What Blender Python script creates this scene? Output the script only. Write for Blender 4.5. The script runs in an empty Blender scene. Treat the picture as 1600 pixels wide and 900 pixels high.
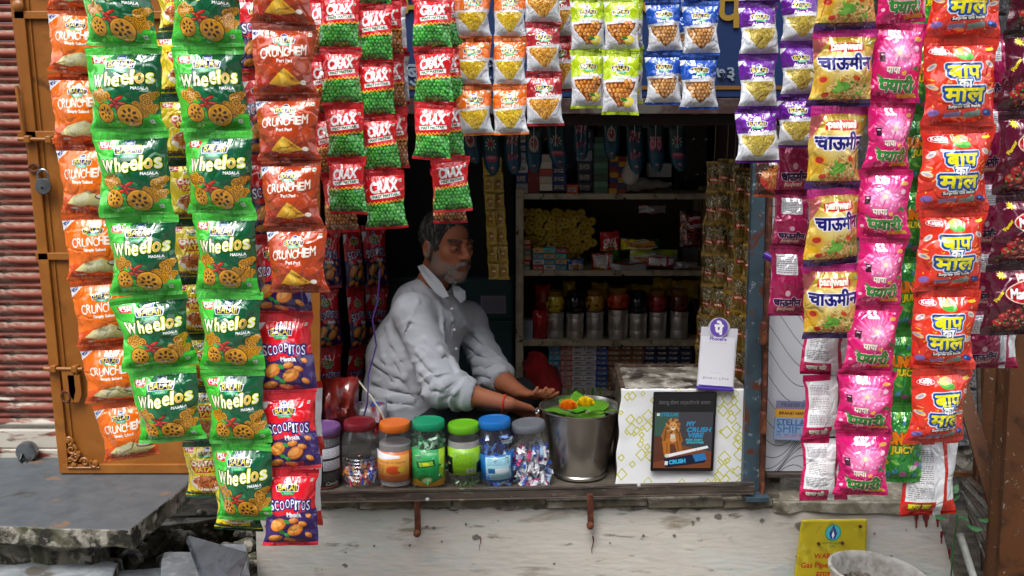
# A small snack kiosk in an Indian street: strips of snack packets hang in front of the opening, a man sits inside.
import bpy, bmesh, math, random, time
import numpy as np
from mathutils import Vector, Matrix, Euler, noise as mn
SC = bpy.context.scene
COL = SC.collection
random.seed(11)
# ---------------------------------------------------------------- camera
CAM_H, PITCH, LENS = 1.6, math.radians(10), 35.0
F = 1600*LENS/36                       # focal length in photograph pixels
cd = bpy.data.cameras.new('camera'); cam = bpy.data.objects.new('camera', cd); COL.objects.link(cam)
cam.location = (0, 0, CAM_H); cam.rotation_euler = (math.radians(90)-PITCH, 0, 0); cd.lens = LENS; cd.sensor_width = 36; cd.clip_start = .05; cd.clip_end = 500
SC.camera = cam
# ---------------------------------------------------------------- overcast daylight
SC.view_settings.view_transform = 'Standard'; SC.view_settings.look = 'None'; SC.view_settings.exposure = 1.15; SC.view_settings.gamma = 1
SUN_EL, SUN_AZ = math.radians(60), math.radians(205)        # high, behind the camera and a little to its left
w = bpy.data.worlds.new('World'); SC.world = w; w.use_nodes = True
nt = w.node_tree; nt.nodes.clear()
sky = nt.nodes.new('ShaderNodeTexSky'); sky.sky_type = 'NISHITA'; sky.sun_disc = False; sky.sun_elevation = SUN_EL; sky.sun_rotation = SUN_AZ; sky.dust_density = 4; sky.ozone_density = 1
hs = nt.nodes.new('ShaderNodeHueSaturation'); hs.inputs['Saturation'].default_value = .3      # cloud cover takes most of the blue out
bg = nt.nodes.new('ShaderNodeBackground'); bg.inputs['Strength'].default_value = .15
out = nt.nodes.new('ShaderNodeOutputWorld')
nt.links.new(sky.outputs[0], hs.inputs['Color']); nt.links.new(hs.outputs[0], bg.inputs[0]); nt.links.new(bg.outputs[0], out.inputs[0])
sd = bpy.data.lights.new('sun', 'SUN'); sun = bpy.data.objects.new('sun', sd); COL.objects.link(sun)
sd.energy = 1.0; sd.angle = math.radians(25); sd.color = (1, .97, .92)
sdir = Vector((math.sin(SUN_AZ)*math.cos(SUN_EL), math.cos(SUN_AZ)*math.cos(SUN_EL), math.sin(SUN_EL)))
sun.rotation_euler = sdir.to_track_quat('Z', 'Y').to_euler()
SC.cycles.max_bounces = 7; SC.cycles.diffuse_bounces = 4; SC.cycles.glossy_bounces = 3; SC.cycles.transmission_bounces = 6; SC.cycles.transparent_max_bounces = 10
SC.cycles.use_denoising = True
# ---------------------------------------------------------------- measuring
CP, SP = math.cos(PITCH), math.sin(PITCH)
def P(px, py, Y):
    """the point on the upright plane y = Y that the photograph shows at pixel (px, py)"""
    x, y = (px-800)/F, -(py-450)/F
    d = Vector((x, CP+y*SP, -SP+y*CP)); return Vector((0, 0, CAM_H))+d*(Y/d.y)
def G(px, py, Z):
    x, y = (px-800)/F, -(py-450)/F
    d = Vector((x, CP+y*SP, -SP+y*CP)); return Vector((0, 0, CAM_H))+d*((Z-CAM_H)/d.z)
def S(n, p): return n*(p.y*CP+(CAM_H-p.z)*SP)/F      # n photograph pixels at point p, in metres
NTH = ['', 'first', 'second', 'third', 'fourth', 'fifth', 'sixth', 'seventh', 'eighth', 'ninth', 'tenth', 'eleventh', 'twelfth', 'thirteenth', 'fourteenth', 'fifteenth', 'sixteenth']
# ---------------------------------------------------------------- objects and meshes
def props(o, label=None, cat=None, group=None, kind=None):
    if label: o['label'] = label
    if cat: o['category'] = cat
    if group: o['group'] = group
    if kind: o['kind'] = kind
    return o
def empty(name, loc, label, cat, group=None, rot=(0, 0, 0)):
    o = bpy.data.objects.new(name, None); COL.objects.link(o); o.location = loc; o.rotation_euler = rot; o.empty_display_size = .05
    return props(o, label, cat, group)
def link(name, me, parent=None, M=None):
    o = bpy.data.objects.new(name, me); COL.objects.link(o)
    if M is None: M = Matrix.Identity(4)
    if parent is not None:
        o.parent = parent; o.matrix_local = world(parent).inverted() @ M
    else: o.matrix_local = M
    return o
def world(o):
    m = Matrix.LocRotScale(o.location, o.rotation_euler, o.scale)
    return world(o.parent) @ m if o.parent else m
def mesh(name, v, f, mat, smooth=False, uv=None):
    me = bpy.data.meshes.new(name); me.from_pydata([tuple(q) for q in v], [], [tuple(q) for q in f])
    if mat: me.materials.append(mat)
    if uv is not None:
        l = me.uv_layers.new(name='print'); vi = np.empty(len(me.loops), int); me.loops.foreach_get('vertex_index', vi); l.data.foreach_set('uv', np.asarray(uv, float)[vi].ravel())
    if smooth: me.shade_smooth(); me.set_sharp_from_angle(angle=math.radians(42))
    me.update(); return me
def make(name, v, f, mat, parent=None, smooth=False, uv=None, M=None, bevel=0):
    """v in world coordinates; the object's origin is put at the base of the mesh"""
    v = np.asarray([tuple(q) for q in v], float)
    if M is None:
        c = Vector(((v[:, 0].min()+v[:, 0].max())/2, (v[:, 1].min()+v[:, 1].max())/2, v[:, 2].min())); v = v-np.array(c); M = Matrix.Translation(c)
    o = link(name, mesh(name, v, f, mat, smooth, uv), parent, M)
    if bevel:
        b = o.modifiers.new('bevel', 'BEVEL'); b.width = bevel; b.segments = 2; b.limit_method = 'ANGLE'
    return o
BOXF = [(0, 3, 2, 1), (4, 5, 6, 7), (0, 1, 5, 4), (1, 2, 6, 5), (2, 3, 7, 6), (3, 0, 4, 7)]
def boxv(x0, x1, y0, y1, z0, z1): return [(x0, y0, z0), (x1, y0, z0), (x1, y1, z0), (x0, y1, z0), (x0, y0, z1), (x1, y0, z1), (x1, y1, z1), (x0, y1, z1)]
def box(name, x0, x1, y0, y1, z0, z1, mat, parent=None, bevel=.002, **k): return make(name, boxv(x0, x1, y0, y1, z0, z1), BOXF, mat, parent, bevel=bevel, **k)
def obox(name, a, b, w, t, mat, parent=None, bevel=.002, side=None):
    """a bar from a to b, w wide, t thick (towards the street)"""
    a, b = Vector(a), Vector(b); u = (b-a).normalized(); n = Vector((0, -1, 0)) if side is None else Vector(side); r = u.cross(n).normalized(); n = r.cross(u).normalized()
    v = [p+r*i*w/2+n*j*t/2 for p in (a, b) for i, j in ((-1, -1), (1, -1), (1, 1), (-1, 1))]
    return make(name, v, BOXF, mat, parent, bevel=bevel)
def join(parts):
    V, Fc = [], []
    for v, f in parts:
        n = len(V); V += [tuple(q) for q in v]; Fc += [tuple(i+n for i in q) for q in f]
    return V, Fc
def lathe(prof, n=32, cap=True):
    v, f = [], []
    for r, z in prof:
        for i in range(n): t = 2*math.pi*i/n; v.append((r*math.cos(t), r*math.sin(t), z))
    for j in range(len(prof)-1):
        for i in range(n): k = (i+1) % n; f.append((j*n+i, j*n+k, (j+1)*n+k, (j+1)*n+i))
    if cap: f.append(tuple(range(n))[::-1]); f.append(tuple((len(prof)-1)*n+i for i in range(n)))
    return v, f
def xf(v, M): return [M @ Vector(q) for q in v]
def tube(path, r, n=8, cap=True):
    path = [Vector(p) for p in path]; v, f = [], []; up = Vector((.3, .2, 1))
    for i, p in enumerate(path):
        d = (path[min(i+1, len(path)-1)]-path[max(i-1, 0)]).normalized(); a = d.cross(up)
        if a.length < .05: a = d.cross(Vector((1, 0, 0)))
        a.normalize(); b = d.cross(a); q = r[i] if hasattr(r, '__len__') else r
        for k in range(n): t = 2*math.pi*k/n; v.append(p+a*math.cos(t)*q+b*math.sin(t)*q)
    for i in range(len(path)-1):
        for k in range(n): m = (k+1) % n; f.append((i*n+k, i*n+m, (i+1)*n+m, (i+1)*n+k))
    if cap: f.append(tuple(range(n))[::-1]); f.append(tuple((len(path)-1)*n+k for k in range(n)))
    return v, f
def slab(pts, d, nrm=(0, 1, 0)):
    """an outline given its own thickness d along nrm"""
    d = Vector(nrm)*d; n = len(pts); v = [Vector(p) for p in pts]+[Vector(p)+d for p in pts]
    return v, [tuple(range(n)), tuple(range(2*n-1, n-1, -1))]+[(i, i+n, (i+1) % n+n, (i+1) % n) for i in range(n)]
def sheet(A, B, C, D, nx=2, ny=2, bulge=None):
    """grid from corners: A upper left, B upper right, C lower right, D lower left; uv follows the print"""
    v, f, uv = [], [], []; A, B, C, D = map(Vector, (A, B, C, D))
    for j in range(ny+1):
        for i in range(nx+1):
            s, t = i/nx, j/ny; p = (A*(1-s)+B*s)*(1-t)+(D*(1-s)+C*s)*t
            if bulge: p = p+Vector(bulge(s, t))
            v.append(p); uv.append((s, 1-t))
    for j in range(ny):
        for i in range(nx): a = j*(nx+1)+i; f.append((a, a+nx+1, a+nx+2, a+1))
    return v, f, uv
# ---------------------------------------------------------------- materials
def lin(h): c = [int(h[i:i+2], 16)/255 for i in (1, 3, 5)]; return tuple(((x+.055)/1.055)**2.4 if x > .04 else x/12.92 for x in c)+(1,)
def setp(b, **k):
    for n, v in k.items(): b.inputs[{'rough': 'Roughness', 'metal': 'Metallic', 'coat': 'Coat Weight', 'coatr': 'Coat Roughness', 'trans': 'Transmission Weight', 'spec': 'Specular IOR Level', 'ior': 'IOR', 'sheen': 'Sheen Weight', 'sss': 'Subsurface Weight'}[n]].default_value = v
def mat(name, col, cols=(), scale=8, bump=.0, bscale=60, stretch=(1, 1, 1), seed=0, dist=.002, **k):
    """col with stains [(colour, coverage 0..1, noise scale, softness)] and fine relief"""
    m = bpy.data.materials.new(name); m.use_nodes = True; t = m.node_tree; b = t.nodes['Principled BSDF']; L = t.links.new
    setp(b, **{'rough': .7, **k}); c = lin(col) if isinstance(col, str) else col
    tc = t.nodes.new('ShaderNodeTexCoord'); mp = t.nodes.new('ShaderNodeMapping'); mp.inputs['Scale'].default_value = stretch; mp.inputs['Location'].default_value = (seed*3.1, seed*1.7, seed)
    geo = t.nodes.new('ShaderNodeNewGeometry'); L(geo.outputs['Position'], mp.inputs[0]) if k.get('x') else L(tc.outputs['Object'], mp.inputs[0])
    last = None
    for i, (cc, cov, sc, soft) in enumerate(cols):
        n = t.nodes.new('ShaderNodeTexNoise'); n.inputs['Scale'].default_value = sc; n.inputs['Detail'].default_value = 8; n.inputs['Roughness'].default_value = .62; n.inputs['Distortion'].default_value = .4
        off = t.nodes.new('ShaderNodeVectorMath'); off.inputs[1].default_value = (i*7.3+seed, i*2.9, i*5.1); L(mp.outputs[0], off.inputs[0]); L(off.outputs[0], n.inputs['Vector'])
        r = t.nodes.new('ShaderNodeMapRange'); th = .66-.32*cov; r.inputs[1].default_value = th-soft; r.inputs[2].default_value = th+soft; L(n.outputs[0], r.inputs[0])
        x = t.nodes.new('ShaderNodeMix'); x.data_type = 'RGBA'; L(r.outputs[0], x.inputs[0])
        if last is None: x.inputs[6].default_value = c
        else: L(last, x.inputs[6])
        x.inputs[7].default_value = lin(cc); last = x.outputs[2]
    if last is not None: L(last, b.inputs['Base Color'])
    else: b.inputs['Base Color'].default_value = c
    if bump:
        n = t.nodes.new('ShaderNodeTexNoise'); n.inputs['Scale'].default_value = bscale; n.inputs['Detail'].default_value = 6; L(mp.outputs[0], n.inputs['Vector'])
        u = t.nodes.new('ShaderNodeBump'); u.inputs['Strength'].default_value = bump; u.inputs['Distance'].default_value = dist; L(n.outputs[0], u.inputs['Height']); L(u.outputs[0], b.inputs['Normal'])
    return m
def printed(name, canvas, bump=.3, bscale=9, film=True, dist=.01, dim=1.0, **k):
    m = bpy.data.materials.new(name); m.use_nodes = True; t = m.node_tree; b = t.nodes['Principled BSDF']; L = t.links.new
    setp(b, **k); im = t.nodes.new('ShaderNodeTexImage'); im.image = canvas.image(name); im.extension = 'EXTEND'
    uvn = t.nodes.new('ShaderNodeUVMap'); uvn.uv_map = 'print'; L(uvn.outputs[0], im.inputs[0])
    L(im.outputs[0], b.inputs['Base Color'])
    if bump:
        tc = t.nodes.new('ShaderNodeTexCoord'); oi = t.nodes.new('ShaderNodeObjectInfo'); ad = t.nodes.new('ShaderNodeVectorMath'); L(tc.outputs['Object'], ad.inputs[0])
        cx = t.nodes.new('ShaderNodeCombineXYZ'); ml = t.nodes.new('ShaderNodeMath'); ml.operation = 'MULTIPLY'; ml.inputs[1].default_value = 37; L(oi.outputs['Random'], ml.inputs[0]); L(ml.outputs[0], cx.inputs[0]); L(cx.outputs[0], ad.inputs[1])
        n = t.nodes.new('ShaderNodeTexNoise'); n.inputs['Scale'].default_value = bscale; n.inputs['Detail'].default_value = 3; n.inputs['Roughness'].default_value = .45; n.inputs['Distortion'].default_value = .8; L(ad.outputs[0], n.inputs['Vector'])
        u = t.nodes.new('ShaderNodeBump'); u.inputs['Strength'].default_value = bump; u.inputs['Distance'].default_value = dist; L(n.outputs[0], u.inputs['Height']); L(u.outputs[0], b.inputs['Normal'])
        if film:
            # crumpled film: a net of sharp creases, folds gathered at both seals, crimped seal lines
            wp = t.nodes.new('ShaderNodeTexNoise'); wp.inputs['Scale'].default_value = 2.2; L(ad.outputs[0], wp.inputs['Vector']); wa = t.nodes.new('ShaderNodeVectorMath'); wa.operation = 'MULTIPLY_ADD'; wa.inputs[1].default_value = (.5, .5, .5); L(wp.outputs[1], wa.inputs[0]); L(ad.outputs[0], wa.inputs[2])
            vo = t.nodes.new('ShaderNodeTexVoronoi'); vo.feature = 'DISTANCE_TO_EDGE'; vo.inputs['Scale'].default_value = 3.1; L(wa.outputs[0], vo.inputs['Vector'])
            vr = t.nodes.new('ShaderNodeMapRange'); vr.interpolation_type = 'SMOOTHSTEP'; vr.inputs[2].default_value = .13; L(vo.outputs[0], vr.inputs[0])
            sx = t.nodes.new('ShaderNodeSeparateXYZ'); L(uvn.outputs[0], sx.inputs[0])
            def mth(op, a, c_): q = t.nodes.new('ShaderNodeMath'); q.operation = op; [L(x, q.inputs[i]) if hasattr(x, 'links') else setattr(q.inputs[i], 'default_value', x) for i, x in enumerate((a, c_)) if x is not None]; return q.outputs[0]
            dv = mth('ABSOLUTE', mth('SUBTRACT', sx.outputs[1], .5), None); mk = t.nodes.new('ShaderNodeMapRange'); mk.interpolation_type = 'SMOOTHSTEP'; mk.inputs[1].default_value = .2; mk.inputs[2].default_value = .46; L(dv, mk.inputs[0])
            cb_ = t.nodes.new('ShaderNodeCombineXYZ'); L(mth('MULTIPLY', sx.outputs[0], 11.0), cb_.inputs[0]); L(mth('MULTIPLY', sx.outputs[1], 2.6), cb_.inputs[1]); L(ml.outputs[0], cb_.inputs[2])
            gn = t.nodes.new('ShaderNodeTexNoise'); gn.inputs['Scale'].default_value = 1.0; gn.inputs['Detail'].default_value = 2; L(cb_.outputs[0], gn.inputs['Vector'])
            ga = mth('MULTIPLY', mth('MULTIPLY', gn.outputs[0], mk.outputs[0]), 2.2)
            sl_ = mth('MULTIPLY', mth('SINE', mth('MULTIPLY', sx.outputs[1], 420.0), None), mth('MULTIPLY', mth('GREATER_THAN', sx.outputs[1], .9), .06))
            hh = mth('ADD', mth('ADD', mth('MULTIPLY', vr.outputs[0], .36), ga), sl_)
            u2 = t.nodes.new('ShaderNodeBump'); u2.inputs['Strength'].default_value = .22; u2.inputs['Distance'].default_value = .035; L(hh, u2.inputs['Height']); L(u.outputs[0], u2.inputs['Normal']); L(u2.outputs[0], b.inputs['Normal']); L(u2.outputs[0], b.inputs['Coat Normal'])
    return m
def clear(name, tint=(1, 1, 1, 1), fres=1.55, rough=.04, body=.035, col=(.8, .8, .8, 1)):
    """thin clear plastic"""
    m = bpy.data.materials.new(name); m.use_nodes = True; t = m.node_tree; t.nodes.clear(); L = t.links.new
    o = t.nodes.new('ShaderNodeOutputMaterial'); tr = t.nodes.new('ShaderNodeBsdfTransparent'); tr.inputs[0].default_value = tint; g = t.nodes.new('ShaderNodeBsdfGlossy'); g.inputs['Roughness'].default_value = rough
    df = t.nodes.new('ShaderNodeBsdfDiffuse'); df.inputs[0].default_value = col; m1 = t.nodes.new('ShaderNodeMixShader'); m1.inputs[0].default_value = body; L(tr.outputs[0], m1.inputs[1]); L(df.outputs[0], m1.inputs[2])
    fr = t.nodes.new('ShaderNodeFresnel'); fr.inputs[0].default_value = fres; m2 = t.nodes.new('ShaderNodeMixShader'); gb = t.nodes.new('ShaderNodeNewGeometry'); iv = t.nodes.new('ShaderNodeMath'); iv.operation = 'SUBTRACT'; iv.inputs[0].default_value = 1; L(gb.outputs['Backfacing'], iv.inputs[1]); mm = t.nodes.new('ShaderNodeMath'); mm.operation = 'MULTIPLY'; L(fr.outputs[0], mm.inputs[0]); L(iv.outputs[0], mm.inputs[1]); L(mm.outputs[0], m2.inputs[0]); L(m1.outputs[0], m2.inputs[1]); L(g.outputs[0], m2.inputs[2]); L(m2.outputs[0], o.inputs[0])
    return m
# ---------------------------------------------------------------- flat print: a small rasteriser (no files are read)
_glyphs = {}
def glyph_tris(s, off):
    k = (s, round(off, 3))
    if k not in _glyphs:
        cu = bpy.data.curves.new('lettering', 'FONT'); cu.body = s; cu.offset = off; cu.resolution_u = 3
        o = bpy.data.objects.new('lettering', cu); COL.objects.link(o)
        m = o.evaluated_get(bpy.context.evaluated_depsgraph_get()).to_mesh()
        v = np.array([q.co[:2] for q in m.vertices], dtype=float)
        f = np.array([list(q.vertices) for q in m.polygons], dtype=int)
        _glyphs[k] = v[f] if len(f) else np.zeros((0, 3, 2))
        bpy.data.objects.remove(o); bpy.data.curves.remove(cu)
    return _glyphs[k]

def hexc(h):
    h = h.lstrip('#'); return np.array([int(h[i:i+2], 16)/255 for i in (0, 2, 4)], dtype=np.float32)

class Canvas:
    """u to the right 0..1, v downwards 0..1; a = height/width"""
    def __init__(s, w, h, bg):
        s.W, s.H, s.a = w, h, h/w
        s.px = np.empty((h, w, 3), np.float32); s.px[:] = hexc(bg)
        s.r = np.random.RandomState(7)
    def _blend(s, x0, x1, y0, y1, m, c, al=1.0):
        m = (m*al)[..., None]; s.px[y0:y1, x0:x1] = s.px[y0:y1, x0:x1]*(1-m) + c*m
    def ell(s, u, v, ru, rv, c, rot=0, al=1.0, mask=False):
        cx, cy, rx, ry = u*s.W, v*s.H, ru*s.W, rv*s.W          # both radii are in widths
        R = max(rx, ry)+2
        x0, x1, y0, y1 = int(max(0, cx-R)), int(min(s.W, cx+R+1)), int(max(0, cy-R)), int(min(s.H, cy+R+1))
        if x1 <= x0 or y1 <= y0: return
        X, Y = np.meshgrid(np.arange(x0, x1)+.5-cx, np.arange(y0, y1)+.5-cy)
        t = math.radians(rot); a = X*math.cos(t)+Y*math.sin(t); b = -X*math.sin(t)+Y*math.cos(t)
        d = (1-np.sqrt((a/rx)**2+(b/ry)**2))*min(rx, ry)
        s._blend(x0, x1, y0, y1, np.clip(d+.5, 0, 1), hexc(c) if isinstance(c, str) else c, al)
    def tris(s, T, c, al=1.0, clip=None):
        m = np.zeros((s.H, s.W), bool)
        for t in T:
            x0, y0 = np.floor(t.min(0)).astype(int); x1, y1 = np.ceil(t.max(0)).astype(int)+1
            x0, y0, x1, y1 = max(x0, 0), max(y0, 0), min(x1, s.W), min(y1, s.H)
            if x1 <= x0 or y1 <= y0: continue
            X, Y = np.meshgrid(np.arange(x0, x1)+.5, np.arange(y0, y1)+.5)
            e = []
            for i in range(3):
                p, q = t[i], t[(i+1) % 3]
                e.append((q[0]-p[0])*(Y-p[1])-(q[1]-p[1])*(X-p[0]))
            m[y0:y1, x0:x1] |= ((e[0] >= 0) & (e[1] >= 0) & (e[2] >= 0)) | ((e[0] <= 0) & (e[1] <= 0) & (e[2] <= 0))
        if clip is not None: m &= clip
        ys, xs = np.nonzero(m)
        if len(ys): s.px[ys, xs] = s.px[ys, xs]*(1-al) + (hexc(c) if isinstance(c, str) else c)*al
    def poly(s, pts, c, al=1.0):
        P = np.array([(u*s.W, v*s.H) for u, v in pts]); n = len(P)
        x0, x1 = int(max(0, P[:, 0].min())), int(min(s.W, P[:, 0].max()+2)); y0, y1 = int(max(0, P[:, 1].min())), int(min(s.H, P[:, 1].max()+2))
        if x1 <= x0 or y1 <= y0: return
        X, Y = np.meshgrid(np.arange(x0, x1)+.5, np.arange(y0, y1)+.5); ins = np.zeros(X.shape, bool)
        for i in range(n):
            (ax, ay), (bx, by) = P[i], P[(i+1) % n]
            if ay == by: continue
            ins ^= ((ay > Y) != (by > Y)) & (X < (bx-ax)*(Y-ay)/(by-ay)+ax)
        s._blend(x0, x1, y0, y1, ins.astype(np.float32), hexc(c) if isinstance(c, str) else c, al)
    def rect(s, u0, v0, u1, v1, c, al=1.0): s.poly([(u0, v0), (u1, v0), (u1, v1), (u0, v1)], c, al)
    def text(s, t, u, v, w, c, bold=.02, out=(), rot=0, slant=0, tall=1.0, al=1.0, h=None, arch=0, cut=None):
        """centred at (u, v); w = width in canvas widths; out = [(offset, colour)] drawn first"""
        B = glyph_tris(t, 0.0)
        if not len(B): return
        x0, x1 = B[..., 0].min(), B[..., 0].max(); y0, y1 = B[..., 1].min(), B[..., 1].max()
        k = w*s.W/(x1-x0); cx, cy = (x0+x1)/2, (y0+y1)/2
        if h: tall = h*s.W/(k*(y1-y0))
        r = math.radians(rot); cr, sr = math.cos(r), math.sin(r)
        X = (B[..., 0]-cx)*k; Y = -(B[..., 1]-cy)*k*tall
        X = X-Y*slant
        keep = s.px; s.px = np.zeros((s.H, s.W, 3), np.float32)
        s.tris(np.stack([u*s.W+X*cr-Y*sr, v*s.H+X*sr+Y*cr], -1), '#ffffff'); m0 = s.px[..., 0] > .5; s.px = keep
        if cut is not None: m0[:, int(u*s.W+(cut-.5)*w*s.W):] = False
        ys, xs = np.nonzero(m0)
        if not len(ys): return
        kk = min(k, k*tall)
        for off, col in list(out)+[(bold, c)]:
            n = int(round(off*kk)); pad = n+1
            a0, a1, b0, b1 = max(ys.min()-pad, 0), min(ys.max()+pad+1, s.H), max(xs.min()-pad, 0), min(xs.max()+pad+1, s.W)
            m = m0[a0:a1, b0:b1].copy()
            for i in range(n):
                q = m.copy(); q[1:] |= m[:-1]; q[:-1] |= m[1:]; q[:, 1:] |= m[:, :-1]; q[:, :-1] |= m[:, 1:]
                if i % 2: q[1:, 1:] |= m[:-1, :-1]; q[:-1, :-1] |= m[1:, 1:]; q[1:, :-1] |= m[:-1, 1:]; q[:-1, 1:] |= m[1:, :-1]
                m = q
            s._blend(b0, b1, a0, a1, m.astype(np.float32), hexc(col) if isinstance(col, str) else col, al)
    def line(s, u0, v0, u1, v1, w, c, al=1.0):
        dx, dy = (u1-u0)*s.W, (v1-v0)*s.H; L = math.hypot(dx, dy) or 1; nx, ny = -dy/L*w/2, dx/L*w/2*s.W/s.H
        s.poly([(u0+nx, v0+ny*1), (u1+nx, v1+ny), (u1-nx, v1-ny), (u0-nx, v0-ny)], c, al)
    def inpoly(s, pts):
        P = [(u*s.W, v*s.H) for u, v in pts]
        def f(u, v):
            x, y = u*s.W, v*s.H; ins = False
            for i in range(len(P)):
                (ax, ay), (bx, by) = P[i], P[(i+1) % len(P)]
                if (ay > y) != (by > y) and x < (bx-ax)*(y-ay)/(by-ay)+ax: ins = not ins
            return ins
        return f
    def balls(s, pts, r, cols, dark, lite, jit=.25):
        """rows of small round pieces inside a polygon"""
        f = s.inpoly(pts); P = np.array(pts); s.poly(pts, dark); R = s.r
        v = P[:, 1].min(); row = 0
        while v < P[:, 1].max()+r/s.a:
            u = P[:, 0].min()+(row % 2)*r*.95
            while u < P[:, 0].max():
                a, b = u+R.uniform(-jit, jit)*r, v+R.uniform(-jit, jit)*r/s.a
                if f(a, b):
                    q = r*R.uniform(.85, 1.1)
                    s.ell(a, b, q, q, dark); s.ell(a-.05*r, b-.08*r/s.a, q*.86, q*.84, cols[R.randint(len(cols))]); s.ell(a-.28*r, b-.3*r/s.a, q*.3, q*.25, lite, al=.7)
                u += 1.9*r
            v += 1.65*r/s.a; row += 1
    def grain(s, pts, cols, n, r0=.006, r1=.014, base=None, long=1.0):
        f = s.inpoly(pts); P = np.array(pts); R = s.r
        if base: s.poly(pts, base)
        for _ in range(n):
            u, v = R.uniform(P[:, 0].min(), P[:, 0].max()), R.uniform(P[:, 1].min(), P[:, 1].max())
            if f(u, v): q = R.uniform(r0, r1); s.ell(u, v, q*long, q, cols[R.randint(len(cols))], rot=R.uniform(0, 180))
    def fine(s, u0, v0, u1, v1, rows, c, al=.75):
        """rows of tiny illegible print"""
        R = s.r
        for i in range(rows):
            v = v0+(v1-v0)*(i+.5)/rows; u = u0
            while u < u1-.01:
                w = R.uniform(.02, .07); e = min(u+w, u1); s.rect(u, v-(v1-v0)/rows*.22, e, v+(v1-v0)/rows*.18, c, al); u = e+.014
    def image(s, name):
        im = bpy.data.images.new(name, s.W, s.H, alpha=False)
        a = np.ones((s.H, s.W, 4), np.float32); a[..., :3] = np.clip(s.px[::-1], 0, 1)
        im.pixels.foreach_set(a.ravel()); im.update(); im.pack(); return im

def balaji(c, u, v, w=.36):
    k = w/.36; A = c.a
    c.ell(u, v-.052*k/A*1.1, .062*k, .06*k, '#f4f6fb'); c.ell(u, v-.052*k/A*1.1, .054*k, .052*k, '#22348c'); c.rect(u-.045*k, v-.075*k/A, u+.045*k, v-.05*k/A, '#c8d4ef')
    c.poly([(u-.19*k, v-.02*k/A), (u-.1*k, v-.045*k/A), (u+.1*k, v-.045*k/A), (u+.19*k, v-.02*k/A), (u+.17*k, v+.06*k/A), (u-.17*k, v+.06*k/A)], '#f4f6fb')
    c.poly([(u-.178*k, v-.015*k/A), (u-.1*k, v-.035*k/A), (u+.1*k, v-.035*k/A), (u+.178*k, v-.015*k/A), (u+.16*k, v+.05*k/A), (u-.16*k, v+.05*k/A)], '#16225e')
    c.text('BALAJI', u, v+.012*k/A, .29*k, '#ffe53b', .01, tall=1.2)
    c.poly([(u-.12*k, v+.055*k/A), (u+.12*k, v+.055*k/A), (u+.09*k, v+.1*k/A), (u-.09*k, v+.1*k/A)], '#2fa565'); c.text('WAFERS', u, v+.078*k/A, .13*k, '#eafff0', 0)
def veg(c, u, v, r=.028):
    c.rect(u-r, v-r/c.a, u+r, v+r/c.a, '#ffffff'); c.rect(u-r*.8, v-r*.8/c.a, u+r*.8, v+r*.8/c.a, '#1b7a3d'); c.rect(u-r*.62, v-r*.62/c.a, u+r*.62, v+r*.62/c.a, '#ffffff'); c.ell(u, v, r*.4, r*.4, '#1b7a3d')
def price(c, u, v, w=.2, col='#d6202b'):
    c.poly([(u-w/2, v-.04), (u+w/2, v-.045), (u+w*.42, v+.04), (u-w*.42, v+.035)], col); c.text('₹5/-', u, v-.008, w*.75, '#ffffff', .04); c.text('ONLY', u, v+.025, w*.3, '#ffffff', .02)
def seal(c, top, bot, col, lines=7, al=.25):
    top, bot = max(top, .09), min(bot, .05)
    for v0, v1 in ((0, top), (1-bot, 1)):
        c.rect(0, v0, 1, v1, col)
        for i in range(lines): v = v0+(v1-v0)*(i+.5)/lines; c.rect(0, v-.0012, 1, v+.0012, '#ffffff', al)
def wheel(c, u, v, r, sk=1.0, rot=0, col='#d99a1e', ring='#8a5410', n=7):
    c.ell(u, v, r*1.06, r*1.06*sk, '#3c2208'); c.ell(u, v, r, r*sk, col); c.ell(u, v, r*.8, r*.8*sk, '#c88716'); c.ell(u, v, r*.74, r*.74*sk, col)
    for i in range(n):
        t = math.radians(rot+360*i/n); c.ell(u+math.cos(t)*r*.5, v+math.sin(t)*r*.5*sk/c.a, r*.17, r*.12, '#4a2409', rot=math.degrees(t))
    c.ell(u, v, r*.12, r*.12, '#5a3210')
def chip(c, u, v, w, h, rot, col, dark):
    c.ell(u+.01, v+.012, w, h, dark, rot); c.ell(u, v, w, h, col, rot)

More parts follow.
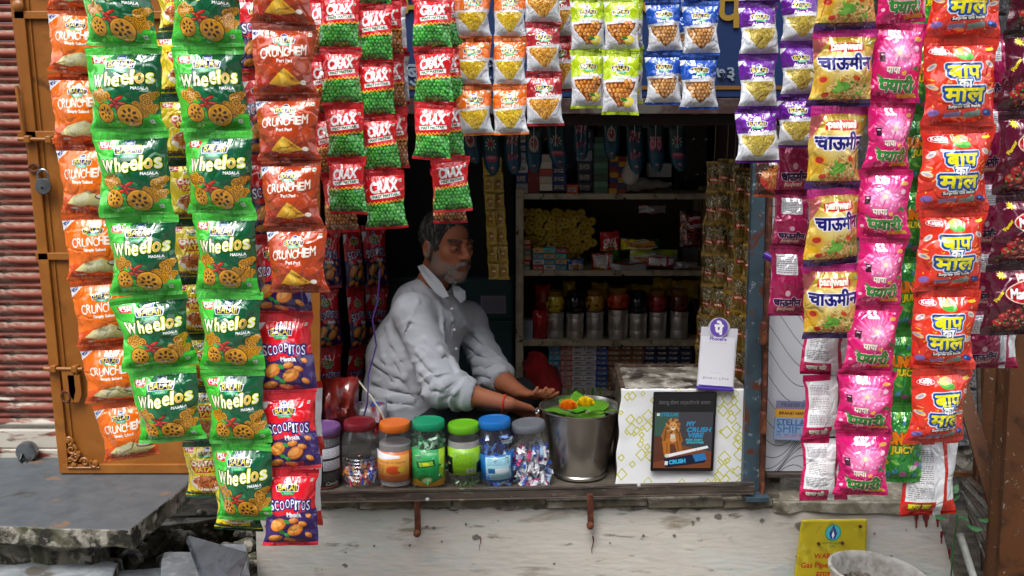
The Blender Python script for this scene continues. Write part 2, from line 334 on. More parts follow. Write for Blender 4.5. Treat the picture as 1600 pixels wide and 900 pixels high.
def art_crunchem(peri):
    base, dk = ('#b8421a', '#983010') if peri else ('#f0700e', '#d85006')
    c = Canvas(256, 300, base); c.poly([(0, .78), (.35, .68), (.7, .74), (1, .66), (1, 1), (0, 1)], dk)
    c.poly([(0, .09), (.2, .09), (0, .24)], '#e9ecf4'); c.text('₹5/-', .07, .125, .11, '#2b3d8f', .03, rot=-38)
    balaji(c, .5, .235, .34)
    for i, ch in enumerate('CRUNCHEM'):
        c.text(ch, .17+i*.094, .415+(-.006 if i % 2 else .008)-.006*i, .082, '#fff6ea', .03, out=[(.055, dk)], h=.14 if i not in (0, 7) else .165)
    c.text('Peri Peri' if peri else 'Simply Salted', .52, .52, .26 if peri else .36, '#ffffff', .03)
    if peri:
        for a, b in ((.2, .8), (.3, .84), (.16, .84), (.38, .86)): chip(c, a, b, .13, .025, 25, '#b3221a', '#7c140e')
        for p in ([(.24, .84), (.42, .68), (.5, .62), (.58, .66), (.8, .83), (.5, .88)],): c.poly(p, '#f2b320')
        c.poly([(.42, .7), (.5, .62), (.55, .8), (.46, .85)], '#ffd452'); c.poly([(.56, .68), (.62, .8), (.76, .83)], '#cf8712'); c.ell(.83, .82, .05, .04, '#efe9dc')
    else:
        c.poly([(.12, .84), (.3, .72), (.62, .64), (.74, .7), (.72, .82), (.4, .88)], '#e6dfa0'); c.poly([(.3, .76), (.6, .66), (.62, .74), (.4, .82)], '#f6f2c8')
        c.poly([(.5, .84), (.7, .72), (.98, .82), (.8, .9)], '#d9d08a'); c.ell(.83, .74, .13, .055, '#5d4632', 8); c.ell(.83, .73, .11, .04, '#e9e4d4', 8); c.ell(.25, .91, .07, .02, '#e8e0d0')
    veg(c, .9, .15, .03); seal(c, .095, .045, dk, 7, .35); return c
def art_wheelos():
    c = Canvas(288, 330, '#46d03c')
    c.ell(.8, .38, .53, .55, '#127044'); c.ell(.8, .3, .42, .42, '#0e5a36'); c.ell(.0, 1.0, .5, .3, '#2aa722')
    c.poly([(0, .75), (.3, .74), (1, .8), (1, 1), (0, 1)], '#46d03c'); c.poly([(0, .86), (.5, .94), (1, .84), (1, 1), (0, 1)], '#2aad22')
    price(c, .17, .16); balaji(c, .5, .2, .4)
    for q in (0, 1, 2):
        x = .09
        for ch, w, dy, h in (('W', .2, .01, .17), ('h', .09, -.01, .17), ('e', .105, .02, .13), ('e', .105, 0, .13), ('l', .035, -.02, .17), ('o', .11, -.005, .125), ('s', .09, .0, .125)):
            c.text(ch, x+w/2, .39+dy-x*.02, w*.86, ('#10301c', '#e9ef2c', '#fbfdf5' if ch != 'o' else '#f0b878')[q], (.1, .05, .012)[q], h=h); x += w+.018
    c.text('MASALA', .77, .485, .2, '#ffffff', .06, rot=3); c.text('MAGIC', .83, .52, .1, '#e6f5e6', .02)
    for a, b in ((.14, .56), (.24, .53), (.33, .57), (.2, .6)): wheel(c, a, b, .065, 1, a*300)
    R = c.r
    for i in range(46):
        b = R.uniform(.56, .82); u = R.uniform(max(.42, .95-(b-.5)*1.5), .97); wheel(c, u, b, .042, R.uniform(.6, 1), R.uniform(0, 90), n=5)
    for a, b in ((.84, .6), (.87, .66)): wheel(c, a, b, .06, .95, 20)
    for a, b, r in ((.42, .62, 20), (.5, .6, -25), (.46, .67, 70), (.56, .66, 10), (.38, .68, -10), (.52, .71, 35)): c.ell(a, b, .085, .026, '#2a1008', r); c.ell(a, b, .08, .021, '#c8281e', r); c.ell(a-.01, b-.006, .05, .008, '#ec6a50', r)
    for a, b in ((.36, .62), (.6, .6), (.44, .75)): c.ell(a, b, .035, .02, '#3c8a50', 30)
    c.poly([(0, .83), (.12, .8), (.9, .84), (1, .83), (1, 1), (0, 1)], '#33bb2a')
    wheel(c, .27, .765, .13, 1, 10, '#eca71f'); wheel(c, .62, .8, .165, .92, 25, '#eca71f')
    veg(c, .88, .88, .025); seal(c, .095, .045, '#46d03c', 6, .35); c.rect(.42, .095, 1, .115, '#0d4f30', .8); return c
def art_chataka():
    c = Canvas(224, 300, '#f3dc16'); c.poly([(.62, .1), (1, .1), (1, .9), (.78, .9), (.9, .5)], '#0e5a36'); price(c, .13, .14, .22)
    balaji(c, .5, .18, .34)
    c.poly([(.16, .3), (.9, .27), (.95, .36), (.86, .48), (.3, .5), (.2, .42)], '#cf2520'); c.text('CHATAKA', .53, .335, .66, '#fff3d0', .06, out=[(.1, '#8b1410')], rot=-3); c.text('PATAKA', .58, .43, .56, '#ffe04a', .06, out=[(.1, '#8b1410')], rot=-3)
    c.ell(.55, .68, .4, .2, '#f7efdf')
    for i in range(150): a = c.r.uniform(0, 6.3); q = c.r.uniform(0, 1)**.6; c.ell(.55+math.cos(a)*.33*q, .68+math.sin(a)*.11*q-.02, .07, .014, ('#c8601c', '#e08a3a', '#a84814', '#d9763a')[i % 4], c.r.uniform(0, 180))
    c.text('Masala Masti', .36, .85, .5, '#7a2a10', .03, rot=-6); seal(c, .065, .075, '#0f5136'); c.rect(0, .88, 1, .93, '#0f5136'); return c
def art_scoopitos():
    c = Canvas(240, 320, '#e0182a'); c.poly([(0, .62), (.5, .52), (1, .5), (1, 1), (0, 1)], '#341a63'); c.poly([(0, .5), (.3, .6), (0, .8)], '#341a63')
    c.poly([(0, .1), (.2, .1), (0, .26)], '#f0f0f5'); balaji(c, .45, .21, .42)
    c.text('BALAJI', .45, .214, .34, '#ffe53b', .01)
    for q in (0, 1):
        x = .1
        for i, (ch, w) in enumerate(zip('SCOOPITOS', (.09, .085, .09, .09, .075, .03, .075, .085, .075))):
            t = (x+w/2-.5)/.5; c.text(ch, x+w/2, .42+.05*t*t-.02*(i in (3, 4)), w*.86, '#ffffff' if q else '#2b1c78', .012 if q else .17, h=.13+.05*abs(t), rot=t*10); x += w+.012
    c.text('Masala', .56, .535, .26, '#ffffff', .05); c.fine(.44, .56, .7, .58, 1, '#ffffff')
    for a, b, w, h, r in ((.25, .68, .16, .1, -30), (.58, .74, .15, .1, -25), (.55, .61, .09, .045, -10), (.72, .66, .08, .04, 20), (.83, .57, .05, .035, 30), (.2, .87, .13, .06, -10), (.48, .9, .12, .05, 15), (.82, .83, .07, .045, 40)):
        chip(c, a, b, w, h, r, '#e8862a', '#a04c10'); c.ell(a-.02, b-.01, w*.7, h*.55, '#f6ab55', r)
    for a, b in ((.42, .63), (.43, .82), (.33, .78)): c.ell(a, b, .06, .035, '#2d9a44', 20)
    veg(c, .9, .13, .025); seal(c, .06, .055, '#d81426'); return c
def art_crax(kind):
    c = Canvas(208, 288, '#dd1a26'); base, dk, lt = (('#3fae3c', '#2f9a30', '#56c04e'), '#0f5a1c', '#b9f0a0') if kind == 'pea' else (('#b0672a', '#c98a4a', '#9a5220'), '#5a2c0c', '#f0cf9a')
    top = [(0, .57)]
    for i in range(19): top.append((i/18, .555-.055*(i/18)+(.022 if i % 2 else -.022)))
    c.balls([(0, .57), (1, .52), (1, .95), (0, .95)], .052, base, dk, lt)
    c.poly(top[1:]+[(1, .35), (0, .35)], '#dd1a26')
    for i in range(1, 19): c.line(top[i][0], top[i][1], top[i+1][0] if i+1 < len(top) else 1, top[i+1][1] if i+1 < len(top) else .5, .022, '#ffd21f')
    c.text('CRAX', .5, .27, .66, '#ffffff', .05, out=[(.09, '#a50d18')], rot=-5, slant=.12, tall=1.35)
    c.poly([(.14, .41), (.88, .36), (.9, .43), (.16, .48)], '#ffffff'); c.text('MAST MATTAR' if kind == 'pea' else 'MAST CHANA', .52, .42, .62, '#1e6f2c' if kind == 'pea' else '#8a3b10', .04, rot=-5)
    veg(c, .9, .17, .035); seal(c, .09, .06, '#d8131f', 6); return c
def art_sev(top, name, kind, under='#c8ccd4'):
    c = Canvas(208, 288, under); c.poly([(0, 0), (1, 0), (1, .4), (0, .46)], top)
    c.poly([(0, .08), (.2, .08), (0, .2)], '#eef2f8'); balaji(c, .5, .27, .5)
    v = [(.08, .5), (.92, .48), (.9, .58), (.6, .84), (.5, .88), (.4, .84), (.1, .62)]
    o = [(.03, .46), (.97, .44), (.97, .6), (.62, .9), (.5, .94), (.38, .9), (.03, .64)]
    c.poly(o, '#e4e6ec'); c.line(.03, .64, .5, .94, .02, '#c8ccd6'); c.line(.5, .94, .97, .6, .02, '#c8ccd6')
    if kind == 'sev': c.grain(v, ('#d0b850', '#b09a3c', '#e2d078', '#9a8430'), 900, .006, .012, '#b8a240', 2.2)
    if kind == 'mung': c.grain(v, ('#e8c62c', '#d2aa1a', '#f6de5a', '#b88e10'), 900, .008, .016, '#c8a01c', 1.5)
    if kind == 'chana': c.grain(v, ('#e0a63a', '#c8842a', '#f2c566', '#a8661a'), 700, .01, .02, '#b87a22', 1.3)
    if kind == 'nut': c.balls(v, .055, ('#d9a062', '#c88a4c', '#e6b67c'), '#7c4a1c', '#ffe6bc')
    if kind == 'chick':
        c.balls(v, .06, ('#d8842c', '#c4701e', '#e69c48'), '#7a3c0c', '#ffdca0'); c.ell(.74, .8, .15, .11, '#ffe22e', -20); c.ell(.72, .79, .1, .07, '#f6f08a', -20); c.ell(.6, .76, .1, .035, '#2d8a34', 10)
    c.text(name, .52, .41, .52, '#ffffff', .04, out=[(.06, top)] if kind != 'chick' else [(.05, '#7c9a10')])
    veg(c, .9, .12, .03); seal(c, .075, .06, top, 5); return c
def art_chaumin():
    c = Canvas(256, 330, '#e0ac1c'); c.rect(0, 0, 1, .12, '#c8127c')
    for i in range(9): c.ell(.5, .45, .75-.06*i, .5-.04*i, hexc('#c89a1c')*(1-i/9)+hexc('#f4e2a0')*(i/9), al=.6)
    c.poly([(0, .12), (1, .1), (1, .2), (.7, .24), (.2, .24), (0, .3)], '#9c8a1e', .6); c.poly([(0, .12), (.25, .12), (0, .4)], '#ac3a6a', .7)
    c.poly([(.24, .19), (.4, .17), (.52, .165), (.66, .17), (.8, .18), (.82, .27), (.66, .28), (.52, .29), (.4, .28), (.22, .28)], '#d02a2a'); c.text('panjwani', .52, .228, .5, '#fff8e6', .05, tall=1.1)
    c.text('चाऊमीन', .52, .405, .88, '#1d1a72', .045, out=[(.09, '#f4f0ff')], h=.26)
    c.ell(.14, .64, .09, .08, '#e8a01c'); c.ell(.14, .64, .06, .05, '#c02a18')
    R = c.r
    P = [(.2, .9), (.25, .72), (.5, .58), (.75, .58), (.97, .7), (.97, .9), (.6, .95)]
    c.poly(P, '#c89a3c'); c.grain(P, ('#efd27a', '#dcae4a', '#f7e6a8', '#c8923a'), 420, .007, .012, None, 6)
    for i in range(26): c.ell(R.uniform(.3, .9), R.uniform(.62, .9), .035, .022, ('#5cab28', '#7cc23a', '#e0521c', '#4a9020')[i % 4], R.uniform(0, 180))
    c.ell(.5, .72, .12, .07, '#6cba34', 15); c.ell(.44, .76, .08, .05, '#85cc4a', -20); c.ell(.7, .62, .07, .035, '#e0481c', 25)
    c.ell(.13, .86, .09, .07, '#f2d45a'); c.ell(.22, .84, .06, .04, '#d8321e'); veg(c, .92, .17, .025)
    seal(c, .08, .05, '#d0208a', 6); c.rect(0, .9, 1, 1, '#3c2468', .9); return c
def art_pink():
    c = Canvas(240, 320, '#e01673'); R = c.r
    for i in range(12): c.ell(.5, .4, .42-.03*i, .36-.026*i, '#ff9ad0', al=.17)
    for i in range(16):
        a = math.radians(180+i*12+R.uniform(-3, 3)); c.poly([(.5, .46), (.5+math.cos(a)*.42, .46+math.sin(a)*.34), (.5+math.cos(a+.07)*.42, .46+math.sin(a+.07)*.34)], '#ffd6ec', .35)
    for i in range(34): u, v = R.uniform(.06, .94), R.uniform(.1, .95); c.ell(u, v, .012, .012, '#ffe9f6'); c.ell(u, v, .03, .004, '#ffe9f6', 45); c.ell(u, v, .03, .004, '#ffe9f6', -45)
    c.text('S.S.', .44, .15, .22, '#ffffff', .06, out=[(.1, '#a00c50')]); 
    for i in range(5): a = i*72*math.pi/180; c.ell(.5+math.cos(a)*.07, .38+math.sin(a)*.055, .06, .04, '#ffc2de', math.degrees(a)); 
    c.ell(.5, .38, .04, .04, '#fff6c0'); c.line(.5, .42, .44, .55, .02, '#d05a90')
    c.rect(.12, .38, .22, .5, '#4a0d2c'); c.rect(.14, .4, .2, .42, '#ffd0e6')
    c.ell(.86, .2, .07, .04, '#f2b05a'); c.ell(.86, .32, .05, .05, '#ffd0e6'); c.ell(.84, .56, .055, .03, '#1c7a3c', -30); c.ell(.9, .58, .05, .03, '#1c7a3c', 30)
    c.text('पापा', .4, .6, .27, '#fff4e6', .05, out=[(.11, '#8f1448')]); c.text('की', .62, .63, .09, '#ffd23a', .03)
    o = [(.1, '#fff0da'), (.06, '#7d0f3c')]
    for q in (o, ()): c.text('प', .29, .795, .22, '#2d9a3c', .035, out=q, h=.19, cut=.74); c.text('यारी', .6, .77, .5, '#2d9a3c', .035, out=q, h=.27)
    c.ell(.2, .7, .1, .018, '#2d9a3c', 40); c.ell(.84, .83, .1, .02, '#2d9a3c', -50)
    c.ell(.22, .9, .05, .028, '#b0285e', 20); c.ell(.38, .91, .05, .028, '#b0285e', -20); c.poly([(.55, .9), (.9, .88), (.94, .93), (.58, .95)], '#f0b81e'); c.ell(.08, .82, .035, .03, '#ffd0e6')
    seal(c, .075, .055, '#d40f66', 6); return c
def art_baap():
    c = Canvas(288, 352, '#df2a1e'); R = c.r
    for i in range(8): c.ell(.5, .5, .6-.05*i, .6-.05*i, '#ff5a2a', al=.07)
    for i in range(36):
        u, v = R.uniform(.03, .97), R.uniform(.1, .95); c.ell(u, v, .018, .008, ('#ffd23a', '#ff9a2a', '#ffe9a0')[i % 3], R.uniform(0, 180))
    for a, b, r in ((.1, .33, -35), (.08, .55, 20), (.9, .3, 30), (.92, .6, -15)): c.ell(a, b, .075, .035, '#e8e2cc', r); c.ell(a, b, .05, .02, '#b8a8c0', r)
    for t in range(14):
        a = math.radians(-30+t*17); c.line(.5+math.cos(a)*.38, .5+math.sin(a)*.12, .5+math.cos(a)*.46, .5+math.sin(a)*.2, .014, '#ffc21e')
    c.ell(.2, .155, .15, .055, '#c00f18', 0); c.ell(.2, .155, .135, .045, '#ffffff'); c.ell(.2, .155, .125, .037, '#cc1a20'); c.text('Kalpa', .2, .155, .18, '#ffffff', .03, slant=.2)
    c.ell(.52, .2, .13, .06, '#5cc04a', 12); c.ell(.5, .15, .1, .05, '#ffe07a', -10); c.ell(.56, .15, .06, .04, '#f6b8a0', 10); c.ell(.88, .14, .06, .022, '#ffe23a')
    for st, u, v, w, h in (('बाप', .52, .38, .44, .16), ('का', .52, .505, .19, .1), ('माल', .52, .635, .56, .17)):
        c.text(st, u, v, w, '#f5ea1c' if st != 'का' else '#ffffff', .04, out=[(.22, '#dfe9fb'), (.16, '#164a9c')], h=h)
    c.text('बाप', .52, .38, .44, '#f5ea1c', .04, h=.16); c.text('का', .52, .505, .19, '#ffffff', .04, h=.1)
    c.poly([(.28, .755), (.78, .73), (.78, .775), (.28, .8)], '#1c1c1c'); c.text('Surprise Gift Inside', .53, .765, .46, '#ffffff', .03, rot=-2)
    c.poly([(.26, .84), (.48, .82), (.5, .88), (.28, .9)], '#9a86c0'); c.poly([(.52, .84), (.76, .8), (.78, .87), (.54, .91)], '#8fa9a4'); c.ell(.12, .84, .075, .05, '#8a6ab8'); c.ell(.88, .84, .08, .045, '#1c3c8c', 20); c.ell(.86, .83, .03, .02, '#5c8ae0')
    seal(c, .07, .055, '#e0301e', 6); return c
def art_manchurian():
    c = Canvas(256, 320, '#4a0c22'); c.poly([(0, .1), (.6, .1), (.2, .55), (0, .6)], '#5e1030')
    for i in range(8): a = i*math.pi/4; c.ell(.2+math.cos(a)*.03, .15+math.sin(a)*.025, .035, .012, '#f2e21c', math.degrees(a))
    c.text('panjwani', .68, .17, .5, '#fff0e6', .05, out=[(.12, '#b3202a')]); c.ell(.66, .36, .44, .2, '#f0d9c0', -4); c.ell(.66, .36, .42, .18, '#c01a24', -4)
    c.text('Manchurian', .66, .38, .72, '#ffffff', .06, out=[(.1, '#5c0a12')], tall=1.5); c.text('Flavour', .14, .42, .22, '#f2e21c', .03, rot=-60)
    P = [(.12, .9), (.2, .66), (.4, .54), (.8, .52), (1, .6), (1, .92)]
    c.balls(P, .07, ('#8e1a20', '#a6242a', '#74141a'), '#3c060c', '#e88a80', .35)
    c.grain(P, ('#4fae38', '#7cc85a', '#e6c8a0', '#3c8a2c'), 90, .008, .016); seal(c, .08, .05, '#3a0a1c', 6); return c
def art_jungle():
    c = Canvas(192, 320, '#2c9a3a'); R = c.r
    for i in range(60): c.ell(R.uniform(0, 1), R.uniform(.08, .94), R.uniform(.05, .13), R.uniform(.03, .06), ('#1c7a2c', '#58c04a', '#8fd85c', '#4c9ab8', '#2f8a50')[i % 5], R.uniform(0, 180))
    c.text('JUNGLE', .5, .42, .84, '#f08a1c', .08, out=[(.14, '#5a2a08')], tall=1.3); c.text('JUICY', .5, .55, .5, '#f6e21c', .06, out=[(.12, '#1c5a24')])
    for i in range(5): c.ell(R.uniform(.1, .9), R.uniform(.6, .9), .09, .06, ('#c86ab0', '#e8e8e0', '#e8a01c')[i % 3]); 
    seal(c, .06, .05, '#37a83a', 6); return c
def art_back(edge, name, namecol='#f2e9d8', mid=True):
    c = Canvas(224, 288, '#e9ebef'); c.rect(0, 0, 1, .1, edge); c.rect(0, .8, 1, 1, edge); c.rect(0, .1, .06, .8, edge)
    c.fine(.1, .15, .52, .3, 7, '#5a5a66'); c.rect(.12, .32, .5, .56, '#f8f8fa'); c.fine(.13, .33, .49, .56, 9, '#6a6a74'); c.fine(.1, .6, .52, .76, 6, '#5a5a66')
    if mid: c.rect(.58, 0, .72, 1, '#f2f3f6'); c.rect(.72, 0, .8, 1, edge); c.rect(.58, 0, .72, .03, '#1a1a1a')
    c.text(name, .3, .87, .36, namecol, .06, out=[(.13, '#3c2a20')]); return c
def art_back_dark():
    c = Canvas(224, 320, '#a01450'); c.rect(.12, .12, .62, .4, '#e2e4ea'); c.fine(.14, .14, .6, .38, 8, '#5a5a66'); c.rect(.8, 0, 1, 1, '#d8dbe2'); c.rect(.8, 0, .84, 1, '#b8bcc8')
    c.text('चाऊमीन', .4, .78, .6, '#2c0f3c', .08, out=[(.12, '#e8c8d8')]); c.poly([(.16, .86), (.6, .85), (.6, .93), (.16, .94)], '#c83048'); c.text('panjwani', .38, .895, .38, '#ffe9e0', .04); c.ell(.38, .66, .06, .06, '#d8b0c0')
    seal(c, .07, .05, '#a01a56', 6); return c
def art_back_silver():
    c = Canvas(192, 288, '#b9bcc4'); c.rect(0, 0, 1, .09, '#c81a24'); c.rect(0, .93, 1, 1, '#c81a24'); c.fine(.12, .14, .8, .86, 26, '#6c6f78', .4); return c
def art_noodle_orange():
    c = Canvas(256, 256, '#e0521a'); c.poly([(0, .35), (1, .3), (1, 1), (0, 1)], '#4a1a10'); balaji(c, .34, .12, .3); c.text('Ratlami', .5, .3, .5, '#ffffff', .05)
    c.ell(.5, .66, .42, .26, '#d02a1a')
    for i in range(170): a = c.r.uniform(0, 6.3); q = c.r.uniform(0, 1)**.6; c.ell(.5+math.cos(a)*.36*q, .6+math.sin(a)*.2*q, .09, .014, ('#e08a3a', '#f0a850', '#c8601c')[i % 3], c.r.uniform(0, 180))
    seal(c, .07, .06, '#e0521a'); veg(c, .86, .86); return c
def art_gold():
    c = Canvas(96, 224, '#8a6a1c'); c.rect(0, 0, 1, .06, '#b8902c'); c.rect(0, .94, 1, 1, '#b8902c'); c.rect(.1, .1, .9, .5, '#5c4a1c'); c.grain([(.15, .12), (.85, .12), (.85, .48), (.15, .48)], ('#c8b890', '#3a3020', '#8a7a50'), 160, .02, .05)
    c.rect(.1, .52, .9, .66, '#b01a1a'); c.text('VIMAL', .5, .59, .6, '#ffe9c0', .05); c.fine(.15, .7, .85, .9, 5, '#3a2c10'); return c
def art_yellow_sachet():
    c = Canvas(128, 128, '#b0930c'); c.rect(0, 0, 1, .06, '#c8b030'); c.ell(.5, .5, .32, .32, '#a8860a'); c.ell(.5, .5, .26, .26, '#8c5a14'); c.text('GOPAL', .5, .5, .4, '#e8d84a', .05); return c
def art_tag(k):
    c = Canvas(128, 224, '#0d3c3a'); c.rect(0, .35, 1, 1, '#0f4a5c'); c.rect(0, .6, 1, 1, '#145a78'); R = c.r; R.seed(k)
    if k % 4 == 0:
        for u in (.3, .7):
            c.ell(u, .42, .17, .26, '#c83a5c'); c.ell(u, .42, .12, .2, '#e89ab0')
            for i in range(5): c.ell(u-.12+i*.06, .28, .035, .035, '#e89ab0')
            c.ell(u, .42, .05, .08, '#b01c40')
    elif k % 4 == 1:
        for i in range(46): c.ell(.5+R.uniform(-.32, .32), R.choice((.2, .3, .56, .64))+R.uniform(-.05, .05), .05, .05, ('#d8506c', '#e8a0b0', '#8c2040')[i % 3])
    elif k % 4 == 2:
        c.ell(.5, .32, .16, .15, '#c02030')
        for i in range(9): a = i*.7; c.ell(.5+math.cos(a)*.25, .36+math.sin(a)*.1, .09, .035, '#a8c8b0', math.degrees(a))
        c.ell(.5, .66, .4, .12, '#c83a5c'); c.ell(.5, .64, .3, .06, '#d88aa0')
    else:
        c.ell(.5, .36, .28, .34, '#c8b8a8'); c.ell(.5, .34, .2, .2, '#a83048')
        for i in range(30): c.ell(.5+R.uniform(-.3, .3), .4+R.uniform(-.16, .16), .03, .03, ('#d8506c', '#e8d0b0', '#5c2030')[i % 3])
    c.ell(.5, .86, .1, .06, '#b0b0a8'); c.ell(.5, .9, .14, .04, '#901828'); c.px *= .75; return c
def art_poster():
    c = Canvas(384, 460, '#0c0c10'); c.text('तंबाखू सेवन कर्करोगाचे कारण', .5, .135, .84, '#6a6a72', .01)
    c.rect(.03, .25, .97, .97, '#3c3c44'); c.rect(.03, .25, .42, .56, '#35584c'); c.poly([(.03, .6), (.97, .76), (.97, .97), (.03, .97)], '#7a4226'); c.poly([(.03, .56), (.4, .6), (.5, .8), (.03, .9)], '#5c3020')
    c.rect(.06, .265, .11, .3, '#dfe6ea'); c.text('STELLAR', .27, .283, .28, '#2a8ac0', .03)
    # a generic lion sitting in an orange suit
    c.poly([(.2, .44), (.42, .44), (.5, .62), (.44, .66), (.2, .66), (.14, .56)], '#a8621c'); c.poly([(.16, .62), (.28, .58), (.3, .78), (.2, .8)], '#b8701e'); c.poly([(.34, .6), (.46, .6), (.5, .76), (.42, .79)], '#a4601a'); c.poly([(.3, .46), (.36, .46), (.38, .62), (.29, .62)], '#d8cdb8'); c.line(.22, .48, .2, .62, .03, '#7c4410'); c.line(.42, .48, .46, .62, .03, '#7c4410'); c.line(.24, .64, .25, .78, .015, '#7c4410'); c.line(.4, .62, .44, .76, .015, '#6c3c0e')
    for i in range(20): a = i*.314; c.ell(.33+math.cos(a)*.075, .43+math.sin(a)*.065, .05, .028, ('#6c3c1c', '#a86a34', '#c08a4c')[i % 3], math.degrees(a))
    c.ell(.33, .43, .06, .07, '#d8a060'); c.ell(.33, .46, .03, .025, '#f0dcc0'); c.ell(.305, .42, .01, .008, '#20140c'); c.ell(.355, .42, .01, .008, '#20140c'); c.ell(.33, .448, .013, .009, '#3a1c14')
    c.ell(.25, .81, .04, .03, '#d9d2c8'); c.ell(.46, .78, .04, .025, '#8a4a2a'); c.ell(.34, .61, .05, .03, '#d9a878')
    for t, v, w, u in (('MY', .4, .13, .62), ('CRUSH', .475, .38, .75), ('VIBE', .545, .25, .7)): c.text(t, u, v, w, '#2c8cc0', .06, slant=.25, h=.068)
    c.text('FOR EVEN', .68, .605, .26, '#2fc0d8', .05, slant=.2, h=.03); c.text('SMOOTHER', .7, .64, .28, '#2fc0d8', .05, slant=.2, h=.03)
    c.poly([(.2, .85), (.86, .77), (.9, .86), (.86, .9), (.24, .965)], '#101c34'); c.poly([(.66, .8), (.86, .77), (.9, .86), (.72, .89)], '#2a78b8'); c.text('CRUSH', .42, .885, .26, '#39b4e6', .05, rot=-6); c.rect(.22, .88, .27, .93, '#dfe6ea')
    c.poly([(.26, .79), (.9, .68), (.92, .71), (.28, .83)], '#eef0f2'); c.line(.72, .715, .725, .745, .006, '#8a8a92'); return c
def art_squares():
    c = Canvas(640, 460, '#e9ebee'); R = np.random.RandomState(3)
    def sq(u, v, r, w):
        for q, col in ((r, '#c8c83c'), (r-w, '#e9ebee')): c.poly([(u-q, v+.02*q), (u+.03*q, v-q*1.39), (u+q, v-.02*q), (u, v+q*1.39)], col)
    for i in range(26):
        t = i/25; sq(.03+.27*t+R.uniform(-.05, .05), .5+.45*R.uniform(-1, 1), R.uniform(.018, .05), .011)
    for i in range(30): sq(.76+.24*R.uniform(0, 1), R.uniform(.04, .97), R.uniform(.018, .055), .011)
    for i in range(12): sq(R.uniform(.05, .95), R.choice((.05, .93)), R.uniform(.02, .04), .008)
    c.ell(.6, .02, .2, .02, '#d8d4cc', al=.5); return c
def art_phonepe():
    c = Canvas(220, 400, '#e8e8f0'); c.ell(.5, .135, .25, .25, '#6c52b8'); c.text('पे', .5, .135, .22, '#ffffff', .06); c.text('PhonePe', .5, .3, .46, '#6c52b8', .02)
    c.fine(.25, .35, .78, .37, 1, '#b0a8c8', .5); c.fine(.34, .79, .68, .81, 1, '#b0a8c8', .5)
    for i in range(10): u = .17+i*.07; c.text('BHMRAOLPHR'[i], u+(.04 if i > 5 else 0), .88, .045, '#77738c', .0, slant=.2)
    c.rect(0, .985, 1, 1, '#5a3fb0'); return c
def art_zigzag():
    c = Canvas(420, 900, '#c9ccd4')
    for i in range(-8, 46):
        v = i*.034; pts = [(-.05, v), (.25, v+.02), (.6, v+.16), (.75, v+.19), (1.05, v+.2)] if False else None
        n = 24; prev = None
        for k in range(n+1):
            u = k/n; w = v+.11*math.sin(u*3.6+v*9)+.1*u*math.cos(v*6); 
            if prev: c.line(prev[0], prev[1], u, w, .0045, '#44464e')
            prev = (u, w)
    return c
def art_stellar():
    c = Canvas(300, 260, '#8fa8cc'); c.rect(0, 0, 1, .2, '#7c7c9c'); c.text('TRADER DETAILS', .5, .1, .8, '#50506c', .02); c.rect(0, .2, 1, .42, '#d9a03a'); c.text('BRAND NAME', .36, .31, .56, '#4a3414', .03); c.text('PER', .86, .31, .16, '#4a3414', .03); c.line(.7, .2, .7, .42, .01, '#f0e0b8')
    c.text('STELLAR', .38, .54, .68, '#3c5a8c', .02); c.text('SHIFT', .36, .7, .6, '#4a78ac', .01, tall=1.1); c.ell(1, .7, .27, .3, '#2a98c8'); c.text('₹', .9, .7, .1, '#e8f4fc', .03); c.poly([(.02, .95), (.5, .8), (.75, .95)], '#c08a9c', .6)
    for u in (.1, .25, .4, .55): c.rect(u-.05, .82, u+.05, .9, '#7c8cc0', .8)
    c.line(0, .42, 0, 1, .02, '#3c78b0'); c.line(0, .995, 1, .995, .012, '#3c78b0'); return c
def art_gas():
    c = Canvas(360, 400, '#b8a61e'); c.ell(.5, .17, .12, .12, '#2a9a78'); c.ell(.5, .17, .1, .1, '#4cb4c8'); c.poly([(.5, .07), (.56, .18), (.53, .25), (.47, .25), (.44, .18)], '#1c3c9c'); c.poly([(.5, .14), (.52, .2), (.5, .25), (.48, .2)], '#e8f4fc')
    c.text('MAHANAGAR', .5, .305, .3, '#1c6a5c', .02); c.text('GAS', .5, .345, .1, '#1c6a5c', .02)
    for i in range(40): c.ell(c.r.uniform(0, 1), c.r.uniform(0, 1), c.r.uniform(.01, .09), c.r.uniform(.01, .05), ('#a8961c', '#8c7c20', '#d8cc60')[i % 3], c.r.uniform(0, 180), al=.35)
    c.text('WARNING', .5, .47, .5, '#b8281c', .03); c.text('Gas Pipeline Below', .5, .6, .84, '#b8281c', .02); c.text('सावधान', .5, .72, .4, '#b8281c', .02); c.text('गॅस पाइपलाइन', .5, .88, .74, '#b8281c', .02)
    return c
